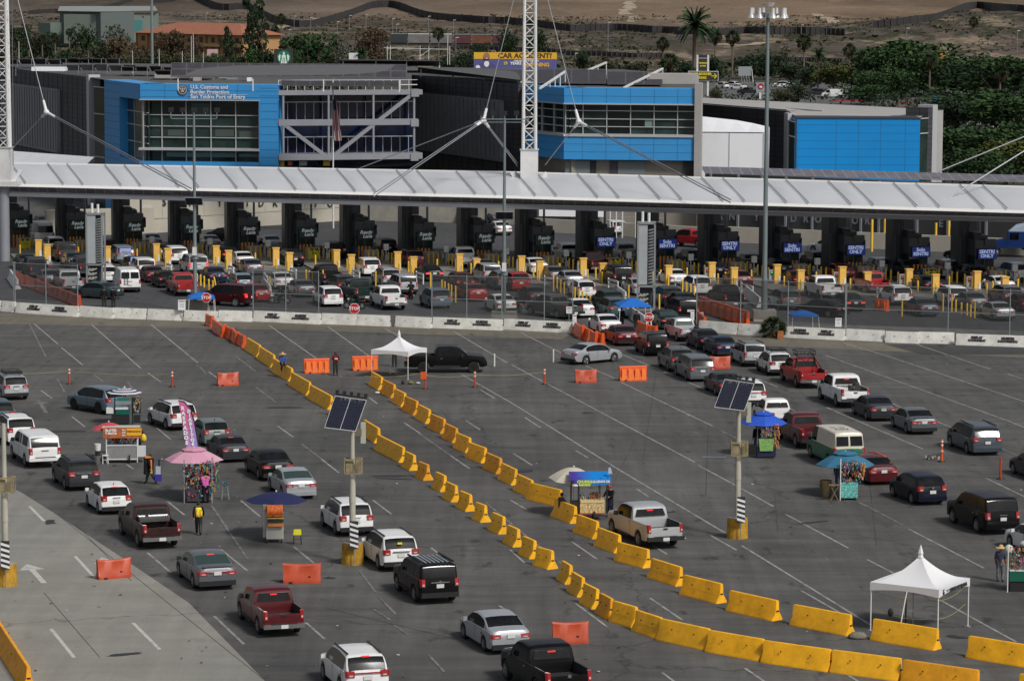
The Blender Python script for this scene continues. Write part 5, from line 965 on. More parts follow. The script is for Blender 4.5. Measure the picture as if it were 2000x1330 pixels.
    for s_,nm_ in ((-1,'tail_l'),(1,'tail_r')):
        g=M(); x0_=s_*(W2+.012);x1_=s_*(W2-tw); yy=y0
        zf=tz; sl=.02 if th>.3 else .05
        # lamp hugging the rear corner
        pr=[(s_*(W2+.010),y0+.24),(s_*(W2+.012),y0+.05),(s_*(W2-.05),y0-.018),(x1_,y0-.030),(x1_,y0+.05),(s_*(W2-.08),y0+.24)]
        b_=[Vector((p[0],p[1]+(.0 if j not in(2,3) else 0),zf-th/2)) for j,p in enumerate(pr)]; t_=[Vector((p[0],p[1]+(.05 if th>.3 else .03),zf+th/2)) for p in pr]
        if s_<0: b_.reverse();t_.reverse()
        q=len(pr); g.add(b_+t_,[list(range(q))[::-1],[q+a for a in range(q)]]+[(a,(a+1)%q,q+(a+1)%q,q+a) for a in range(q)],TLR)
        if n not in('cargovan',): g.box((s_*(W2-tw*.55),y0-.034,tz-th*.22),(tw*.45,.02,th*.22),mat('reverse_lens',(.55,.52,.5),.25))
        out[nm_]=g.mesh('taillight')
    g=M(); pz={'sedan':.80,'hatch':.72,'suv':.82,'boxsuv':.86,'bigsuv':.85,'minivan':.80,'pickup':.55,'oldpickup':.52,'shellpickup':.54,'cargovan':.75,'transit':.72}.get(n,.80)
    g.box((0,y0-.035 if n not in('pickup','oldpickup','shellpickup') else y0-.14,pz),(.34,.02,.17),PLT); out['plate']=g.mesh('license_plate')
    g=M(); bz=low+.12
    if n in('pickup','oldpickup','shellpickup'): g.box((0,y0-.06,.56),(W*.97,.16,.20),CHR); g.box((0,y0-.07,.67),(W*.6,.16,.03),BLK); out['bumper']=g.mesh('bumper'); 
    else:
        ww=W2*2
        g.hexa([(-ww/2*.97,y0-.045,bz-.12),(ww/2*.97,y0-.045,bz-.12),(ww/2*1.0,y0+.26,bz-.12),(-ww/2*1.0,y0+.26,bz-.12),(-ww/2*.97,y0-.055,bz+.10),(ww/2*.97,y0-.055,bz+.10),(ww/2*1.005,y0+.26,bz+.10),(-ww/2*1.005,y0+.26,bz+.10)],BLK); out['bumper']=g.mesh('bumper')
    g=M(); 
    hx=hw(y1-.15); 
    for s_,nm_ in ((-1,'head_l'),(1,'head_r')):
        g=M(); z_=fb(y1-.15)-.10; g.hexa([(s_*hx*.98,y1-.28,z_-.08),(s_*hx*.62,y1-.02,z_-.08),(s_*hx*.60,y1-.10,z_-.08),(s_*hx*.90,y1-.3,z_-.08),(s_*hx*.985,y1-.30,z_+.09),(s_*hx*.62,y1-.05,z_+.07),(s_*hx*.6,y1-.12,z_+.07),(s_*hx*.9,y1-.33,z_+.09)],HL); out[nm_]=g.mesh('headlight')
    mw=k['side'][-1][1]-.12; 
    for s_,nm_ in ((-1,'mir_l'),(1,'mir_r')):
        g=M(); g.box((s_*(W/2+.09),mw,fb(mw)+.07),(.20,.12,.15 if W<1.95 else .22),BLK,taper=.85); out[nm_]=g.mesh('mirror')
    # panes for bodies whose back glass is set in a wall
    if k['rear'] is None:
        g=M()
        if 'bed' in k:
            yb=k['bed'][1]+.075; z0=fb(yb)+.14; z1=ft(yb+.14)-.14; w0=hw(0)*.80;w1=hw(0)*.70
            a=Vector((-w0,yb-.10,z0));b_=Vector((w0,yb-.10,z0));c_=Vector((w1,yb+.015,z1));d_=Vector((-w1,yb+.015,z1)); g.hexa([a,b_,b_+Vector((0,.03,0)),a+Vector((0,.03,0)),d_,c_,c_+Vector((0,.03,0)),d_+Vector((0,.03,0))],GL)
        else:
            tt=k['top']; z0=1.32 if n=='cargovan' else 1.45; z1=1.86 if n=='cargovan' else 2.15
            def yr(z): 
                for (ya,za),(yb2,zb2) in zip(tt,tt[1:]):
                    if za<=z<=zb2: return ya+(yb2-ya)*(z-za)/(zb2-za)
            for xa,xb in (((-.80,-.06),(.06,.80)) if k['panes']==2 else ((-.80,.80),)):
                g.hexa([(xa,yr(z0)-.03,z0),(xb,yr(z0)-.03,z0),(xb,yr(z0)+.02,z0),(xa,yr(z0)+.02,z0),(xa*.96,yr(z1)-.03,z1),(xb*.96,yr(z1)-.03,z1),(xb*.96,yr(z1)+.02,z1),(xa*.96,yr(z1)+.02,z1)],GL)
        out['rear_window']=g.mesh('rear_window')
    # shut lines, handles, emblem, lamp
    g=M(); zt_=fb(y0+.15)
    if n not in('pickup','oldpickup'): 
        g.box((0,y0-.025,tz+th*.1),(.42 if n!='sedan' else .3,.02,.035),CHR if n in('suv','minivan','boxsuv','bigsuv') else BLK)
    else: g.box((0,y0-.02,1.05),(.22,.03,.07),BLK)
    for q in k['side'][:2]:
        for s_ in (-1,1): g.box((s_*(hw(q[1])+.002),q[1]-.12 if q[1]<.2 else q[0]+.2,fb(q[1])-.16),(.02,.18,.03),CHR if W>1.95 else BLK)
    for s_ in (-1,1):
        for yq in ([-.25,k['side'][-1][0]+.15] if k['side'][-1][1]-k['side'][-1][0]>1.9 else [k['side'][-1][0]-.03]): g.box((s_*(hw(yq)*1.0+.001),yq,(low+fb(yq))/2+.08),(.006,.014,(fb(yq)-low)*.8),BLK)
    out['trim']=g.mesh('door_trim')
    out['_']=dict(ft=ft,fb=fb,y0=y0,y1=y1,W=W)
    return out
KM={n:build_kind(n) for n in KD}
TL2={}
def paintslot(o,mt):
    o.material_slots[0].link='OBJECT'; o.material_slots[0].material=mt
def make_car(n):
    k=KD[n];m_=KM[n]; t=thing(n if 'suv' not in n else 'suv',(0,0,-50),n,'car'); P=lambda me,nm,par=t:(lambda o:(S.collection.objects.link(o),setattr(o,'parent',par),o)[2])(bpy.data.objects.new(nm,m_[me]))
    for me,nm in (('body','body'),('underbody','underbody'),('windscreen','windscreen'),('rear_window','rear_window'),('side_window','side_window'),('side_window_r','side_window'),('bed_liner','bed_liner'),('tail_l','taillight'),('tail_r','taillight'),('head_l','headlight'),('head_r','headlight'),('plate','license_plate'),('bumper','bumper'),('mir_l','mirror'),('mir_r','mirror'),('trim','door_trim')):
        if me in m_: P(me,nm)
    for wy in k['wy']:
        for s_ in (-1,1):
            w_=P('wheel','wheel'); w_.location=(s_*(k['W']/2-.12),wy,k['r']); 
            if s_>0: w_.rotation_euler=(0,0,math.pi)
            P('rim','rim',w_)
    return t
PROTO={}; USED={}
NAME={'sedan':'sedan','hatch':'hatchback','suv':'suv','boxsuv':'suv','bigsuv':'large_suv','hatchsuv':'compact_suv','minivan':'minivan','pickup':'pickup_truck','oldpickup':'pickup_truck','shellpickup':'pickup_truck','cargovan':'cargo_van','transit':'passenger_van'}
def car(n,col,px,py,label,hd=None,front=None,side=None,group=None,lit=None,rims=None,extra=(),bump=None,scale=1.0,glass=None):
    """px,py: ground point midway between the rear tyres; front: ground point of a front tyre and rear tyre on the visible side"""
    if n not in PROTO: PROTO[n]=make_car(n)
    t=copy_tree(PROTO[n])
    k=KD[n]; wr=k['wy'][0]
    if side: # ((rx,ry),(fx,fy),sgn) visible-side tyres, sgn -1 = left side of car
        A=G(*side[0]);B=G(*side[1]); d=(B-A).normalized(); th=math.atan2(-d.x,d.y); nn=Vector((d.y,-d.x,0)); c=(A+B)/2-nn*side[2]*(k['W']/2-.12); f=Vector((d.x,d.y,0)); mid=(k['wy'][0]+k['wy'][1])/2; loc=c-f*mid
    else:
        th=R(hd if hd is not None else (lerp(px,[(0,21.5),(300,20),(650,17),(1000,19)]) if group==Q else lerp(py,[(640,13.5),(720,10.5),(890,11),(960,16.5)]))); f=Vector((-math.sin(th),math.cos(th),0)); loc=G(px,py)-f*wr
    t.location=loc; t.rotation_euler=(0,0,th); t.scale=(scale,)*3; t.name=NAME[n]; tag(t,label,'pickup truck' if 'pickup' in n else 'van' if n in('cargovan','transit','minivan') else 'car',group)
    pt=PAINT[col]
    for ch in t.children:
        b=ch.name.split('.')[0]
        if b=='body': paintslot(ch,pt)
        elif b=='mirror' : paintslot(ch,pt if col in('white','red','silver','paleblue','steelblue','maroon') and 'pickup' not in n else BLK)
        elif b=='bumper': 
            if bump=='body': paintslot(ch,pt)
            elif bump=='dark': paintslot(ch,BLK)
        elif b=='taillight' and lit: paintslot(ch,TLB)
        elif b in('rear_window','side_window','windscreen') and glass: paintslot(ch,GLG)
        elif b=='wheel' and rims:
            for c in ch.children: paintslot(c,RIMD if rims=='dark' else CHR)
    ft=KM[n]['_']['ft'];y0=KM[n]['_']['y0'];W=k['W']
    for e in extra:
        g=M(); lt_=None
        if e=='rails':
            for s_ in (-1,1): g.bar((s_*W*.36,y0+.55,ft(y0+.6)+.05),(s_*W*.36,.35,ft(.3)+.06),.05,BLK if col!='silver' else STL); 
            g.obj('roof_rail',t); continue
        if e=='basket':
            z=ft(-.6)+.10
            for s_ in (-1,1): g.bar((s_*.55,-1.5,z+.12),(s_*.55,.1,z+.12),.04,BLK); g.bar((s_*.55,-1.5,z),(s_*.55,.1,z),.04,BLK); [g.bar((s_*.55,-1.5+.4*q,z-.1),(s_*.55,-1.5+.4*q,z+.12),.03,BLK) for q in range(5)]
            for q in range(7): g.bar((-.55,-1.5+.266*q,z),(.55,-1.5+.266*q,z),.035,BLK)
            for yy in (-1.5,.1): g.bar((-.55,yy,z+.12),(.55,yy,z+.12),.04,BLK)
            g.obj('roof_basket',t); continue
        if e=='ribs':
            for q in range(6): g.box((-.5+.2*q,-.9,ft(-.9)+.03),(.10,1.8,.025),GREYM)
            for s_ in (-1,1): g.bar((s_*W*.38,y0+.4,ft(y0+.5)+.08),(s_*W*.38,.3,ft(.3)+.08),.07,BLK)
            g.obj('roof_rack',t); continue
        if e=='antenna': g.bar((0,y0+.75,ft(y0+.75)),(0,y0+.60,ft(y0+.75)+.16),.03,BLK); g.obj('antenna',t); continue
        if e=='stoplamp': 
            yy=KD[n]['rear'][1]+.02 if k['rear'] else k['bed'][1]+.10 if 'bed' in k else y0+.3; g.box((0,yy-.02,ft(yy)-.01+(.02 if k['rear'] else 0)),(.32,.06,.05),TLB); g.obj('brake_lamp',t); continue
        if e=='chromebar': g.box((0,y0-.03,k['tail'][0]+.02),(W*.45,.03,.05),CHR); g.obj('chrome_strip',t); continue
        if e=='lightbar': g.box((0,y0-.028,k['tail'][0]+.04),(W*.6,.02,.05),TLR); g.obj('light_strip',t); continue
        if e=='toolbox': g.box((0,-1.15,1.30),(1.55,.45,.28),CHR); g.box((-.35,-1.15,1.46),(.12,.2,.06),BLK); g.obj('tool_box',t); continue
        if e=='spoiler': g.box((0,y0+.12,ft(y0+.15)+.05),(W*.72,.16,.035),pt); g.obj('spoiler',t); continue
        if e=='ladder':
            for s_ in (-.52,-.22): g.bar((s_,y0-.09,.75),(s_,y0+.05,1.98),.035,BLK)
            for q in range(5): g.bar((-.52,y0-.08+.02*q,.85+.25*q),(-.22,y0-.08+.02*q,.85+.25*q),.03,BLK)
            g.obj('ladder',t); continue
        if e=='rack':   # overhead cargo rack and roll bars of the red pickup
            RB=BLK; z=2.15
            for s_ in (-1,1):
                g.bar((s_*.78,-.95,1.27),(s_*.60,-.70,2.0),.07,RB); g.bar((s_*.60,-.70,2.0),(s_*.62,-.1,z),.05,RB); g.bar((s_*.84,-1.9,1.28),(s_*.62,-.72,2.0),.06,RB)
                g.bar((s_*.62,-.9,z),(s_*.62,.3,z),.045,RB); g.bar((s_*.66,-.95,z+.28),(s_*.66,.35,z+.28),.045,RB)
                for q in range(4): g.bar((s_*.62,-.9+.4*q,z),(s_*.66,-.95+.43*q,z+.28),.035,RB)
            g.bar((-.6,-.70,2.0),(.6,-.70,2.0),.06,RB); g.bar((-.7,-.85,1.6),(.7,-.85,1.6),.05,RB); g.bar((-.5,-.88,1.35),(.45,-.72,1.95),.04,RB); g.bar((.5,-.88,1.35),(-.45,-.72,1.95),.04,RB)
            for yy in (-.95,.35): g.bar((-.66,yy,z+.28),(.66,yy,z+.28),.045,RB)
            for q in range(6): g.bar((-.5+.2*q,-.9,z),(-.5+.2*q,.3,z),.03,RB); g.bar((-.66+.26*q,-.95,z),(-.66+.26*q,-.95,z+.28),.03,RB)
            g.obj('cargo_rack',t); continue
        if e=='cargo': g.box((.2,-1.9,1.22),(.7,.5,.35),mat('bed_cargo',(.04,.04,.04),.6)); g.cyl((.35,-1.8,1.4),(.35,-1.8,1.55),.25,.2,BLK,10); g.bar((-.7,-1.4,1.3),(.8,-1.6,1.34),.06,GREYM); g.bar((-.75,-1.1,1.28),(.1,-2.3,1.3),.06,GREYM); g.obj('bed_load',t); continue
        if e=='logo': g.cyl((0,y0-.035,k['tail'][0]+.04),(0,y0-.05,k['tail'][0]+.04),.07,.07,CHR,12); g.obj('emblem',t); continue
        if e=='yellowtag': g.box((-.05,y0+.11,1.38),(.22,.02,.10),mat('yellow_sticker',(.75,.7,.03),.5)); g.obj('sticker',t); continue
        if e=='spare': g.cyl((.1,y0-.05,1.0),(.1,y0-.25,1.0),.36,.36,TY,18); g.cyl((.1,y0-.25,1.0),(.1,y0-.27,1.0),.18,.18,RIMD,10); g.obj('spare_wheel',t); continue
        if e=='steps': 
            for s_ in (-1,1): g.box((s_*W*.49,.4,.42),(.14,1.9,.06),BLK)
            g.obj('side_step',t); continue
        if e=='cladding':
            for s_ in (-1,1): g.box((s_*W*.495,.0,k['low']+.07),(.05,1.9,.16),BLK)
            g.obj('cladding',t); continue
        if e=='mural': yy=y0+.02; g.hexa([(-.62,y0+.02,1.12),(.62,y0+.02,1.12),(.62,y0+.06,1.12),(-.62,y0+.06,1.12),(-.56,y0+.26,1.56),(.56,y0+.26,1.56),(.56,y0+.3,1.56),(-.56,y0+.3,1.56)],mat('mural_blue',(.02,.05,.35),.4)); g.obj('window_mural',t); g=M(); [g.bar((-.35+.14*q,y0+.06,1.28+.05*math.sin(q)),(-.25+.14*q,y0+.05,1.25+.05*math.cos(q)),.07,mat('mural_gold',(.6,.45,.05),.4)) for q in range(6)]; g.obj('mural_ornament',t); continue
    return t
def halves(n,lowmt,z,t):   # two-tone: lower band slightly proud, following the body side
    me=KM[n]['body']; k=KD[n]; vs=[];fs=[];vi={}
    for p in me.polygons:
        c=p.center
        if c.z<z+.02 and abs(p.normal.z)<.75:
            idx=[]
            for v in p.vertices:
                if v not in vi: vi[v]=len(vs); q=me.vertices[v].co+me.vertices[v].normal*.006; q.z=min(q.z,z); vs.append(tuple(q))
                idx.append(vi[v])
            fs.append(idx)
    g=M(); g.add(vs,fs,lowmt); g.obj('lower_panel',t,30,norm=False)
Q='cars and trucks queuing at the left'; 
car('hatchsuv','silver',28,787,'silver compact SUV with black roof basket at the left edge',group=Q,extra=('basket',),rims='chrome')
car('suv','teal',-2,842,'teal SUV roof peeking out at the left edge behind the white SUV',group=Q)
car('suv','white',38,874,'white SUV with roof rails directly ahead of the white truck with shell',group=Q,extra=('rails',),bump='body')
car('shellpickup','white',82,917,'white pickup truck with white camper shell at the far left',group=Q,extra=('steps',),bump='body')
car('suv','darkgrey',160,961,'dark grey SUV with lit wide taillights behind the white shell truck',group=Q,extra=('rails','chromebar'))
car('hatch','white',224,1007,'small white hatchback with round wraparound taillights near the brown truck',group=Q,extra=('stoplamp','antenna'),bump=None)
car('pickup','brown',309,1071,'dark brown pickup truck with chrome toolbox across its bed',group=Q,extra=('toolbox','steps'))
car('sedan','grey',418,1150,'grey sedan with thin spoiler and joined red tail lamps, above the red truck',group=Q,extra=('spoiler','lightbar','stoplamp'),scale=1.05,glass=True)
car('pickup','maroon',549,1240,'dark red double-cab pickup truck with chrome bumper at lower left',group=Q,scale=.93,extra=('steps','stoplamp'))
car('suv','white',712,1355,'white SUV with joined tail lamps cut off by the bottom edge',group=Q,extra=('rails','lightbar','stoplamp'),bump='dark')
car('suv','white',691,1045,'white SUV partly behind the solar lamp pole, slim dark tail lamps',group=Q,extra=('rails',))
car('suv','white',777,1112,'white SUV with tall red corner lamps and yellow window sticker',group=Q,extra=('rails','yellowtag','chromebar'))
car('boxsuv','black',851,1174,'black SUV with ribbed roof rack in the middle foreground',group=Q,extra=('ribs','chromebar','logo','steps'),scale=1.02)
car('sedan','silver',988,1269,'silver-grey sedan just ahead of the black truck at the bottom',group=Q,extra=('antenna',))
car('pickup','black',1097,1360,'black pickup truck cut off by the bottom edge',group=Q,extra=('stoplamp','logo'),bump='dark')
car('suv','steelblue',0,0,'blue-grey SUV seen from its side behind the striped umbrella',side=((196,815),(146,807),-1),group=Q,rims='dark',extra=('cladding',))
car('suv','white',0,0,'white SUV turned sideways behind the feather flag',side=((329,845),(296,834),-1),group=Q,extra=('cladding','rails'))
car('hatch','greygreen',420,873,'grey-green hatchback with tall red lamps right of the feather flag',group=Q,extra=('antenna',),bump='body')
car('sedan','darkgrey',456,904,'dark grey sedan right of the pink umbrella stall',group=Q,extra=('stoplamp',),scale=.95,bump='body')
car('sedan','black',537,938,'black sedan with tall narrow tail lamps ahead of the old silver sedan',group=Q,scale=1.05)
car('sedan','silver',583,974,'old silver sedan partly hidden by the navy umbrella',group=Q,extra=('lightbar',),bump='body',glass=True)
MQ='vehicles in the open middle of the lot'
car('sedan','silver',0,0,'silver sedan seen from its right side crossing the open lot',side=((1141.7,711),(1200,705),1),group=MQ,bump='dark',rims='chrome')
car('pickup','black',0,0,'black double-cab pickup seen from the side beside the small white tent',side=((834,730),(918.5,729),1),group=MQ,rims='dark',scale=1.0,extra=('steps','cladding'),bump='dark')
car('pickup','beige',1285,1063,'pale silver double-cab pickup truck beside the churro cart',hd=19.5,group=MQ,extra=('stoplamp','steps'),bump='dark')
RQ='vehicles queuing up through the lane mouth'
car('sedan','white',1188,650,'white sedan entering the lane mouth between orange barriers',group=RQ,bump='dark'); car('sedan','maroon',1221,672,'maroon sedan behind the white sedan at the lane mouth',group=RQ)
car('boxsuv','black',1280,692,'black SUV with silver bumper below the orange barriers of the lane mouth',group=RQ,scale=.95,bump='body'); car('suv','dust',1328,722,'dusty grey SUV just ahead of the grey minivan',group=RQ,extra=('antenna',))
car('minivan','grey',1366,740,'grey minivan with chrome strip left of the orange barrier',group=RQ,extra=('chromebar',),bump='body'); car('sedan','darkgrey',1422,768,'dark grey sedan partly behind the right solar panel',group=RQ)
car('suv','white',1466,789,'white SUV hidden behind the right solar panel',group=RQ,extra=('lightbar',)); car('sedan','black',1305,640,'black sedan right behind the stop sign at the lane mouth',group=RQ,lit=False,glass=True)
car('oldpickup','silver',1342,663,'old silver pickup truck with split rear window at the lane mouth',group=RQ,bump=None,glass=True); car('sedan','navy',1382,679,'navy sedan right behind the old silver pickup',group=RQ)
car('sedan','blue',1415,692,'dark blue sedan left of the beige SUV',group=RQ,scale=.97); car('boxsuv','beige',1470,711,'beige SUV with silver roof rack in the right queue',group=RQ,extra=('ribs',),scale=.94)
car('hatchsuv','white',1520,728,'white compact SUV with black roof box ahead of the red truck',group=RQ,extra=('basket','cladding'),rims='dark'); car('pickup','red',1581,751,'bright red pickup truck with black overhead cargo rack',group=RQ,extra=('rack','logo'))
car('pickup','white',1661,788,'white pickup truck with tools in its bed behind the red truck',group=RQ,extra=('cargo','steps','stoplamp'),scale=1.03); car('sedan','darkgrey',1718,814,'dark grey sedan behind the white work truck',group=RQ,extra=('chromebar',))
car('sedan','grey',1797,839,'grey sedan with chrome-edged bumper between dark sedan and minivan',group=RQ,extra=('lightbar','spoiler')); car('minivan','bluegrey',1919,878,'old blue-grey minivan with roof rails at the right edge',group=RQ,extra=('rails',),bump='body')
car('sedan','darkgrey',2046,930,'dark sedan nose cut off by the right edge behind the red post',group=RQ); car('oldpickup','white',1526,831,'white pickup truck behind the blue umbrella stall',group=RQ,scale=1.0)
car('pickup','maroon',1585,868,'dusty maroon pickup truck ahead of the green and cream van',group=RQ,extra=('steps',),bump='dark')
t=car('cargovan','cream',1650,904,'old panel van, cream above and green below, with dark roof scrawls',group=RQ,bump='dark'); halves('cargovan',PAINT['green'],1.22,t)
g=M(); 
for a in ((-.5,-1.6,-.35,-1.2),(-.35,-1.2,-.2,-1.6),(-.05,-1.7,-.05,-1.1),(.1,-1.15,.25,-1.65),(.25,-1.65,.35,-1.2),(-.6,-.9,-.2,-.9),(-.1,-.8,.3,-.85),(0,-.4,.4,-.5),(-.5,-.3,-.2,-.5)): z=2.115; g.bar((a[0],a[1],z),(a[2],a[3],z),.05,mat('scrawl',(.12,.11,.09),.9),h=.01)
g.obj('roof_scrawl',t)
car('sedan','maroon',1716,937,'dark red sedan with red cloth on its roof, behind the teal umbrella',group=RQ,bump='body'); car('hatch','navy',1811,976,'navy hatchback left of the large black SUV',group=RQ,extra=('logo',),bump='body',scale=1.04)
car('bigsuv','black',1944,1031,'large black SUV at the right edge above the big white tent',group=RQ,bump='body'); car('sedan','white',2054,1078,'white car nose at the right edge beside the snack stall',group=RQ)
t=bpy.data.objects.new('red_cloth',None); bpy.data.objects.remove(t)
g=M(); p=G(1716,937); g.bar((.05,1.6,1.50),(.45,.75,1.42),.16,REDP,h=.05); g.bar((-.3,1.9,1.49),(.05,1.6,1.50),.14,REDP,h=.05); g.bar((.45,.75,1.42),(.72,-.05,1.12),.18,REDP,h=.05); o=g.obj('red_cloth'); o.location=p; tag(o,'crumpled red cloth trailing over the roof of the dark red sedan','cloth')
LQ='vehicles in the inspection lanes'
L4=[('sedan','navy',0,509,'navy car cut off by the left edge in the lanes'),('sedan','darkgrey',52,534,'dark sedan behind the yellow warning sign at the far left'),('pickup','darkgrey',74,551,'dark grey pickup behind the left fence'),('sedan','grey',99,566,'grey car hidden ahead of the silver pickup at left'),
('pickup','silver',139,577,'silver pickup truck behind the left end of the lanes fence'),('sedan','teal',145,530,'teal-silver sedan behind the left grey pylon'),('pickup','darkgrey',170,547,'dark pickup mostly hidden by the left grey pylon'),('hatch','white',209,557,'white hatchback right beside the left grey pylon'),
('transit','white',85,487,'tall white passenger van at the second booth'),('suv','darkgrey',85,458,'dark SUV beyond the tall white van'),('suv','white',107,502,'white SUV with red lamps behind the first yellow detector posts'),('bigsuv','darkgrey',128,518,'dark grey SUV right behind the small white one at left'),
('minivan','paleblue',241,520,'minivan with blue and gold mural on its rear window'),('hatch','maroon',211,502,'dark maroon hatchback just right of the pylon top'),('sedan','silver',297,490,'silver sedan at the fourth booth'),('sedan','navy',331,511,'navy sedan behind the first white van with covered window'),
('minivan','white',346,521,'white van with a white rear window'),('bigsuv','beige',383,541,'beige-silver SUV with bright red lamps beside the floodlight pole'),('sedan','black',263,538,'black sedan between mural minivan and white SUV'),('boxsuv','white',282,547,'white SUV right of the white ladder van'),
('sedan','maroon',300,557,'maroon sedan left of the black hatchback'),('hatch','black',324,567,'black hatchback beside the bright red pickup'),('pickup','red',362,582,'bright red pickup truck left of the floodlight pole'),('sedan','blue',421,558,'dark blue sedan with an officer standing behind it'),
('sedan','silver',411,492,'silver sedan at the fifth booth'),('sedan','black',447,515,'black sedan with lit lamps left of the white sedan'),('sedan','white',476,526,'white sedan right of the second pair of detector posts'),('sedan','grey',493,541,'grey sedan with bright number plate behind the fifth pair of posts'),
('hatch','paleblue',474,571,'pale blue hatchback above the long dark maroon SUV'),('sedan','red',505,593,'faded red sedan behind the fence near the motorcycle'),('sedan','silver',530,492,'silver-white sedan with an officer at its door'),('suv','black',572,524,'black and silver SUV near the yellow warning block'),
('sedan','white',552,568,'white sedan behind the second fence panel'),('sedan','grey',594,583,'dim grey sedan ahead of the white SUV behind the fence'),('pickup','black',645,562,'black pickup truck at the sixth island'),('suv','darkgrey',672,577,'dark grey SUV just behind the black pickup'),
('suv','white',646,601,'white SUV just right of the second fence panel'),('pickup','darkgreen',709,592,'dark green pickup behind the white double-cab'),('pickup','white',767,606,'white double-cab pickup in the middle of the lanes'),('suv','white',722,541,'white SUV at the seventh pair of yellow posts'),
('suv','black',655,508,'black SUV at the seventh booth'),('suv','beige',760,562,'beige SUV with roof rails ahead of the old silver SUV'),('boxsuv','silver',792,577,'old silver SUV behind the motorcyclist'),('suv','steelblue',857,603,'blue-grey SUV with its left half outside the fence'),
('suv','navy',755,500,'dark blue SUV at the eighth booth'),('suv','maroon',806,523,'dark maroon SUV between the eighth posts'),('sedan','black',843,550,'black sedan with a bright red glow on its trunk'),('sedan','red',928,588,'red sedan behind the long fence'),
('suv','darkred',903,570,'dark red SUV behind the long fence ahead of the red sedan'),('pickup','white',912,523,'white pickup truck at the ninth booth'),('sedan','darkgrey',946,538,'dark car partly behind a ninth island post'),('boxsuv','silver',956,553,'silver square SUV left of the middle floodlight pole'),
('sedan','white',984,610,'white sedan behind the fence left of the middle floodlight pole'),('suv','steelblue',984,566,'blue-grey SUV just left of the middle floodlight pole'),('sedan','white',1048,534,'white sedan at the tenth island'),('suv','red',1012,568,'red SUV right of the middle floodlight pole'),
('sedan','grey',1085,551,'grey sedan with red lamps at the tenth island'),('sedan','silver',1118,560,'pale silver sedan ahead of the white hatchback'),('hatch','white',1142,580,'white hatchback with open dark tailgate near the fence'),('sedan','darkgrey',1047,593,'dim dark sedan behind the right part of the long fence'),
('sedan','white',1136,618,'white sedan at the right end of the long fence'),('pickup','white',1116,513,'white pickup at the last ready lane booth with a figure on its roof'),('pickup','maroon',1166,531,'maroon pickup at the first blue sign booth'),('bigsuv','black',1211,557,'black SUV left of the right grey pylon'),
('suv','darkgreen',1194,605,'dark green SUV ahead of the teal SUV'),('suv','teal',1204,620,'teal SUV behind the right blue canopy'),('pickup','silver',1226,511,'silver pickup at the second blue sign booth'),('sedan','silver',1250,574,'silver car partly behind the right grey pylon'),
('sedan','white',1320,555,'white coupe right of the right grey pylon'),('suv','darkgrey',1309,596,'dark SUV right of the grey pylon base'),('sedan','darkgreen',1340,603,'dark green sedan ahead of the small black SUV'),('boxsuv','black',1339,622,'small black SUV at the left end of the right fence'),
('suv','white',1366,573,'white SUV above the right orange row'),('pickup','black',1428,599,'black pickup truck behind the right fence'),('suv','black',1354,518,'black SUV at the third blue sign booth'),('sedan','navy',1400,538,'navy sedan between yellow posts right of the white SUV'),
('sedan','maroon',1447,557,'maroon sedan left of the tall pole'),('sedan','black',1469,522,'dark sedan with pinkish lamps left of the tall pole'),('suv','navy',1524,535,'navy SUV right of the tall pole'),('sedan','darkred',1560,556,'dark red sedan left of the white pickup at right'),
('pickup','white',1617,578,'white pickup truck right of the tall pole'),('suv','grey',1539,600,'grey SUV behind the fence just right of the tall pole'),('sedan','black',1664,602,'black sedan with lit red lamps behind the right fence'),('boxsuv','black',1598,522,'black SUV at the fifth blue sign booth'),
('sedan','red',1647,541,'dark car with red and white lamps at the last but two island'),('pickup','red',1711,568,'deep red pickup truck left of the white SUV at right'),('suv','white',1757,590,'white SUV with black trim beside the orange barrier at right'),('sedan','bluegrey',1808,611,'blue-grey sedan in front of the white SUV at right'),
('suv','silver',1722,532,'silver SUV at the sixth blue sign booth'),('boxsuv','silver',1855,537,'old silver SUV with a spare wheel on its back'),('pickup','navy',1784,541,'navy pickup left of the dark blue sedan at right'),('sedan','navy',1816,564,'dark blue sedan between the last yellow posts'),
('suv','white',1866,590,'white SUV with round corner lamps near the right edge'),('sedan','grey',1904,598,'grey sedan behind the short railed bollard row'),('sedan','silver',1956,618,'silver sedan at the right end of the lanes'),('sedan','darkred',2006,600,'dark red car cut off by the right edge in the lanes'),
('minivan','silver',1990,541,'grey van at the right edge behind the last booth'),('sedan','white',1958,564,'white car between the last two booth islands'),('suv','darkgrey',1904,545,'dark SUV left of the last booth'),('suv','grey',1972,588,'dim grey SUV at the far right lane')]
for a in L4:
    kw={}
    if 'mural' in a[4]: kw=dict(extra=('mural',))
    if 'spare' in a[4]: kw=dict(extra=('spare',))
    if 'lit' in a[4] or 'glow' in a[4] or 'bright red lamps' in a[4]: kw=dict(lit=True)
    if 'roof rails' in a[4]: kw=dict(extra=('rails',))
    if a[0]=='suv' and a[1]=='white' and 'black trim' in a[4]: kw=dict(extra=('cladding','rails'))
    if a[0] in('sedan','suv','hatch') and not kw: kw=dict(bump='body' if (a[2]*7)%3 else None)
    h_=lerp(a[2],[(0,17.5),(800,17),(1400,12.5),(2000,11.5)])
    car(*a,group=LQ,hd=h_,**kw)
car('cargovan','white',251,576,'white cargo van with a ladder on its back door',group=LQ,extra=('ladder',),hd=14)
car('sedan','teal',0,0,'dark teal sedan turned half sideways near two officers',side=((197,591),(158,589),-1),group=LQ); car('bigsuv','darkred',0,0,'long dark maroon SUV seen from the side behind the left blue canopy',side=((461,604),(402,601),-1),group=LQ,rims='chrome',lit=True)
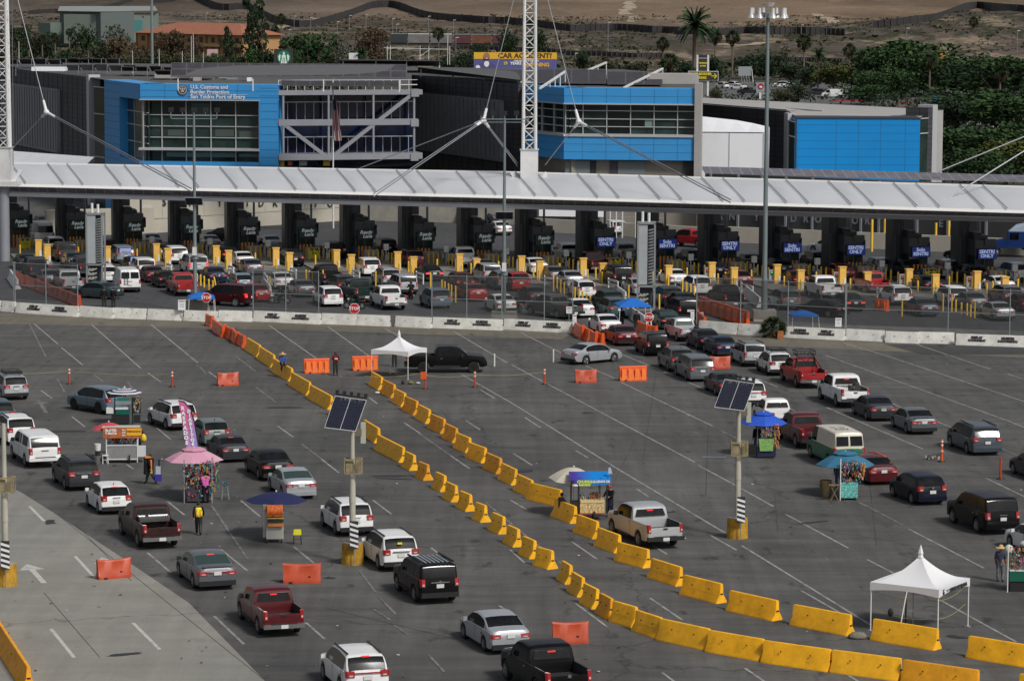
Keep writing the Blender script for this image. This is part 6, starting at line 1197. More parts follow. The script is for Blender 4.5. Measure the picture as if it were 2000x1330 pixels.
car('pickup','dust',0,0,'dusty dark pickup turned sideways behind the long fence',side=((1086,622),(1040,616),-1),group=LQ,bump='dark'); car('sedan','black',0,0,'black sedan seen from the side behind the second small blue canopy',side=((1623,616),(1562,611),-1),group=LQ,rims='chrome')
BQ='vehicles on the road beyond the booths'
car('suv','white',734,431,'white SUV on the road beyond the seventh booth',group=BQ,hd=32); car('suv','grey',780,425,'grey SUV beyond the booths right of the white SUV',group=BQ,hd=25); car('sedan','black',854,428,'black sedan on the road beyond the eighth booth',group=BQ,hd=38,lit=True); car('suv','white',0,0,'white SUV facing left beyond the ninth booth',side=((893,437),(876,433),-1),group=BQ)
car('sedan','white',0,0,'white sedan on the road beyond the middle floodlight pole',side=((971,461),(948,455),-1),group=BQ); car('sedan','teal',962,437,'teal sedan beyond the booths ahead of the white sedan',group=BQ,hd=40); car('hatch','white',984,425,'small white car under the canopy edge by the floodlight pole',group=BQ,hd=35); car('suv','white',1204,459,'white SUV half hidden behind the first blue sign booth',group=BQ,hd=20)
car('pickup','red',0,0,'bright red pickup seen from the side beyond the booths',side=((1366,482),(1305,478),-1),group=BQ); car('sedan','silver',0,0,'silver coupe facing left beyond the right-hand booths',side=((1634,491),(1583,488),-1),group=BQ); car('sedan','black',0,0,'black sedan seen from the side beyond the last but one booth',side=((1892,505),(1845,500),-1),group=BQ); car('sedan','black',0,0,'black car with a rounded roof behind the fifth booth',side=((452,478),(400,474),-1),group=BQ)
# truck tractor beyond the last booth
t=thing('truck_tractor',G(1985,494),'dark blue truck tractor at the right edge beyond the booths','truck',None,R(80)); NB_=PAINT['blue']; SB=mat('paint_royal',(.008,.03,.13),.3,coat=.7)
g=M(); g.prism([(-1.1,-1.2),(1.1,-1.2),(1.1,1.0),(-1.1,1.0)],1.0,2.7,SB); g.hexa([(-1.1,1.0,1.0),(1.1,1.0,1.0),(.95,3.0,.8),(-.95,3.0,.8),(-1.05,1.0,1.95),(1.05,1.0,1.95),(.8,2.9,1.5),(-.8,2.9,1.5)],SB); g.obj('cab',t,30); g=M(); g.hexa([(-1.05,-1.2,2.7),(1.05,-1.2,2.7),(1.05,.9,2.7),(-1.05,.9,2.7),(-1,-1.2,3.6),(1,-1.2,3.6),(.9,.2,3.3),(-.9,.2,3.3)],mat('paint_pale_fairing',(.35,.42,.50),.4)); g.obj('roof_fairing',t)
g=M(); g.box((-1.11,.3,2.2),(.02,.9,.7),GL); g.box((0,1.02,2.3),(1.8,.03,.6),GL); g.obj('window',t); g=M(); g.box((0,-3.2,.9),(.9,5.5,.25),BLK); g.obj('chassis',t)
for wy in (2.2,-2.8,-4.1):
    for s_ in (-1,1): g=M(); g.cyl((s_*.75,wy,.5),(s_*1.1,wy,.5),.5,.5,TY,20); g.cyl((s_*1.1,wy,.5),(s_*1.12,wy,.5),.3,.26,CHR,14); g.obj('wheel',t,40)
def drop(o):
    for c in list(o.children): drop(c)
    bpy.data.objects.remove(o)
# ---------------------------------------------------------------- people
CL=lambda n,c,**k: mat('cloth_'+n,c,.85,spec=.15,**k)
def tube(g,pts,rs,mt,n=6):
    for a,b,r0,r1 in zip(pts,pts[1:],rs,rs[1:]): g.cyl(a,b,r0,r1,mt,n)
def person(px,py,yaw,label,shirt,trousers,pose='stand',hat=None,z0=0,H_=1.70,sleeve=True,extra=(),loc=None):
    p=loc if loc is not None else G(px,py,0); t=thing('person',Vector((p.x,p.y,z0)),label,'person',None,R(yaw)); s=H_/1.75
    J={'pel':(0,0,.95),'sp':(0,0,1.15),'ch':(0,.0,1.38),'nk':(0,.02,1.50),'hd':(0,.03,1.60),'shL':(-.19,0,1.42),'shR':(.19,0,1.42),'elL':(-.25,-.02,1.14),'elR':(.25,-.02,1.14),'haL':(-.24,.07,.90),'haR':(.24,.07,.90),
       'hiL':(-.10,0,.92),'hiR':(.10,0,.92),'knL':(-.11,.02,.50),'knR':(.11,.02,.50),'anL':(-.12,-.02,.08),'anR':(.12,-.02,.08),'toL':(-.14,.16,.04),'toR':(.14,.16,.04)}
    if pose=='walk': J.update(knL=(-.10,.16,.52),anL=(-.10,.26,.10),toL=(-.10,.42,.07),knR=(.10,-.04,.50),anR=(.10,-.32,.16),toR=(.10,-.22,.03),elL=(-.26,-.12,1.16),haL=(-.25,-.16,.92),elR=(.26,.08,1.15),haR=(.24,.24,.96))
    if pose=='reach': J.update(elL=(-.25,.18,1.22),haL=(-.18,.42,1.18),elR=(.25,.18,1.22),haR=(.18,.42,1.14))
    if pose=='phone': J.update(elR=(.28,.08,1.18),haR=(.12,.24,1.40),elL=(-.26,.05,1.15),haL=(-.10,.24,1.16))
    if pose=='lean': J.update(sp=(0,.06,1.13),ch=(0,.18,1.32),nk=(0,.25,1.42),hd=(0,.30,1.51),shL=(-.19,.18,1.36),shR=(.19,.18,1.36),elL=(-.22,.32,1.12),haL=(-.14,.52,1.05),elR=(.22,.32,1.12),haR=(.14,.52,1.05))
    if pose in('sit','ride'):
        dz=-.43 if pose=='sit' else -.12
        for k in J: J[k]=(J[k][0],J[k][1],J[k][2]+dz)
        J.update(knL=(-.17,.42,.55 if pose=='ride' else .50),knR=(.17,.42,.55 if pose=='ride' else .50),anL=(-.17,.30,.18 if pose=='ride' else .08),anR=(.17,.30,.18 if pose=='ride' else .08),toL=(-.18,.48,.12 if pose=='ride' else .04),toR=(.18,.48,.12 if pose=='ride' else .04))
        if pose=='ride': J.update(ch=(0,.16,1.22),nk=(0,.22,1.33),hd=(0,.27,1.43),shL=(-.20,.16,1.26),shR=(.20,.16,1.26),elL=(-.30,.34,1.08),elR=(.30,.34,1.08),haL=(-.30,.60,1.02),haR=(.30,.60,1.02))
        else: J.update(elL=(-.24,.14,.78),haL=(-.12,.34,.60),elR=(.24,.14,.78),haR=(.12,.34,.60))
    RD={'pel':.19,'sp':.185,'ch':.20,'nk':.075,'hd':.08,'shL':.10,'shR':.10,'elL':.068,'elR':.068,'haL':.042,'haR':.042,'hiL':.125,'hiR':.125,'knL':.098,'knR':.098,'anL':.068,'anR':.068,'toL':.05,'toR':.05}
    E_=[('pel','sp'),('sp','ch'),('ch','nk'),('nk','hd'),('ch','shL'),('ch','shR'),('shL','elL'),('elL','haL'),('shR','elR'),('elR','haR'),('pel','hiL'),('pel','hiR'),('hiL','knL'),('hiR','knR'),('knL','anL'),('knR','anR'),('anL','toL'),('anR','toR')]
    ks=list(J); me=bpy.data.meshes.new('body'); me.from_pydata([Vector(J[k])*s for k in ks],[(ks.index(a),ks.index(b)) for a,b in E_],[]); o=bpy.data.objects.new('body',me); S.collection.objects.link(o)
    md=o.modifiers.new('skin','SKIN'); 
    for k,v in zip(ks,me.skin_vertices[0].data): v.radius=(RD[k]*s,RD[k]*s*(.72 if k in('pel','sp','ch') else 1)); v.use_root=(k=='pel')
    o.modifiers.new('sub','SUBSURF').levels=1; bpy.context.view_layer.update()
    m2=bpy.data.meshes.new_from_object(o.evaluated_get(bpy.context.evaluated_depsgraph_get())); bpy.data.objects.remove(o)
    segm={}; SM=[SKIN,shirt,trousers,mat('shoe_dark',(.02,.02,.02),.6)]
    def seg_mat(a,b): 
        if 'hd' in(a,b): return 0
        if a=='anL' or a=='anR': return 3
        if a[:2] in('hi','kn') or b[:2]=='hi': return 2
        if a[:2]=='el': return 1 if sleeve else 0
        return 1
    SG=[(Vector(J[a])*s,Vector(J[b])*s,seg_mat(a,b)) for a,b in E_]
    g=M(); g.v=[tuple(v.co) for v in m2.vertices]
    for mm in SM: g.m(mm)
    for pl in m2.polygons:
        c=pl.center; best=(9,1)
        for A,B,mi in SG:
            d=B-A; u=max(0,min(1,(c-A).dot(d)/d.length_squared)); q=(c-(A+d*u)).length
            if q<best[0]: best=(q,mi)
        g.f.append(list(pl.vertices)); g.mi.append(best[1])
    # head with face, hands with fingers
    hc=Vector(J['hd'])*s+Vector((0,.01,.04)); g.ball(hc,.088*s,SKIN,12,1.28); g.cyl(hc+Vector((0,.08,0))*s,hc+Vector((0,.108,-.025))*s,.012*s,.018*s,SKIN,6)
    for sx_ in (-1,1): g.ball(hc+Vector((sx_*.032,.080,.012))*s,.010*s,HAIR,6); g.ball(hc+Vector((sx_*.088,0,-.005))*s,.018*s,SKIN,6,1.5)
    g.box(hc+Vector((0,.080,-.055))*s,(.04*s,.012*s,.010*s),mat('lip',(.22,.08,.06),.6))
    for sd in 'LR':
        h=Vector(J['ha'+sd])*s; dr=(h-Vector(J['el'+sd])*s).normalized(); sx_=-1 if sd=='L' else 1; side=dr.cross(Vector((sx_,0,0))).normalized() if abs(dr.x)<.9 else Vector((0,1,0))
        g.cyl(h,h+dr*.085*s,.034*s,.036*s,SKIN,8); cur=Vector((-sx_,0,0))*.4
        for q in range(4):
            b0=h+dr*.08*s+side*(-.027+.018*q)*s; L_=(.07,.08,.075,.058)[q]*s; b1=b0+dr*L_*.55; b2=b1+(dr+cur).normalized()*L_*.5; tube(g,[b0,b1,b2],[.010*s,.009*s,.007*s],SKIN,5)
        th=h+dr*.02*s+side*.03*s; tube(g,[th,th+(dr+side*.9).normalized()*.04*s,th+(dr+side*.5).normalized()*.065*s],[.012*s,.010*s,.008*s],SKIN,5)
    g.obj('body',t,50)
    g=M()
    if hat is None or hat in('bun','cap','redcap'): g.lathe(hc+Vector((0,-.012,0)),[(.001,.125*s),(.05*s,.115*s),(.085*s,.07*s),(.097*s,.0),(.085*s,-.06*s)],HAIR,12,1,1); g.obj('hair',t,50); g=M()
    if hat=='straw': g.lathe(hc+Vector((0,0,.05*s)),[(.27*s,-.03*s),(.25*s,.0),(.11*s,.02*s),(.10*s,.10*s),(.06*s,.13*s),(.001,.135*s)],STRAW,18); g.obj('hat',t,50)
    if hat in('cap','redcap'): cm=mat('cap_red',(.45,.02,.02),.7) if hat=='redcap' else LTX; g.lathe(hc+Vector((0,0,.03*s)),[(.10*s,0),(.098*s,.06*s),(.06*s,.095*s),(.001,.105*s)],cm,14); g.box(hc+Vector((0,.13,.035))*s,(.13*s,.11*s,.012*s),cm); g.obj('cap',t,50)
    if hat=='helmet': g.ball(hc+Vector((0,-.01,.02)),.135*s,LTX,14,1.1); g.obj('helmet',t,50); g=M(); g.box(hc+Vector((0,.115,.01)),(.18*s,.06*s,.07*s),GL); g.obj('visor',t)
    for e in extra:
        g=M()
        if e=='vest':
            HV=mat('hi_vis_yellow',(.80,.85,.03),.7); OR=mat('hi_vis_orange',(.9,.25,.05),.7)
            g.lathe((0,0,0),[(.20*s,.98*s),(.205*s,1.15*s),(.225*s,1.38*s),(.17*s,1.47*s)],HV,14,1,.72); g.obj('vest',t,50); g=M(); g.lathe((0,0,0),[(.212*s,1.02*s),(.214*s,1.07*s)],OR,14,1,.74); [g.box((q*.10*s,-.158*s,1.24*s),(.04*s,.02,.36*s),OR) for q in(-1,1)]; g.obj('vest_stripe',t)
        if e=='stripe': g.lathe((0,0,0),[(.185*s,1.22*s),(.192*s,1.30*s)],WTX,14,1,.78); g.obj('chest_stripe',t)
        if e=='apron': g.lathe((0,0,0),[(.20*s,.62*s),(.185*s,1.0*s),(.17*s,1.12*s)],CL('navy_apron',(.02,.02,.06)),14,1,.9); g.obj('apron',t)
    return t
BK=CL('black',(.012,.012,.014)); NV=CL('navy',(.015,.02,.05)); DK=CL('dark_trousers',(.018,.018,.02)); CAM=CL('camouflage',(.16,.16,.17),var=.9,vs=14)
person(656,736,200,'guard in dark red and black jacket standing between two orange barriers',CL('darkred',(.14,.012,.02)),CL('olive',(.04,.042,.035)),'phone','cap',extra=('stripe',))
person(548,735,200,'seated vendor in a straw hat and blue shirt on the yellow barrier',CL('blueplaid',(.05,.09,.25),var=.6,vs=14),DK,'sit','straw',z0=.46,loc=G(552,741)+Vector((0,.2,0)))
person(297,951,60,'vendor in black carrying dark garments and bags across the lot',BK,BK,'walk',None,extra=())
person(373,983,-20,'person in purple and navy at the left side of the toy stall',CL('purple',(.14,.02,.12)),NV,'stand','cap'); person(404,987,10,'person in a pink top and black trousers facing the toy stall',CL('pink',(.62,.13,.42)),BK,'reach',None,sleeve=False)
person(391,1049,5,'walker in a yellow and orange safety vest seen from behind',BK,BK,'walk',None,extra=('vest',))
person(1099,1010,-60,'vendor in grey shirt seated left of the churro cart',CL('greyshirt',(.06,.055,.07)),NV,'sit',None,z0=.05); person(1194,1008,150,'vendor in a red cap and black clothes right of the churro cart',BK,DK,'reach','redcap',extra=('apron',))
person(1957,1128,-20,'vendor in a straw hat and camouflage trousers left of the snack stall',CL('slate',(.05,.055,.09)),CAM,'stand','straw',sleeve=False)
person(203,606,15,'left one of two officers in black standing behind the white barriers',BK,BK,'stand','cap'); person(221,606,-15,'right one of two officers in black standing behind the white barriers',BK,BK,'stand','cap')
person(424,575,0,'officer in black behind the dark blue sedan at the slanting bollards',BK,BK,'lean','cap'); person(505,500,-70,'officer leaning to the silver-white car at a ready lane booth',BK,BK,'lean','cap'); person(1771,548,0,'officer in black between the yellow posts at right',BK,BK,'stand','cap')
person(1243,646,0,'person in black under the right blue canopy',BK,BK,'stand','cap'); person(1214,640,20,'second dark figure under the right blue canopy, farther left',BK,BK,'stand',None); person(771,718,180,'figure seen under the small white tent by the black pickup',BK,CL('olive',(.04,.042,.035)),'stand','cap')
person(229,893,30,'dark-clad vendor behind the left end of the fruit cart',BK,DK,'stand',None); person(272,890,-30,'vendor with a yellow bag behind the fruit cart',NV,DK,'reach',None); person(1110,520,0,'small figure standing near the white pickup at the tenth booth',BK,BK,'stand',None)
person(1640,948,0,'dark figure behind the teal umbrella stall',BK,NV,'stand',None); person(1480,880,20,'vendor in dark clothes at the left of the blue umbrella stall',BK,CL('jeans',(.06,.08,.12)),'stand',None)
# things carried
p=G(297,951); t=thing('garment_bag',p+Vector((0,0,0)),'black and orange garments slung over the walking vendor','bag',None,.3); g=M(); g.box((-.18,0,1.05),(.42,.28,.95),BK,taper=.85); g.box((-.02,-.15,1.1),(.12,.06,.6),mat('orange_cloth',(.8,.22,.02),.8)); g.box((-.18,-.05,1.55),(.35,.2,.08),mat('orange_cloth',(.8,.22,.02))); g.box((.0,-.16,.72),(.12,.05,.2),mat('gold_cloth',(.45,.33,.08),.8)); g.obj('garments',t)
t=thing('shopping_bag',p+Vector((.42,-.05,.1)),'blue and white bag hanging at the right of the walking vendor','bag'); g=M(); g.box((0,0,.28),(.36,.15,.40),mat('bag_blue',(.04,.03,.30),.6)); g.box((0,0,.70),(.26,.12,.45),mat('bag_white',(.45,.48,.55),.6)); g.box((.05,0,1.1),(.08,.08,.4),NV); g.obj('bag_body',t)
t=thing('yellow_bag',G(279,893)+Vector((.1,0,.9)),'yellow bag hanging beside the fruit cart vendor','bag'); g=M(); g.lathe((0,0,0),[(.05,.35),(.16,.2),(.2,0),(.1,-.15),(.01,-.18)],mat('bag_yellow',(.70,.50,.03),.6),10); g.obj('bag_body',t,50)
# ---------------------------------------------------------------- motorcycles
def bike(px,py,yaw,col,label,rlabel,rider=True):
    p=G(px,py); t=thing('motorcycle',p,label,'motorcycle',None,R(yaw)); c=mat('bike_'+col[0],col[1],.35,coat=.5)
    for y in (-.68,.70):
        g=M(); 
        for q in range(16):
            a=2*math.pi*q/16;b=2*math.pi*(q+1)/16; g.cyl((0,y+.27*math.cos(a),.31+.27*math.sin(a)),(0,y+.27*math.cos(b),.31+.27*math.sin(b)),.055,.055,TY,6)
        w_=g.obj('wheel',t,60); g=M(); g.cyl((-.04,y,.31),(.04,y,.31),.10,.10,GREYM,10); [g.bar((0,y,.31),(0,y+.25*math.cos(a),.31+.25*math.sin(a)),.02,GREYM) for a in [k*math.pi/3 for k in range(6)]]; g.obj('hub',w_)
    g=M(); g.bar((0,.70,.31),(0,.42,.92),.07,GREYM); g.bar((0,-.68,.31),(0,-.1,.45),.07,BLK); g.bar((0,.42,.85),(0,-.1,.5),.08,BLK); g.box((0,.05,.42),(.28,.42,.34),mat('engine_grey',(.07,.07,.07),.4,.5)); g.cyl((.16,.1,.25),(.16,-.75,.38),.05,.06,CHR,8); g.obj('frame',t)
    g=M(); g.hexa([(-.13,-.05,.62),(.13,-.05,.62),(.13,.42,.70),(-.13,.42,.70),(-.10,-.05,.80),(.10,-.05,.80),(.13,.36,.90),(-.13,.36,.90)],c); g.hexa([(-.1,-.9,.72),(.1,-.9,.72),(.12,-.4,.62),(-.12,-.4,.62),(-.06,-.92,.80),(.06,-.92,.80),(.1,-.4,.74),(-.1,-.4,.74)],c); g.obj('fuel_tank',t)
    g=M(); g.box((0,-.35,.78),(.26,.62,.09),BLK); g.obj('seat',t); g=M(); g.bar((-.36,.36,1.0),(.36,.36,1.0),.04,BLK); g.obj('handlebar',t); g=M(); g.ball((0,.56,.84),.11,HL,10); g.obj('headlight',t,50); g=M(); g.box((0,-.93,.74),(.12,.04,.06),TLB); g.obj('taillight',t)
    if rider: person(px,py,yaw,rlabel,BK,DK,'ride','helmet',loc=p-Vector((-math.sin(R(yaw)),math.cos(R(yaw)),0))*.28)
bike(546,597,80,('dark',(.02,.025,.03)),'dark motorcycle seen from the side behind the fence panel','rider of the dark motorcycle behind the fence'); bike(692,606,75,('green',(.01,.10,.04)),'green and black motorcycle above the middle stop sign','rider of the green motorcycle in brown and black')
bike(802,585,10,('black',(.01,.01,.012)),'black motorcycle seen from behind right of the white double-cab','rider in black behind the old silver SUV'); bike(1010,609,20,('black2',(.012,.012,.014)),'black motorcycle at the foot of the middle floodlight pole','rider in black right of the middle floodlight pole'); bike(1087,598,60,('grey',(.04,.04,.045)),'motorcycle with windshield behind the dusty dark pickup','rider with helmet behind the dusty dark pickup')
# ---------------------------------------------------------------- tents
TWH=mat('tent_white',(.72,.72,.73),.6,var=.03,vs=.8)
def peak_tent(px,py,w,rot,label,hw_=2.05,pk=3.75,banner=False):
    t=thing('peaked_tent',G(px,py),label,'tent','white peaked tents',R(rot)); a=w/2; n=10; pol=[]
    for i in range(4):
        c0=[(-a,-a),(a,-a),(a,a),(-a,a)][i];c1=[(a,-a),(a,a),(-a,a),(-a,-a)][i]; vs=[];m_=8
        for j in range(n+1):
            v=j/n; zz=hw_+.28+(pk-hw_-.28)*v**1.9; 
            for k in range(m_+1):
                u=k/m_; x=(c0[0]+(c1[0]-c0[0])*u)*(1-v)*1.0;y=(c0[1]+(c1[1]-c0[1])*u)*(1-v); sag=.10*math.sin(math.pi*u)*(1-v)*v*2
                vs.append((x,y,zz-sag))
        pol.append((vs,m_))
    g=M()
    for vs,m_ in pol: g.add(vs,[(j*(m_+1)+k,j*(m_+1)+k+1,(j+1)*(m_+1)+k+1,(j+1)*(m_+1)+k) for j in range(n) for k in range(m_)],TWH)
    g.obj('canopy',t,50); g=M()
    for i in range(4):
        c0=Vector([(-a,-a),(a,-a),(a,a),(-a,a)][i]);c1=Vector([(a,-a),(a,a),(-a,a),(-a,-a)][i]); vs=[]
        for k in range(13): u=k/12; q=c0+(c1-c0)*u; vs+= [(q.x*1.005,q.y*1.005,hw_+.29),(q.x*1.005,q.y*1.005,hw_-.08+.13*math.sin(math.pi*u))]
        g.add(vs,[(2*k,2*k+1,2*k+3,2*k+2) for k in range(12)],TWH)
    g.obj('valance',t)
    g=M(); g.lathe((0,0,pk-.12),[(.14,0),(.10,.14),(.13,.2),(.02,.55),(.001,.56)],TWH,6); g.obj('finial',t)
    for x in (-a,a):
        for y in (-a,a): g=M(); g.cyl((x*.98,y*.98,0),(x*.98,y*.98,hw_+.2),.03,.03,WHT,8); g.box((x*.98,y*.98,.03),(.2,.2,.05),GREYM); g.obj('leg',t)
    if banner:
        so_=None; letters('PUERTO DE TIJUANA',.21,LTX,'lettering',t,(a*1.02+.012,.35,hw_+.10),(0,1,0),(0,0,1),bold=.012,sx=.9)
        g=M(); g.lathe((0,0,0),[(.001,0),(.10,0)],LTX,6); 
        g=M(); g.box((a*1.02,-a*.72,hw_+.12),(.02,.14,.22),LTX); g.box((a*1.02+.012,-a*.72,hw_+.16),(.01,.07,.08),WTX); g.obj('crest',t); g=M(); g.box((a*1.02,-a*.45,hw_+.16),(.012,.3,.03),GREYM); g.box((a*1.02,-a*.45,hw_+.10),(.012,.22,.03),GREYM); g.obj('small_print',t)
    return t
t=peak_tent(1800,1222,3.25,-32,'large white peaked tent with dark lettering on its edge at lower right',1.9,3.3,banner=True); peak_tent(780,738,2.95,-25,'small white peaked tent beside the black pickup truck',1.75,2.95)
def tpt(t_,x,y,z): return t_.matrix_basis@Vector((x,y,z))
for z in (.95,1.75): tape([tpt(t,-1.5,-1.5,z),tpt(t,1.5,-1.5,z-.08),tpt(t,1.5,1.5,z+.1)],('lower' if z<1 else 'upper')+' strip of caution tape around the legs of the large white tent')
tape([G(712,765)+Vector((0,0,1.0)),G(826,760)+Vector((0,0,1.1))],'caution tape across the small white tent')
def popup(px,py,w,label,h=1.9,top=.45):
    t=thing('popup_canopy',G(px,py),label,'canopy','small blue pop-up canopies',R(8)); a=w/2; BC=mat('canopy_blue',(.008,.13,.50),.6,var=.08,vs=1.5); g=M(); P=[(-a,-a,h),(a,-a,h),(a,a,h),(-a,a,h)]; q=a*.22; Q=[(-q,-q,h+top),(q,-q,h+top),(q,q,h+top),(-q,q,h+top)]
    g.add(P+Q,[(0,1,5,4),(1,2,6,5),(2,3,7,6),(3,0,4,7),(4,5,6,7)],BC); D_=[(x*1.01,y*1.01,z-.12) for x,y,z in P]; g.add(P+D_,[(0,1,5,4),(1,2,6,5),(2,3,7,6),(3,0,4,7)],BC); g.obj('canopy',t)
    for x in (-a,a):
        for y in (-a,a): g=M(); g.cyl((x*1.04,y*1.04,0),(x*.97,y*.97,h),.025,.025,WHT,6); g.obj('leg',t)
popup(393,617,2.2,'small blue pop-up canopy by the left stop sign',1.45,.35); popup(1235,643,2.6,'blue pop-up canopy at the lane mouth beside the right grey pylon',2.1,.5); popup(1567,640,2.2,'flat blue pop-up canopy behind the right fence by the palm bush',1.3,.3)
# ---------------------------------------------------------------- umbrellas and vendor carts
def umbrella(px,py,r_,h,cols,label,tilt=(0,0),drop=.42,vent=False,n=8,dx=0,dy=0,rings=None,pole=True):
    p=G(px,py); t=thing('umbrella',p+Vector((dx,dy,0)),label,'umbrella',None); Tm=Matrix.Rotation(R(tilt[0]),3,'X')@Matrix.Rotation(R(tilt[1]),3,'Y'); g=M(); m_=7; vs=[]
    for k in range(n*3):
        a=2*math.pi*k/(n*3); sc=1-.045*math.sin(math.pi*((k%3)/3))*2
        for j in range(m_+1): u=j/m_; rr=max(.002,r_*u*(1-(1-sc)*u)); vs.append(Vector((0,0,h))+Tm@Vector((rr*math.cos(a),rr*math.sin(a),-drop*u**1.7)))
    for k in range(n*3):
        k2=(k+1)%(n*3)
        for j in range(m_):
            c=cols[(k//3)%len(cols)] if not rings else cols[j%len(cols)]
            g.add([vs[k*(m_+1)+j],vs[k2*(m_+1)+j],vs[k2*(m_+1)+j+1],vs[k*(m_+1)+j+1]],[(0,1,2,3)],c)
    g.obj('umbrella_canopy',t,None)
    if vent: g=M(); g.lathe(Vector((0,0,h+.03)),[(.001,.05),(r_*.25,.02),(r_*.42,-.07),(r_*.42,-.12)],cols[0],n); g.obj('vent_flap',t)
    g=M(); g.ball(Vector((0,0,h+.06)),.05,WHT,6); g.obj('tip',t)
    if pole: g=M(); g.cyl((0,0,0),(0,0,h),.025,.025,WHT,6); g.obj('pole',t)
    g=M(); 
    for k in range(n): a=2*math.pi*k/n; g.bar(Vector((0,0,h-.03)),Vector((0,0,h-.02))+Tm@Vector((r_*.97*math.cos(a),r_*.97*math.sin(a),-drop)),.012,GREYM)
    g.obj('rib',t); return t
UM=lambda n,c: mat('umbrella_'+n,c,.7,var=.06,vs=2)
JUNK=[mat('toy_%d'%i,c,.5) for i,c in enumerate([(.38,.04,.03),(.42,.27,.04),(.04,.13,.28),(.05,.20,.07),(.32,.07,.18),(.48,.46,.43),(.40,.14,.04),(.10,.28,.29),(.05,.03,.06),(.02,.02,.03)])]
def jumble(t,name,box,n,sz,seed,mats=None,label=None):
    r2=random.Random(seed); g=M(); mats=mats or JUNK
    for _ in range(int(n*1.5)):
        x,y,z=[r2.uniform(box[2*i],box[2*i+1]) for i in range(3)]; s_=r2.uniform(*sz)*.72; q=r2.random(); mt=r2.choice(mats)
        if q<.5: g.ball((x,y,z),s_*.6,mt,7,r2.uniform(.8,1.5))
        elif q<.8: g.box((x,y,z),(s_,s_*.6,s_*1.5),mt,rz=r2.uniform(0,3))
        else: g.bar((x,y,z+s_*1.6),(x+r2.uniform(-.1,.1),y,z-s_*1.6),s_*.5,mt)
    o=g.obj(name,t); tag(o,kind='stuff'); return o
def wheels(t,pts,r_):
    for x,y in pts: g=M(); g.cyl((x-.04,y,r_),(x+.04,y,r_),r_,r_,TY,14) if True else 0; w_=g.obj('wheel',t,40); g=M(); g.cyl((x-.05,y,r_),(x+.05,y,r_),r_*.5,r_*.5,GREYM,10); g.obj('hub',w_)
def stext(s,size,mt,t,o,xd=(1,0,0),ud=(0,0,1),**k): return letters(s,size,mt,'lettering',t,o,xd,ud,**k)
# fruit cart
t=thing('fruit_cart',G(241,908),'steel fruit cart with orange picture banner and red umbrella','vendor cart',None,R(4)); g=M(); g.box((0,0,.62),(1.75,.85,.80),STEEL); g.obj('cart_body',t); g=M(); [g.box((x,y,.98),(.05,.05,1.9),WHT) for x in (-.9,.9) for y in (-.45,.45)]; g.box((0,-.44,1.04),(1.85,.06,.05),WHT); g.box((0,-.44,.22),(1.85,.06,.05),WHT); g.obj('frame',t)
g=M(); g.box((1.15,-.1,.65),(.45,.5,.6),mat('cooler_white',(.6,.6,.6),.5)); g.box((.0,.0,1.05),(1.7,.8,.05),GREYM); g.obj('counter',t)
bn=mat('banner_orange',(.45,.115,.04),.5,var=.5,vs=5,dirt=(.6,.45,.05,.7)); g=M(); g.box((.05,-.52,1.80),(2.25,.05,.62),bn); g.box((-.05,0,2.08),(2.2,1.0,.05),mat('awning_pale',(.5,.5,.45),.6)); bo=g.obj('banner',t); g=M(); g.box((.72,-.56,1.85),(.85,.02,.42),mat('banner_yellow',(.75,.45,.02),.5)); [g.box((.12,-.56,1.66+.15*k),(.22,.02,.09),mat('card_cream',(.6,.55,.45),.5)) for k in range(3)]; g.obj('banner_panel',t)
stext('ELOTES',.19,WTX,bo,(-.62,-.56,1.94),bold=.01); stext('Y FRUTA',.17,WTX,bo,(-.62,-.56,1.76),bold=.01); stext('PREPARADOS',.13,REDP,bo,(.72,-.575,1.88),bold=.008)
jumble(t,'produce',(-.8,.8,-.3,.3,1.10,1.35),46,(.05,.12),3); jumble(t,'hanging_bags',(-.6,.8,.2,.35,1.25,1.6),26,(.08,.16),4,[NV,BK,JUNK[1],JUNK[6],JUNK[2]]); wheels(t,[(.45,-.48),(.45,.48)],.24)
t=thing('water_bucket',G(193,911),'white bucket on a dark stand left of the fruit cart','bucket'); g=M(); g.cyl((0,0,.75),(0,0,1.15),.17,.2,WHT,14); g.obj('bucket',t,50); g=M(); g.cyl((0,0,0),(0,0,.45),.22,.22,mat('keg_grey',(.12,.12,.12),.6),12); g.cyl((0,0,.45),(0,0,.75),.15,.15,BLK,12); g.obj('stand',t,50)
t=thing('folding_stool',G(208,912),'small white metal stool between bucket and fruit cart','stool'); g=M(); g.box((0,0,.5),(.35,.3,.04),WHT); [g.bar((x,y,0),(x,y,.5),.03,WHT) for x in(-.15,.15) for y in (-.12,.12)]; g.bar((-.15,-.12,.25),(.15,-.12,.25),.025,WHT); g.obj('seat',t)
umbrella(215,905,1.02,2.25,[UM('red',(.50,.06,.08))],'red umbrella over the left end of the fruit cart',drop=.38)
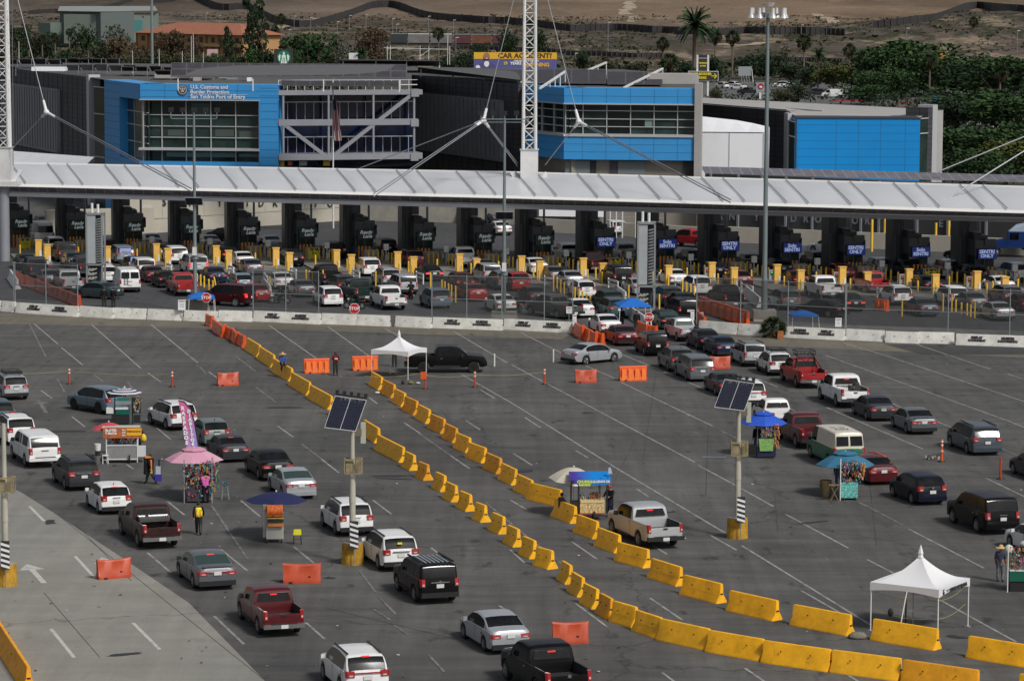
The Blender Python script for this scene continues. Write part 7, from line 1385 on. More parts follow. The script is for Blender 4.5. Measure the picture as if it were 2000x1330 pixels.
# snack cart with striped umbrella
t=thing('snack_cart',G(240,838),'dark snack cart with green cooler and wire rack under the striped umbrella','vendor cart',None,R(4)); g=M(); g.box((-.1,0,.5),(1.1,.7,.65),BLK); g.box((.05,-.1,.95),(.85,.55,.32),mat('cooler_green',(.0,.10,.07),.5)); g.box((0,-.05,1.15),(.8,.6,.12),WHT); g.box((-.75,-.1,1.02),(.45,.45,.35),WHT); g.obj('cart_body',t)
g=M(); [g.box((x,y,.95),(.04,.04,1.8),BLK) for x in(-.45,.65) for y in(-.35,.35)]; g.box((.1,-.37,1.75),(.75,.03,.22),mat('menu_green',(.01,.16,.12),.5)); g.box((.1,-.37,1.55),(1.0,.03,.22),GREYM); g.obj('frame',t)
g=M(); g.box((.95,-.3,1.35),(.50,.12,1.0),BLK); g.box((.95,-.3,.5),(.44,.12,.5),BLK); g.obj('wire_rack',t); jumble(t,'snack_bags',(.74,1.15,-.42,-.36,.95,1.8),26,(.06,.11),8,[JUNK[5],JUNK[1],GREYM]); umbrella(245,834,1.12,2.32,[UM('stripe_white',(.62,.62,.62)),UM('stripe_navy',(.03,.035,.12))],'navy and white ringed umbrella beside the blue-grey SUV',drop=.30,rings=True)
# toy stall
t=thing('toy_stall',G(385,985),'crowded toy stall hung with colourful toys under a pink umbrella','vendor stall',None,R(3)); g=M(); g.box((.1,0,.55),(1.1,.8,.9),mat('stall_dark',(.05,.04,.05),.7)); [g.box((x,y,1.2),(.05,.05,2.4),GREYM) for x in(-.6,.9) for y in(-.4,.4)]; g.obj('stall_frame',t)
jumble(t,'hanging_toys',(-.65,1.05,-.5,.3,.35,2.15),360,(.07,.17),11); jumble(t,'hanging_toys',(.9,1.25,-.4,.2,.8,2.2),46,(.07,.15),12); umbrella(382,978,1.62,2.75,[UM('pink',(.56,.27,.37)),UM('pink_pale',(.60,.31,.40))],'large pale pink umbrella over the toy stall',drop=.62,vent=True)
# feather flag
p=G(392,975); t=thing('feather_flag',p,'tall pink and blue feather flag with vertical lettering beside the toy stall','flag'); m,n,b=nodes('flag_gradient'); tc=N_(n,'ShaderNodeTexCoord').outputs['Object']; sp=N_(n,'ShaderNodeSeparateXYZ'); n.links.new(tc,sp.inputs[0])
f_=math_(n,'ADD',rng(n,sp.outputs[0],-.6,.3,0,.6),rng(n,sp.outputs[2],5.2,2.6,0,.5)); cc_=mixc(n,rng(n,f_,.15,.55),(.62,.13,.33),(.36,.26,.55)); cc_=mixc(n,rng(n,f_,.6,1.0),cc_,(.03,.22,.60)); n.links.new(cc_,b.inputs['Base Color']); b.inputs['Roughness'].default_value=.7; FLG=m
pole=[(-.05+.0,0,1.6),(-.16,0,3.0),(-.38,0,4.2),(-.62,0,4.9),(-.95,0,5.25),(-1.28,0,5.30)]; left=[(-.72,-.02,1.9),(-.85,-.02,2.9),(-1.02,-.02,3.8),(-1.13,-.02,4.5),(-1.22,-.02,4.95),(-1.28,-.02,5.28)]
pole=[(x*.95+.1,y,z) for x,y,z in pole]; left=[(x*.95+.1,y,z) for x,y,z in left]
g=M(); g.add(pole+left,[(k,k+1,7+k,6+k) for k in range(5)],FLG); g.obj('flag_cloth',t); g=M(); 
for a,c_ in zip([(.0,0,0)]+pole,pole): g.cyl(a,c_,.035,.03,BLK,6)
g.obj('pole',t)
for k,ch in enumerate('RASPADOS'): z=4.88-.27*k; u=(z-1.9)/3.4; stext(ch,.28,WTX,t,(-.98+.43*(1-u)*.9+.05,-.05,z),bold=.02)
for k,ch in enumerate('DIABLITOS'): z=4.72-.225*k; u=(z-1.9)/3.4; stext(ch,.24,WTX,t,(-.62+.42*(1-u)*.9+.02,-.05,z),bold=.02)
# stool with toys
t=thing('toy_stand',G(443,980),'small metal stand with blue and green toys right of the toy stall','stand'); g=M(); [g.bar((x,y,0),(x*.6,y*.6,.75),.03,GREYM) for x in(-.2,.2) for y in(-.15,.15)]; g.bar((-.16,-.12,.3),(.16,-.12,.3),.02,GREYM); g.obj('stand_frame',t); jumble(t,'toys',(-.2,.2,-.1,.1,.75,.95),12,(.06,.10),21,[JUNK[2],JUNK[3],JUNK[7]])
# corn cart with navy umbrella
t=thing('corn_cart',G(541,1062),'steel snack cart with orange hood and white skirt under a navy umbrella','vendor cart',None,R(6)); g=M(); g.box((-.12,.3,.95),(1.0,1.0,1.35),STEEL); g.box((-.12,.3,1.75),(1.0,1.0,.30),mat('cart_ochre',(.25,.22,.12),.6)); g.obj('cart_body',t); g=M(); 
for k in range(9): g.box((-.42+.098*k,-.30,.52),(.075,.04+.02*(k%2),.62),mat('skirt_white',(.52,.51,.46),.8))
g.obj('skirt',t); og=mat('glass_orange',(.68,.14,.02),.35,var=.5,vs=9); g=M(); g.cyl((-.42,-.15,1.60),(.36,-.15,1.60),.32,.32,og,16); g.box((-.03,-.3,1.52),(.82,.25,.30),og); g.obj('hood',t,40); g=M(); g.box((-.0,-.42,1.28),(.8,.05,.04),mat('rail_yellow',(.6,.5,.1),.5)); g.box((-.0,-.36,1.15),(.8,.25,.12),LTX); g.box((0,-.42,.95),(.8,.15,.16),mat('basket_orange',(.6,.22,.06),.7,var=.4,vs=16)); g.obj('shelf',t); wheels(t,[(-.45,-.25),(.3,-.25),(-.45,.7)],.11); jumble(t,'goods',(-.35,.35,-.45,-.3,1.35,1.55),14,(.05,.10),5)
umbrella(543,1052,1.62,2.30,[UM('navy',(.010,.014,.07))],'navy umbrella over the corn cart',drop=.42)
t=thing('yellow_stool',G(584,1066),'black wire stool with a bright yellow cushion right of the corn cart','stool'); g=M(); g.box((0,0,.62),(.40,.32,.24),mat('cushion_yellow',(.75,.68,.02),.7),taper=.85); g.obj('cushion',t); g=M(); [g.bar((x,y,0),(x*.8,y*.8,.55),.03,BLK) for x in(-.2,.2) for y in(-.15,.15)]; g.bar((-.18,-.13,.3),(.18,-.13,.3),.02,BLK); g.obj('stool_frame',t)
# churro cart
t=thing('churro_cart',G(1153,1012),'churro cart with blue and purple awning and picture panel','vendor cart',None,R(3)); g=M(); g.box((.15,0,.72),(1.30,.8,.72),mat('panel_pictures',(.55,.42,.20),.5,var=.9,vs=11,dirt=(.45,.06,.03,.8))); g.box((.15,-.41,.36),(1.3,.03,.05),mat('trim_red',(.45,.05,.02),.5)); g.box((.15,-.415,.98),(1.25,.02,.12),mat('panel_cream',(.62,.52,.28),.5)); g.obj('cart_body',t)
g=M(); [g.box((x,y,1.25),(.04,.04,2.0),BLK) for x in (-.95,-.55,.55,.95) for y in(-.35,.35)]; g.box((-.65,0,.65),(.5,.7,.6),BLK); g.obj('frame',t)
m,n,b=nodes('awning_gradient'); tc=N_(n,'ShaderNodeTexCoord').outputs['Object']; sp=N_(n,'ShaderNodeSeparateXYZ'); n.links.new(tc,sp.inputs[0]); n.links.new(mixc(n,rng(n,sp.outputs[0],-.8,.2),(.06,.03,.28),(.0,.20,.60)),b.inputs['Base Color']); AWN=m
g=M(); g.hexa([(-1.05,-.50,2.12),(1.10,-.50,2.12),(1.10,.45,2.42),(-1.05,.45,2.42),(-1.05,-.50,2.16),(1.10,-.50,2.16),(1.10,.45,2.46),(-1.05,.45,2.46)],AWN); g.box((.1,-.52,2.02),(1.9,.03,.26),AWN); ao=g.obj('awning',t); LG=mat('letter_lime',(.62,.75,.10),.5); stext('CHURROS',.20,LG,ao,(-.22,-.55,2.06),bold=.012); stext('RELLENOS DE',.16,WTX,ao,(.55,-.55,2.07),bold=.008); stext('SABORES',.15,LG,ao,(-.28,-.55,1.90),bold=.01)
g=M(); g.ball((-.78,-.5,1.86),.17,mat('lamp_plate',(.6,.58,.5),.5),10,.5); g.obj('plate',t,50); jumble(t,'churros',(.0,.5,-.2,.2,1.1,1.4),26,(.07,.13),31,[mat('churro_brown',(.28,.10,.02),.7)]); jumble(t,'bottles',(-.5,.0,-.3,.3,1.05,1.3),20,(.05,.1),32,[JUNK[5],JUNK[9],JUNK[2]]); wheels(t,[(.25,-.45),(.25,.45)],.24)
g=M(); g.hexa([(.98,-.3,2.45),(1.2,-.3,2.45),(1.2,-.25,2.45),(.98,-.25,2.45),(.98,-.3,2.75),(1.1,-.3,2.8),(1.1,-.25,2.8),(.98,-.25,2.75)],mat('flag_pale',(.4,.5,.6),.6)); g.obj('pennant',t)
umbrella(1123,1005,1.30,2.55,[UM('beige',(.50,.47,.38))],'beige umbrella left of the churro cart',tilt=(6,4),drop=.62)
# blue umbrella stall
t=thing('snack_stall',G(1498,890),'snack stall with green bag and orange toys under the bright blue umbrella','vendor stall',None,R(5)); g=M(); g.box((-.0,.1,.35),(1.1,.6,.55),mat('stall_navy',(.01,.015,.05),.6)); [g.box((x,.2,1.1),(.04,.04,2.2),GREYM) for x in(-.5,.55)]; g.obj('stall_frame',t); g=M(); g.hexa([(-.42,-.3,.45),(.35,-.3,.45),(.35,-.1,.45),(-.42,-.1,.45),(-.5,-.35,1.15),(.42,-.35,1.15),(.42,-.1,1.15),(-.5,-.1,1.15)],mat('bag_lime',(.22,.42,.12),.6,var=.5,vs=8)); g.obj('lime_bag',t); jumble(t,'snack_packets',(-.4,.5,-.25,.1,1.2,1.95),60,(.06,.12),41); jumble(t,'orange_toys',(.5,.72,-.2,.0,.6,2.0),34,(.09,.15),42,[JUNK[6],mat('peach_toy',(.6,.28,.14),.5)])
umbrella(1492,885,1.42,2.55,[UM('royal',(.015,.08,.50))],'bright blue umbrella near the right solar lamp pole',drop=.62,vent=True)
t=thing('stone_box',G(1467,880),'low grey box on the ground behind the solar lamp pole','box'); g=M(); g.box((0,0,.25),(.9,.5,.5),mat('tub_grey',(.14,.13,.12),.8),taper=1.15); g.obj('tub',t); g=M(); g.add([(0,0,.025),(1.4,0,.025),(1.5,.6,.025),(.1,.7,.025)],[(0,1,2,3)],mat('grey_sheet',(.13,.15,.18),.6)); o=g.obj('ground_sheet'); o.location=G(1372,892); tag(o,'flat grey-blue sheet lying left of the right solar lamp pole','sheet')
# teal umbrella stall
t=thing('snack_stall',G(1655,970),'snack stall hung with packets and patterned front under the teal umbrella','vendor stall',None,R(4)); g=M(); g.box((.12,.1,.55),(.95,.7,.85),mat('print_teal',(.12,.42,.38),.6,var=.9,vs=12,dirt=(.5,.5,.35,.6))); g.obj('stall_body',t); [M().box(a,b,m_).obj('stall_post',t) for a,b,m_ in (((-.38,-.3,1.15),(.05,.05,2.3),WHT),((.6,.4,1.1),(.05,.05,2.2),GREYM))]; jumble(t,'snack_packets',(-.35,.75,-.3,.1,1.0,2.15),150,(.06,.13),51); jumble(t,'orange_toys',(.72,.98,-.3,.1,1.2,2.0),30,(.09,.16),52,[JUNK[6],mat('peach_toy',(.6,.28,.14)),JUNK[1]]); wheels(t,[(-.2,-.28),(.45,-.28)],.08)
g=M(); [g.bar((a,-.5,0),(b_,-.5,.85),.03,WOOD) for a,b_ in ((-.95,-.5),(-.5,-.95))]; [g.bar((a,-.25,0),(b_,-.25,.85),.03,WOOD) for a,b_ in ((-.95,-.5),(-.5,-.95))]; g.box((-.72,-.38,.87),(.62,.4,.03),WOOD); o=thing('folding_table',G(1655,970),'small folding wooden table left of the teal umbrella stall','table',None,R(4)); g.obj('table_frame',o)
o=thing('wicker_basket',G(1616,968)+Vector((0,.4,0)),'tall brown wicker basket at the left of the teal umbrella stall','basket'); g=M(); g.lathe((0,0,0),[(.001,.02),(.26,.02),(.32,.5),(.33,.95),(.29,.95),(.27,.5)],mat('wicker',(.13,.095,.045),.8,var=.4,vs=18),14); g.obj('basket_wall',o,50)
umbrella(1652,962,1.62,2.40,[UM('teal',(.03,.15,.25))],'teal umbrella in front of the dark red sedan',drop=.68,vent=True)
# stall at the right edge
t=thing('snack_stall',G(2003,1145),'snack stall with shelves of packets and green base at the right edge','vendor stall',None,R(-2)); g=M(); g.box((.1,.1,.72),(1.6,.9,.45),mat('base_green',(.0,.10,.06),.6)); g.box((.1,.1,.25),(1.5,.8,.5),BLK); g.box((.1,-.1,1.0),(1.6,.5,.06),WHT); g.obj('stall_body',t); [M().box(a,b,WHT).obj('stall_post',t) for a,b in (((-.80,-.45,.98),(.045,.045,1.96)),((.85,.5,1.0),(.05,.05,2.2)))]; jumble(t,'snack_packets',(-.7,.8,-.45,.0,1.08,2.1),190,(.06,.14),61); g=M(); g.ball((.1,0,2.2),.36,mat('bag_pale',(.5,.55,.5),.5),10,.45); g.ball((-.75,-.2,1.95),.22,mat('bag_pale',(.5,.55,.5)),8,1.2); g.obj('plastic_bag',t,60)
# ground odds and ends
o=thing('rock',G(1680,1241),'rounded grey rock between the tent and the yellow barrier','rock'); g=M(); r2=random.Random(5); g.lathe((0,0,0),[(.001,.30),(.22,.27),(.36,.15),(.38,.04),(.3,0)],mat('rock_grey',(.16,.15,.12),.9,var=.5,vs=6,bump=.5),11,1.15,.75); g.obj('stone',o,80)
o=thing('rubbish_bag',G(803,752),'green bag and white scraps on the ground by the small tent','rubbish'); g=M(); g.ball((0,0,.12),.22,mat('bag_olive',(.16,.16,.03),.6),8,.5); g.ball((-.55,0,.14),.13,BLK,8,1.1); g.ball((.5,.1,.08),.18,mat('bag_whitish',(.5,.48,.48),.6),8,.4); g.obj('bag',o,60)
o=thing('fallen_rubbish',G(1822,890),'brown rubbish lying left of the orange and white post','rubbish'); g=M(); jumble(o,'scraps',(-.4,.5,-.2,.2,.03,.12),18,(.08,.2),71,[mat('brown_scrap',(.10,.06,.04)),mat('paper_scrap',(.45,.45,.44))]); o=thing('sand_bag',G(738,771),'white bag at the foot of the small tent leg','bag'); g=M(); g.ball((0,0,.08),.2,WHT,8,.4); g.obj('bag',o,60)
o=thing('tripod_easel',G(1768,1228),'leaning white pole and dark bar inside the large white tent','stand'); g=M(); g.bar((-.35,-1.2,.0),(.0,-1.1,2.0),.045,WHT); g.bar((.15,.3,0),(.15,.3,2.2),.06,BLK); g.bar((.5,.6,0),(.5,.6,2.2),.04,GREYM); g.bar((-.1,.2,.95),(.5,.5,.85),.04,WHT); g.ball((-.6,-.4,.95),.13,BLK,8,1.5); g.obj('stand_frame',o)
# ---------------------------------------------------------------- background: trees, border fence, far buildings
def LFm(n,c): return mat('leaf_'+n,c,.75,spec=.2)
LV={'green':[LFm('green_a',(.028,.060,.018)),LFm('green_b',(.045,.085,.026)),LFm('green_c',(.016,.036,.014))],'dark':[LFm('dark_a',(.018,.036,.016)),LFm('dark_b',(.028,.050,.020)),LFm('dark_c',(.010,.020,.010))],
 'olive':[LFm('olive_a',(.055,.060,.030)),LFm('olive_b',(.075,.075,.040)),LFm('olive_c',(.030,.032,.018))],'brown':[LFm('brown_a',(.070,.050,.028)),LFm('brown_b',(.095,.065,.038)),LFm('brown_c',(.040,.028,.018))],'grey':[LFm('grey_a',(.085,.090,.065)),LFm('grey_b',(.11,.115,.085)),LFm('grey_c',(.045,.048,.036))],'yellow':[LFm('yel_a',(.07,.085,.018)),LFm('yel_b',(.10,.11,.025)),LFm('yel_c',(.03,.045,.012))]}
BARK=mat('bark_brown',(.10,.075,.055),.9,var=.3,vs=4); BARKP=mat('palm_trunk',(.13,.10,.075),.9,var=.3,vs=6)
def leafquad(g,c,s_,mt,r2,flat=0):
    n_=Vector((r2.gauss(0,1),r2.gauss(0,1),r2.gauss(0,1)+flat)).normalized(); a=n_.orthogonal().normalized(); b_=n_.cross(a); k=r2.uniform(.6,1.3); g.add([c-a*s_*k,c-b_*s_*.6,c+a*s_*k,c+b_*s_*.6],[(0,1,2,3)],mt)
def crown_mesh(seed,pal,n_=1000,shape='round',lobes=9):
    r2=random.Random(seed); g=M(); L=[]
    for k in range(lobes):
        if shape=='tall': L.append((Vector((r2.uniform(-.22,.22),r2.uniform(-.22,.22),.08+.9*k/lobes)),r2.uniform(.16,.30)*(1.15-.75*k/lobes)))
        else:
            a=r2.uniform(0,6.28); rr=r2.uniform(.05,.36); L.append((Vector((rr*math.cos(a),rr*math.sin(a),r2.uniform(.26,.86)-rr*.35)),r2.uniform(.15,.27)))
    for _ in range(n_):
        c,r_=r2.choice(L); d=Vector((r2.gauss(0,1),r2.gauss(0,1),r2.gauss(0,1))).normalized()*r_*r2.uniform(.55,1.08)**.6; d.z*=.85
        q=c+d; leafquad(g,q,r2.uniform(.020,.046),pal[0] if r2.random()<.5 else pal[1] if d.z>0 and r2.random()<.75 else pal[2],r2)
    for c,r_ in L:      # limbs
        g.cyl((0,0,.12),c,.016,.006,BARK,5,cap=False)
    return g.mesh('crown')
def trunk_mesh(): 
    g=M(); g.cyl((0,0,0),(.01,0,.45),.035,.022,BARK,8); return g.mesh('trunk',50)
TM=trunk_mesh(); CM={}
def crown(kind,v,shape):
    k=(kind,v,shape)
    if k not in CM: CM[k]=crown_mesh(hash(kind)%7+v*13+5 if False else (len(kind)*31+v*13+5),LV[kind],2200 if shape=='round' else 1500,shape,14 if shape=='round' else 14)
    return CM[k]
NT=[0]
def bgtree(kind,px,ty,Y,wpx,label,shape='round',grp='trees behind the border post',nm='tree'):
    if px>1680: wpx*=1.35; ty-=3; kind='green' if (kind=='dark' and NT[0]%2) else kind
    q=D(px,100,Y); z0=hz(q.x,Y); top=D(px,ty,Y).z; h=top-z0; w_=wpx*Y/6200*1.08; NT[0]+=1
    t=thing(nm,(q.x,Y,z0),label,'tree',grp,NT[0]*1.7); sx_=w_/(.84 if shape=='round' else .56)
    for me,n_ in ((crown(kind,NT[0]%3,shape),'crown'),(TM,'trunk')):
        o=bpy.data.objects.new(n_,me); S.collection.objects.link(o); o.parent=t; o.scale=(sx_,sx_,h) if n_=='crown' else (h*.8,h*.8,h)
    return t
def palm_crown(seed,date=False):
    r2=random.Random(seed); g=M(); pal=LV['green'] if date else LV['olive']
    if date:
        for k in range(58):
            a=r2.uniform(0,6.28); el=r2.uniform(-.5,1.35); L_=r2.uniform(.85,1.05); p=Vector((0,0,0)); d=Vector((math.cos(a)*math.cos(el),math.sin(a)*math.cos(el),math.sin(el))); prev=p; mt=r2.choice([LV['dark'][0],LV['green'][0],LV['dark'][2]])
            for j in range(8):
                q=prev+d*L_/8; sd=d.cross(Vector((0,0,1))).normalized(); w_=.10*(1-j/9)
                for s__ in (-1,1): g.add([prev,q,q+sd*s__*w_-Vector((0,0,.05)),prev+sd*s__*w_*1.1-Vector((0,0,.05))],[(0,1,2,3)],mt)
                prev=q; d=(d+Vector((0,0,-.17))).normalized()
    else:
        for k in range(46):
            a=r2.uniform(0,6.28); el=r2.uniform(-1.0,1.4); d=Vector((math.cos(a)*math.cos(el),math.sin(a)*math.cos(el),math.sin(el))); st=d*.35; mt=r2.choice([LV['green'][0],LV['olive'][0],LV['green'][2]]) if el>-.4 else LV['brown'][r2.randrange(3)]
            sd=d.orthogonal().normalized(); sd.rotate(Matrix.Rotation(r2.uniform(0,3.1),3,d))
            g.bar((0,0,0),st,.02,mt)
            for j in range(7):
                b_=(j-3)*.33; v=(d*math.cos(b_)+sd*math.sin(b_)).normalized()*.55; v.z-=.10; w_=d.cross(sd)*.05+sd*.02; g.add([st,st+v*.6+w_,st+v-Vector((0,0,.05)),st+v*.6-w_],[(0,1,2,3)],mt)
        for k in range(60): # skirt of dead fronds
            a=r2.uniform(0,6.28); z=-r2.uniform(.25,1.0); rr=.26*(1.1+z*.5); leafquad(g,Vector((rr*math.cos(a),rr*math.sin(a),z)),.12,LV['brown'][r2.randrange(3)],r2)
    return g.mesh('crown')
PC={True:[palm_crown(3,True),palm_crown(4,True)],False:[palm_crown(5),palm_crown(6),palm_crown(7)]}
def palm(px,ty,Y,wpx,label,date=False,lean=0,nm='palm_tree',grp='palms behind the border post'):
    q=D(px,100,Y); z0=hz(q.x,Y); top=D(px,ty,Y).z; r_=wpx*Y/6200/2; h=top-z0-r_*.6; NT[0]+=1; t=thing(nm,(q.x,Y,z0),label,'palm tree',grp,NT[0]*2.1)
    o=bpy.data.objects.new('crown',PC[date][NT[0]%len(PC[date])]); S.collection.objects.link(o); o.parent=t; o.location=(lean,0,h); o.scale=(r_*1.05,)*3
    g=M(); g.cyl((0,0,0),(lean,0,h),max(.25,r_*.12),max(.18,r_*.09),BARKP,7); g.obj('trunk',t,50); return t
# left
palm(52,84,880,24,'short palm at far left beyond the solar panels'); palm(78,76,900,22,'second palm from the left beyond the roof'); palm(103,73,930,22,'third palm from the left with browned skirt'); palm(131,64,960,18,'slim palm above the low bushes at left'); palm(168,84,840,34,'broad bright palm in front of the brown trees',True)
palm(196,100,840,22,'small palm left of the orange-roofed hotel')
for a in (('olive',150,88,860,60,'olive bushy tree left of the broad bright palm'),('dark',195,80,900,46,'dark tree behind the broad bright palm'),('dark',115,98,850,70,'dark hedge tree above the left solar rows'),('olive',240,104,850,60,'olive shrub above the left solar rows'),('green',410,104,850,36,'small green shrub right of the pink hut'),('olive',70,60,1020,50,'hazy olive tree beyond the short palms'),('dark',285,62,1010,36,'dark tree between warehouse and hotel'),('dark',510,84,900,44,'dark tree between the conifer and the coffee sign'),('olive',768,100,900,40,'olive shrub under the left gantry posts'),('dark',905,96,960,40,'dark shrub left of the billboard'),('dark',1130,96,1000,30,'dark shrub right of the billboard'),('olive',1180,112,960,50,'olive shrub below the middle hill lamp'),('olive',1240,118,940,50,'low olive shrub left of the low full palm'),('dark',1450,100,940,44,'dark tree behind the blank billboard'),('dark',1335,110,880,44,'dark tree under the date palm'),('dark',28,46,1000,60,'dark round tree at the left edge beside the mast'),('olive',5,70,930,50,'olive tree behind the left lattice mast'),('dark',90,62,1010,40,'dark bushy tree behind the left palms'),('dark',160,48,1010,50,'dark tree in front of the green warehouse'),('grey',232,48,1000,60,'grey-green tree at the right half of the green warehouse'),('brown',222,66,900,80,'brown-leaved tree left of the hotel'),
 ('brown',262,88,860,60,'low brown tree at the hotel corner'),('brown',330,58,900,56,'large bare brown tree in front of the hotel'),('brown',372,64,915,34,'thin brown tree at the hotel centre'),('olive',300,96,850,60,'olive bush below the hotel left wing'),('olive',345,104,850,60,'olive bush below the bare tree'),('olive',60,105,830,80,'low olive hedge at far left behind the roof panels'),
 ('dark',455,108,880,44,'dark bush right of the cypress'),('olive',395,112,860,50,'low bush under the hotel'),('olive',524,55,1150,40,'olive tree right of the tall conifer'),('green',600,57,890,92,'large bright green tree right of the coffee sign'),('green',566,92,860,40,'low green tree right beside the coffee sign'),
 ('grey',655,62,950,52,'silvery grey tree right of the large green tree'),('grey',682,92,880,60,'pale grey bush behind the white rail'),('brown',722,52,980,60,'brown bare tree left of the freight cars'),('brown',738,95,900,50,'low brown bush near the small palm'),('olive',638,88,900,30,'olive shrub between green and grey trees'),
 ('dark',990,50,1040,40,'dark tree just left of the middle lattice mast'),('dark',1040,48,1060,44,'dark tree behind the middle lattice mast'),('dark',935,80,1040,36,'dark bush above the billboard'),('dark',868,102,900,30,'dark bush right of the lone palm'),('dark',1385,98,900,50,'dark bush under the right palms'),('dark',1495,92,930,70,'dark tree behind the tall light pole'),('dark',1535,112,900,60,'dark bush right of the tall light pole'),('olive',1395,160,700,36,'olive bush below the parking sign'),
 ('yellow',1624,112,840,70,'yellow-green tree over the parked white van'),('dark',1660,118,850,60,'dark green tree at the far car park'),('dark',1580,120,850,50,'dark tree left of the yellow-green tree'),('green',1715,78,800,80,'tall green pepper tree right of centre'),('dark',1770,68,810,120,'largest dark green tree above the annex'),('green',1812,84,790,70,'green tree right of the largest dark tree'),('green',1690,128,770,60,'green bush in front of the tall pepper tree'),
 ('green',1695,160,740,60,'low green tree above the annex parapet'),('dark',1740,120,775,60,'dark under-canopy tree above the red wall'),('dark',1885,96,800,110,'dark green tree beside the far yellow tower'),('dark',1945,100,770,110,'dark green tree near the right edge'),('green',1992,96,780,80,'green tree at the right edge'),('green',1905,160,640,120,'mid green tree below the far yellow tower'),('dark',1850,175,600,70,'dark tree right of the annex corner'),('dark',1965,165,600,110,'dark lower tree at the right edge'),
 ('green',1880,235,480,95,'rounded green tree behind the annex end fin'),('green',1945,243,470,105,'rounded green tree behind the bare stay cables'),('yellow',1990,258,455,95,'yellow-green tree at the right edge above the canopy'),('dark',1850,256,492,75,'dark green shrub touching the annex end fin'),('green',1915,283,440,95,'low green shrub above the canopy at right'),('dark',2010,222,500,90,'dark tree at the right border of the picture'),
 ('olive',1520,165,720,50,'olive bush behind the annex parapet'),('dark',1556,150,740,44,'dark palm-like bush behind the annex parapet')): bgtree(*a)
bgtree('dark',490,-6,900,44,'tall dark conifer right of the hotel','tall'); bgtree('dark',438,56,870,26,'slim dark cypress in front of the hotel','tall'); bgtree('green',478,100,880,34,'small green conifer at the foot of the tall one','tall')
palm(545,32,1150,24,'tall thin palm on the far slope'); palm(515,50,1100,20,'far palm right of the tall conifer'); palm(533,55,1120,20,'far palm left of the thin tall one'); palm(702,98,850,36,'low palm above the truss bay roof',True); palm(852,56,960,30,'lone fan palm in front of the freight cars')
palm(1352,22,900,90,'large date palm with arching fronds left of the high mast light',True); palm(1290,72,950,32,'fan palm left of the date palm'); palm(1304,104,860,44,'low full palm left of the parking sign'); palm(1392,58,930,34,'fan palm right of the date palm',lean=-1); palm(1426,58,930,36,'second fan palm right of the date palm'); palm(1566,64,860,38,'fan palm right of the high mast light'); palm(1594,92,840,40,'arching palm beside the fan palm',True)
palm(1655,82,1000,34,'fan palm left of the tall pepper tree'); palm(1812,100,770,36,'palm in front of the green trees at right'); palm(1950,120,700,40,'dark palm with pale trunk near the right edge'); palm(1896,28,1250,24,'small dark palm on the right hillside'); palm(1722,86,900,22,'small palm crown between the pepper trees')
palm(1509,612,0,0,'x') if False else None
# fan palm bush by the barrier
t=thing('palm_bush',G(1510,655),'bushy fan palm growing in front of the white barriers by the tall pole','plant'); o=bpy.data.objects.new('fronds',palm_crown(9).copy()); S.collection.objects.link(o); o.parent=t; o.location=(0,0,.75); o.scale=(1.4,1.3,1.35)
g=M(); g.cyl((0,0,0),(0,0,.6),.28,.22,BARKP,10); g.obj('trunk',t,50); t=thing('orange_block',G(1524,657),'small orange block beside the fan palm bush','block'); g=M(); g.box((0,0,.3),(.5,.4,.6),mat('rusty_orange',(.35,.12,.03),.8,var=.3,vs=5),taper=.9); g.obj('block_body',t)
# scrub on the hillside (too many to count)
r2=random.Random(17); g=M(); SC=[LV['olive'][0],LV['olive'][2],LV['brown'][0],LV['olive'][2],LV['dark'][1]]
for _ in range(11000):
    Y=1060+r2.random()**1.3*760; x=r2.uniform(-.19,.19)*Y
    if NZ.noise(Vector((x*.02,Y*.012,1)))<-.12: continue
    s_=r2.uniform(.35,1.1); z=hz(x,Y)
    for k in range(3): leafquad(g,Vector((x+r2.uniform(-s_,s_),Y+r2.uniform(-s_,s_),z+s_*.35)),s_*.8,r2.choice(SC),r2,1.5)
for _ in range(1500):
    Y=r2.uniform(960,1080); x=r2.uniform(-.19,.19)*Y; s_=r2.uniform(.5,1.6); z=hz(x,Y)
    for k in range(2): leafquad(g,Vector((x,Y,z+s_*.4)),s_,r2.choice(SC),r2,1)
tag(g.obj('hillside_scrub',norm=False),'low dry scrub bushes scattered over the hillside','scrub',kind='stuff')
r2=random.Random(23); g=M()
for _ in range(15000):
    Y=r2.uniform(425,960); px=r2.uniform(1385,2060); x=D(px,100,Y).x
    if 690<Y<905 and px<1700 and NZ.noise(Vector((x*.05,Y*.03,5)))<.25: continue
    if NZ.noise(Vector((x*.04,Y*.02,5)))<-.25: continue
    if Y<560 and px<1840: continue
    hh=(1.2+5.5*abs(NZ.noise(Vector((x*.07,Y*.04,9)))))*r2.random()**.5; leafquad(g,Vector((x,Y,hh)),r2.uniform(.28,.6),r2.choice(LV['dark']*2+LV['green'][:1]+LV['olive'][2:]),r2,.6)
for _ in range(7000):
    Y=r2.uniform(780,960); px=r2.uniform(-30,760); x=D(px,100,Y).x
    if NZ.noise(Vector((x*.05,Y*.02,2)))<-.2: continue
    hh=(1.5+4*abs(NZ.noise(Vector((x*.06,Y*.03,4)))))*r2.random()**.5; leafquad(g,Vector((x,Y,hh)),r2.uniform(.4,.85),r2.choice(LV['dark']+LV['olive']+LV['brown'][2:]),r2,.6)
tag(g.obj('undergrowth',norm=False),'dense dark shrubs and undergrowth beneath the trees','undergrowth',kind='stuff')
TRK=mat('pale_dirt_track',(.34,.27,.19),.95,var=.2,vs=.1); g=M()
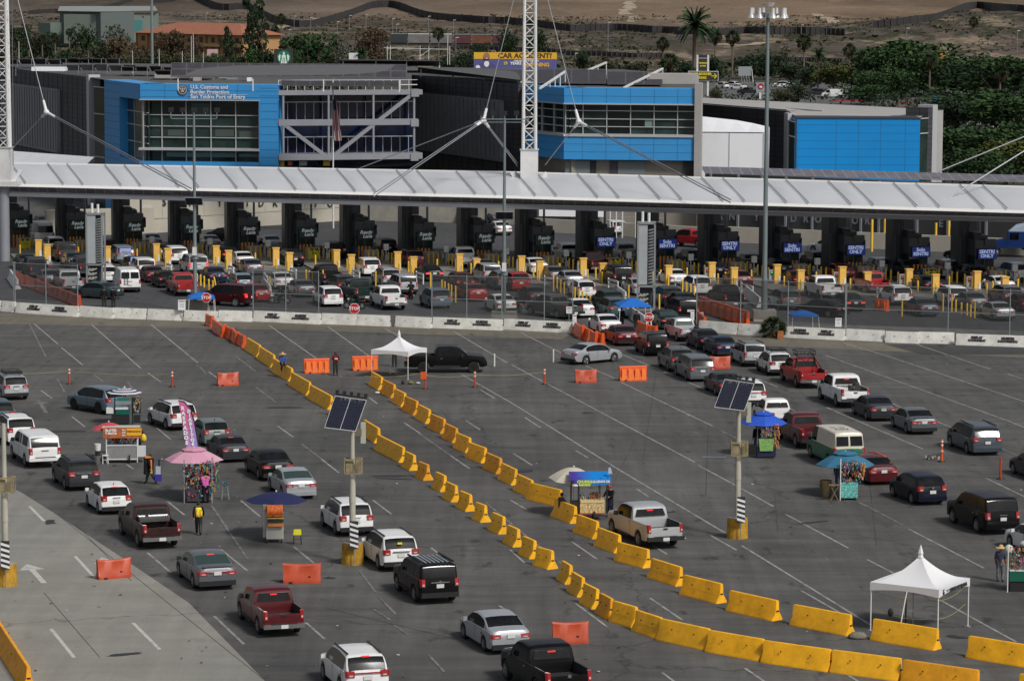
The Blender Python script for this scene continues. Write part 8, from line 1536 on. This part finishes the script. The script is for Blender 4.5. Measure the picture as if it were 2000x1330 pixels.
for L_ in ([(1228,-6),(1222,4),(1228,12),(1212,22),(1232,34),(1226,42)],[(620,40),(560,52),(540,60)],[(1590,24),(1620,34),(1650,42)],[(1400,84),(1450,88),(1500,80)]):
    Q=[T(*p) for p in L_]
    for a,b_ in zip(Q,Q[1:]):
        for j in range(6):
            p0=a+(b_-a)*j/6;p1=a+(b_-a)*(j+1)/6; w0=3.2+1.2*math.sin(j*2.1); c4=[(p0.x-w0,p0.y),(p0.x+w0,p0.y),(p1.x+w0,p1.y),(p1.x-w0,p1.y)]; g.add([(x,y,hz(x,y)+.12) for x,y in c4],[(0,1,2,3)],TRK)
struct(g,'dirt_track')
# the border fence, in runs
FEN=mat('rusted_steel_fence',(.028,.024,.026),.8,var=.25,vs=.06)
def bfence(pts,hp,label,d=9):
    P=[]; 
    for (x0,y0),(x1,y1) in zip(pts,pts[1:]):
        n_=max(1,int(abs(x1-x0)/d)); P+=[T(x0+(x1-x0)*k/n_,y0+(y1-y0)*k/n_) for k in range(n_)]
    P.append(T(*pts[-1])); t=thing('border_fence',P[0],label,'fence','runs of dark border fence on the hills'); g=M()
    for _ in range(2):
        P=[P[0]]+[(P[i-1]+P[i]*2+P[i+1])/4 for i in range(1,len(P)-1)]+[P[-1]]
    for a,b_ in zip(P,P[1:]):
        h=hp*a.y/6200; h2=hp*b_.y/6200; e=Vector((0,0,-1.5)); g.hexa([a+e,b_+e,b_+e+Vector((0,.4,0)),a+e+Vector((0,.4,0)),a+Vector((0,0,h)),b_+Vector((0,0,h2)),b_+Vector((0,.4,h2)),a+Vector((0,.4,h))],FEN)
    g.obj('fence_panel',t,world=True)
    g=M()
    for a in P[::1]: h=hp*a.y/6200; g.bar(a+Vector((0,-.25,0)),a+Vector((0,-.25,h+.2)),.35,mat('fence_post',(.05,.045,.045),.8))
    tag(g.obj('fence_post',t,world=True),kind='stuff')
bfence([(50,37),(85,34),(112,33),(130,38),(180,30),(225,20),(258,6),(275,-6)],8,'border fence run climbing behind the green warehouse'); bfence([(290,12),(330,10),(355,2),(375,2),(400,18),(430,28),(455,24),(480,22),(505,36),(540,52),(580,58),(615,55),(650,44),(690,32),(720,18),(745,16),(775,18),(800,30),(830,38),(870,42),(940,46),(1000,48),(1060,54),(1110,62),(1160,60),(1200,58),(1260,62),(1330,64),(1400,68),(1450,62),(1500,64),(1560,62),(1600,64),(1645,66)],13,'long winding border fence across the middle of the hills')
bfence([(1700,50),(1760,42),(1830,34),(1860,20),(1890,8),(1930,12),(2020,18)],13,'border fence run on the shaded hill at top right',12); bfence([(1100,108),(1160,109),(1240,112),(1290,112)],9,'low dark fence run left of the date palm'); bfence([(1505,116),(1570,117),(1640,120)],9,'low dark fence run right of the high mast light'); bfence([(880,98),(960,99),(1100,105)],8,'low dark fence run behind the billboard')
# patrol road lamps
for k,(x,y0,y1) in enumerate(((570,36,62),(602,38,66),(654,46,70),(678,34,64),(710,32,62),(762,39,70),(832,34,72),(881,41,74),(1183,43,100),(1560,48,66),(1766,50,75),(1982,53,95),(770,50,92),(886,75,125),(1119,104,135),(560,62,84),(424,38,52),(398,32,48))):
    q=T(x,y1); h=D(x,y0,q.y).z-q.z; h=max(4,min(h,22)); t=thing('street_lamp',q,'slim white street lamp on the hillside, '+nth(k)+' of the far lamps','street lamp','far lamps along the border road'); g=M(); g.cyl((0,0,-1),(0,0,h),.10,.08,GREYM,5); g.obj('post',t); g=M(); g.bar((-.1,0,h),(1.0,0,h+.1),.16,WHT,h=.18); g.obj('lamp_head',t)
p=D(293,128,560); t=thing('light_pole',(p.x,560,0),'tall plain grey pole behind the left roof','light pole'); g=M(); g.cyl((0,0,0),(0,0,33),.32,.20,POL,10); g.obj('pole_shaft',t,50)
# far buildings
def far_pl(x0,x1,Y,Y2=None): return Plane(Yat(x0,Y),Yat(x1,Y2 or Y))
W1=mat('warehouse_green',(.16,.20,.17),.7,var=.06,vs=.05); W2_=mat('warehouse_dark_green',(.10,.125,.12),.7); TEA=mat('teal_door',(.06,.19,.20),.6)
t=thing('warehouse',(*Yat(200,1180),0),'pale green warehouse with a flat roof on the far left slope','building'); a=far_pl(112,192,1200,1180); b_=far_pl(192,305,1180,1230); g=M(); fbox(g,a,112,31,192,90,0,-15,W2_); g.obj('side_wall',t,world=True); g=M(); fbox(g,b_,192,34,304,90,.2,-15,W1); g.obj('front_wall',t,world=True)
g=M(); za=a.hit(150,31)[1]; g.add([(*Yat(111,1198),za+.3),(*Yat(192,1178),za+.3),(*Yat(306,1226),za+.3),(*Yat(300,1330),za+1.2),(*Yat(115,1300),za+1.2)],[(0,1,2,3,4)],mat('warehouse_roof',(.25,.27,.25),.7)); g.obj('roof',t,world=True); g=M(); fbox(g,b_,221,46,244,70,.3,0,TEA); fbox(g,b_,250,46,272,70,.3,0,TEA); g.obj('door',t,world=True); g=M(); [fbox(g,b_,x,38,x+2,41,.3,0,GL) for x in (198,219,232,245,272)]; g.obj('window',t,world=True); g=M(); fbox(g,a,96,52,120,90,6,0,mat('shed_green',(.13,.18,.15),.7)); g.obj('shed',t,world=True)
HW=mat('hotel_ochre',(.42,.24,.10),.8,var=.06,vs=.3); HR=mat('hotel_roof_tile',(.33,.125,.072),.8,var=.12,vs=.5)
t=thing('hotel',(*Yat(370,960),0),'ochre hotel with balconies and an orange tiled hip roof','building'); a=far_pl(266,472,980,940); z0=a.hit(370,72)[1]; g=M(); wbox(g,a,.3,a.L-.3,0,z0,0,-14,HW); g.obj('wall',t,world=True)
g=M(); ov=1.0; A=a.P(-ov,z0,ov);B=a.P(a.L+ov,z0,ov);C_=a.P(a.L+ov,z0,-15);E_1=a.P(-ov,z0,-15);r0=a.P(a.L*.22,z0+3.3,-7);r1=a.P(a.L*.80,z0+3.3,-7); g.add([A,B,C_,E_1,r0,r1],[(0,1,5,4),(1,2,5),(2,3,4,5),(3,0,4)],HR); g.obj('roof',t,world=True)
for k in range(9): g=M(); aa=a.L*(k+.5)/9; [wbox(g,a,aa-.9,aa+.9,z,z+1.5,.05,-.1,mat('hotel_window_shade',(.05,.035,.03),.6)) for z in (z0-2.4,z0-5.4)]; g.obj('window',t,world=True)
g=M(); [wbox(g,a,a.L*k/9-.22,a.L*k/9+.22,0,z0,.5,0,mat('hotel_pillar',(.24,.12,.06),.8)) for k in range(10)]; g.obj('pillar',t,world=True); g=M(); wbox(g,a,a.L*.6,a.L,z0-3.6,z0-2.7,.9,0,mat('hotel_balcony',(.50,.33,.16),.8)); wbox(g,a,a.L*.6,a.L,z0-6.8,z0-5.8,.9,0,mat('hotel_balcony',(.50,.33,.16))); g.obj('balcony',t,world=True)
t=thing('kiosk',(*Yat(404,900),0),'small pink and white hut below the hotel','hut'); a=far_pl(400,420,900); g=M(); fbox(g,a,400,102,420,130,0,-3,mat('pink_wall',(.55,.35,.36),.7)); g.obj('wall',t,world=True)
t=thing('white_hut',(*Yat(685,860),0),'white hut wall in front of the grey trees','hut'); a=far_pl(677,694,860); g=M(); fbox(g,a,677,107,694,130,0,-3,WHT); g.obj('wall',t,world=True)
# round green coffee sign
a=far_pl(532,566,640); t=thing('coffee_sign',(*Yat(549,640),0),'black box sign with a round green and white emblem above the roof','sign'); g=M(); fbox(g,a,531,100,567,131,0,-.6,LTX); wbox(g,a,a.L*.45,a.L*.55,0,10,-.1,-.5,GREYM); g.obj('sign_box',t,world=True)
aa,z=a.hit(550,116.5); cc=a.P(aa,z,.05); GRN=mat('emblem_green',(.0,.20,.10),.5); g=M(); g.cyl(cc,cc+a.n*.08,1.38,1.38,GRN,28); so_=g.obj('round_emblem',t,world=True)
g=M(); 
def ep(pts,mt,o): g.add([cc+a.n*o+a.u*x*1.38+Vector((0,0,y*1.38)) for x,y in pts],[list(range(len(pts)))],mt)
ep([(-.45,-.85),(-.28,-.1),(-.30,.25),(-.12,.42),(.12,.42),(.30,.25),(.28,-.1),(.45,-.85)],WTX,.10); ep([(-.10,.45),(-.16,.62),(0,.86),(.16,.62),(.10,.45)],WTX,.10)
for s__ in (-1,1): ep([(s__*.45,.35),(s__*.62,.45),(s__*.80,.15),(s__*.72,-.35),(s__*.55,-.6),(s__*.52,-.1)],WTX,.10); ep([(s__*.05,-.05),(s__*.08,-.75),(s__*.16,-.80),(s__*.15,-.1)],GRN,.12); ep([(s__*.06,.18),(s__*.14,.22),(s__*.14,.16)],GRN,.12)
ep([(-.09,-.02),(0,-.06),(.09,-.02),(0,.0)],GRN,.12); g.obj('emblem_figure',t,world=True)
# billboard
a=far_pl(921,1082,700,700); t=thing('billboard',(*Yat(1000,700),0),'yellow and purple billboard advertising help after car accidents','billboard'); g=M(); fbox(g,a,921,103,1083,136,0,-.6,mat('billboard_purple',(.10,.10,.30),.5)); [wbox(g,a,a.L*k,a.L*k+.4,0,9,-.2,-.6,GREYM) for k in (.15,.5,.85)]; bo=g.obj('board',t,world=True); g=M(); fbox(g,a,921,103,1083,116,.05,0,mat('billboard_yellow',(.75,.43,.03),.5)); g.obj('headline_band',t,world=True)
ftext('CAR ACCIDENT?',1021,109.6,a,1.45,mat('brown_text',(.09,.035,.01)),t,.09,'CENTER',bold=.05,sx=1.08); ftext('INJURY ATTORNEY',1024,119.5,a,.50,WTX,t,.09,'CENTER',bold=.02,sx=1.25); ftext('29',983,124.5,a,.85,mat('billboard_yellow_text',(.75,.6,.03)),t,.09,'CENTER',bold=.03); ftext('YEARS',1003,124.5,a,.85,WTX,t,.09,'CENTER',bold=.04); ftext('WINNING',1045,127,a,1.15,mat('billboard_gold',(.75,.42,.03)),t,.09,'CENTER',bold=.05)
g=M(); aa,z=a.hit(946,112); q=a.P(aa,z,.12); fc=mat('portrait_skin',(.36,.17,.09),.7)
def ell(c,rx,rz,mt,o): g.add([c+a.n*o+a.u*rx*math.cos(k*math.pi/10)+Vector((0,0,rz*math.sin(k*math.pi/10))) for k in range(20)],[list(range(20))],mt)
ell(q-Vector((0,0,2.2)),1.9,1.1,mat('portrait_suit',(.08,.07,.22)),0); ell(q-Vector((0,0,1.5)),.55,.7,WTX,.02); ell(q,.72,.95,fc,.04); ell(q-Vector((0,0,.5)),.5,.42,mat('portrait_beard',(.05,.03,.02)),.05); ell(q-Vector((0,0,.32)),.28,.10,WTX,.06); ell(q+a.u*-1.9-Vector((0,0,2.3)),.5,.5,WTX,.03); g.obj('portrait',t,world=True)
# parking sign
a=far_pl(1340,1399,600,600); t=thing('parking_sign',(*Yat(1370,600),0),'black and yellow parking sign with an arrow on two white posts','sign'); g=M(); [fbox(g,a,x,105,x+3.6,185,-.1,-.45,WHT) for x in (1356,1377)]; wbox(g,a,1,1.3,0,.1,0,-.1,WHT); g.obj('post',t,world=True); g=M(); fbox(g,a,1340,136.5,1399,155,.05,-.1,WHT); fbox(g,a,1341,137.5,1398,154,.12,.05,LTX); fbox(g,a,1359.5,105,1377,135,-.15,-.3,LTX); fbox(g,a,1359.5,111.0,1377,111.8,-.1,-.15,WHT); g.obj('sign_board',t,world=True)
YT=mat('sign_yellow',(.75,.62,.02),.5); ftext('CROSS-BORDER',1362.5,142.2,a,.62,YT,t,.16,'CENTER',bold=.03,sx=.98); ftext('PARKING',1362,149.6,a,.62,YT,t,.16,'CENTER',bold=.03,sx=1.0); g=M(); fline(g,a,1385,146,1395,146,.14,.16,YT); fline(g,a,1390.5,141.5,1395.5,146,.16,.16,YT); fline(g,a,1390.5,150.5,1395.5,146,.16,.16,YT); g.obj('arrow',t,world=True); ftext('PARKING',1368.5,121,a,.36,YT,t,-.05,'CENTER',bold=.02); ftext('24 HRS',1368.5,126.5,a,.36,YT,t,-.05,'CENTER',bold=.02)
a=far_pl(1438,1466,640,640); t=thing('billboard',(*Yat(1452,640),0),'blank grey back of a small billboard on many struts','billboard'); g=M(); fbox(g,a,1438,127,1464,145,0,-.3,mat('blank_grey',(.26,.30,.30),.7)); g.obj('board',t,world=True); g=M(); [fline(g,a,1443+5*k,145,1446+5*k,160,.12,.1,GREYM) for k in range(4)]; fline(g,a,1464,131,1467,158,.12,.1,WHT); g.obj('strut',t,world=True)
a=far_pl(1474,1490,640,640); t=thing('pole_sign',(*Yat(1482,640),0),'small square sign with a red emblem left of the high mast light','sign'); g=M(); fbox(g,a,1473,158,1489,176,0,-.4,mat('sign_pale_grey',(.28,.33,.36),.6)); fbox(g,a,1479,176,1483,190,-.1,-.4,WHT); g.obj('sign_box',t,world=True); g=M(); aa,z=a.hit(1482,165); q=a.P(aa,z,.1); ell(q,.6,.6,mat('emblem_red',(.40,.02,.03)),.0); ell(q-Vector((0,0,.15)),.3,.2,WTX,.02); g.obj('emblem',t,world=True)
# freight cars
for k,(x0,x1,c,lb) in enumerate(((758,790,(.03,.035,.04),'dark tank wagon at the left end of the freight train'),(792,833,(.16,.16,.155),'pale grey hopper wagon of the freight train'),(836,878,(.15,.15,.15),'grey wagon behind the lone fan palm'),(882,915,(.09,.03,.035),'maroon box wagon of the freight train'),(917,955,(.14,.055,.03),'rust-brown box wagon of the freight train'),(957,1000,(.08,.03,.03),'dark red box wagon left of the middle mast'))):
    a=far_pl(x0,x1,1075); t=thing('freight_wagon',(*Yat((x0+x1)/2,1075),hz(*Yat((x0+x1)/2,1075))),lb,'train wagon','freight wagons on the far line'); cm=mat('wagon_%d'%k,c,.8,var=.25,vs=.5); g=M(); fbox(g,a,x0,69,x1,86,0,-3,cm); g.obj('wagon_body',t,world=True); g=M(); fbox(g,a,x0+1,86,x1-1,91,-.3,-2.7,LTX); g.obj('undercarriage',t,world=True); g=M(); fbox(g,a,x0,68,x1,69.2,.1,-3,WHT if k in (1,2) else GREYM); g.obj('roof_walk',t,world=True)
t=thing('gantry',(*Yat(800,880),0),'white pipe rail structure in front of the freight wagons','railing'); a=far_pl(740,880,880); g=M(); [fline(g,a,x,92,x,128,.14,0,WHT) for x in (752,758,816,833,874)]; fline(g,a,745,96,870,98,.12,0,WHT); fline(g,a,816,112,836,98,.12,0,WHT); fline(g,a,870,70,870,128,.14,0,WHT); g.obj('pipe_frame',t,world=True)
t=thing('tower_hut',(*Yat(1840,1000),0),'small yellow hut beyond the trees at right','hut'); a=far_pl(1831,1848,1000); g=M(); fbox(g,a,1831,90,1848,116,0,-3,mat('hut_yellow',(.50,.30,.05),.7)); g.obj('wall',t,world=True); g=M(); fbox(g,a,1830,89,1849,91,.3,-3.2,BEI); fbox(g,a,1833,103,1846,112,.05,0,mat('hut_window',(.25,.12,.03))); g.obj('window',t,world=True)
RB_=mat('red_band',(.40,.03,.03),.6)
for k,(x0,x1,y,Y) in enumerate(((1622,1672,190,760),(1678,1700,191,760),(1748,1792,192,750),(1745,1820,203,700))):
    a=far_pl(x0,x1,Y); t=thing('low_wall',(*Yat((x0+x1)/2,Y),0),['longest red-topped wall behind the annex at left','short red-topped wall behind the annex','upper red-topped wall under the trees','lower red-topped wall right above the annex parapet'][k],'wall','red-topped walls behind the annex'); g=M(); fbox(g,a,x0,y,x1,y+8,0,-.4,CONG); g.obj('wall_face',t,world=True); g=M(); fbox(g,a,x0,y,x1,y+2.6,.05,-.45,RB_); g.obj('red_band',t,world=True)
# cars in the far car parks
FQ='cars parked in the far lots'
for k,(n_,c,x,y,hd_,lb) in enumerate((('cargovan','white',1636,186,80,'white van parked under the yellow-green tree'),('suv','white',1660,188,60,'white car right of the parked white van'),('suv','darkgrey',1600,181,70,'dark car left of the parked white van'),('pickup','darkgrey',1612,184,80,'dark pickup between two trees in the far lot'),('suv','white',1530,167,80,'white SUV in the far lot right of the high mast'),('sedan','white',1548,168,70,'white sedan in the far lot near the fan palm'),
 ('suv','white',1412,170,30,'white SUV left in the far lot below the palms'),('suv','white',1432,168,40,'white SUV below the blank billboard'),('sedan','white',1446,172,60,'white car under the blank billboard struts'),('pickup','darkgrey',1470,182,60,'dark pickup under the red emblem sign'),('sedan','silver',1500,184,80,'silver car behind the annex parapet'),('suv','white',1836,152,30,'white SUV glimpsed between the right trees'),('sedan','white',1842,160,50,'white car below the glimpsed SUV'),('suv','silver',1832,166,70,'silver car in the gap between the right trees'),('sedan','white',1730,186,80,'white car under the largest dark tree'),('suv','white',1935,246,40,'white SUV in the lot at the right edge'),('sedan','blue',1850,248,60,'blue car in the lot beside the annex end fin'),('sedan','silver',1880,240,60,'silver car in the lot right of the annex'))): car(n_,c,x,y,lb,hd=hd_,group=FQ)
t=thing('play_frame',G(1838,204),'bright blue and green play frame right of the red-topped walls','play frame'); g=M(); g.box((0,0,1.8),(4,1.2,1.4),mat('play_blue',(.02,.20,.42),.6)); g.box((2.2,0,1.2),(.5,1,2.4),mat('play_lime',(.25,.40,.05),.6)); [g.cyl((x,0,0),(x,0,2.6),.12,.12,GREYM,6) for x in (-1.9,1.9)]; g.obj('frame_body',t)
# flag on its pole in front of the truss bay
p=D(648,330,362); t=thing('flagpole',(p.x,362,0),'limp striped national flag on a pole in front of the truss bay','flag'); g=M(); g.cyl((0,0,0),(0,0,17.0),.10,.07,WHT,8); g.ball((0,0,17.05),.13,mat('pole_ball',(.3,.25,.1),.4),8); g.obj('pole',t,50)
zt_=D(648,198,362).z; zb_=D(648,278,362).z; g=M(); RS=mat('flag_red',(.36,.03,.04),.8); WS=mat('flag_white',(.50,.48,.48),.8); NB2=mat('flag_navy',(.03,.03,.09),.8)
nn_=12
for j in range(nn_):
    for k in range(7):
        def fp(u,v): w_=.55+.35*u; return Vector((-.05+.10+w_*(v-.15)*(.9)+.25*u, -.15-.16*math.sin(v*9+u*3), zt_+(zb_-zt_)*u))
        mt=NB2 if (j<3 and k<4) else (RS if (k+(j>8))%2==0 else WS); g.add([fp(j/nn_,k/7),fp(j/nn_,(k+1)/7),fp((j+1)/nn_,(k+1)/7),fp((j+1)/nn_,k/7)],[(0,1,2,3)],mt)
g.obj('flag_cloth',t)
for v_ in PROTO.values(): drop(v_)
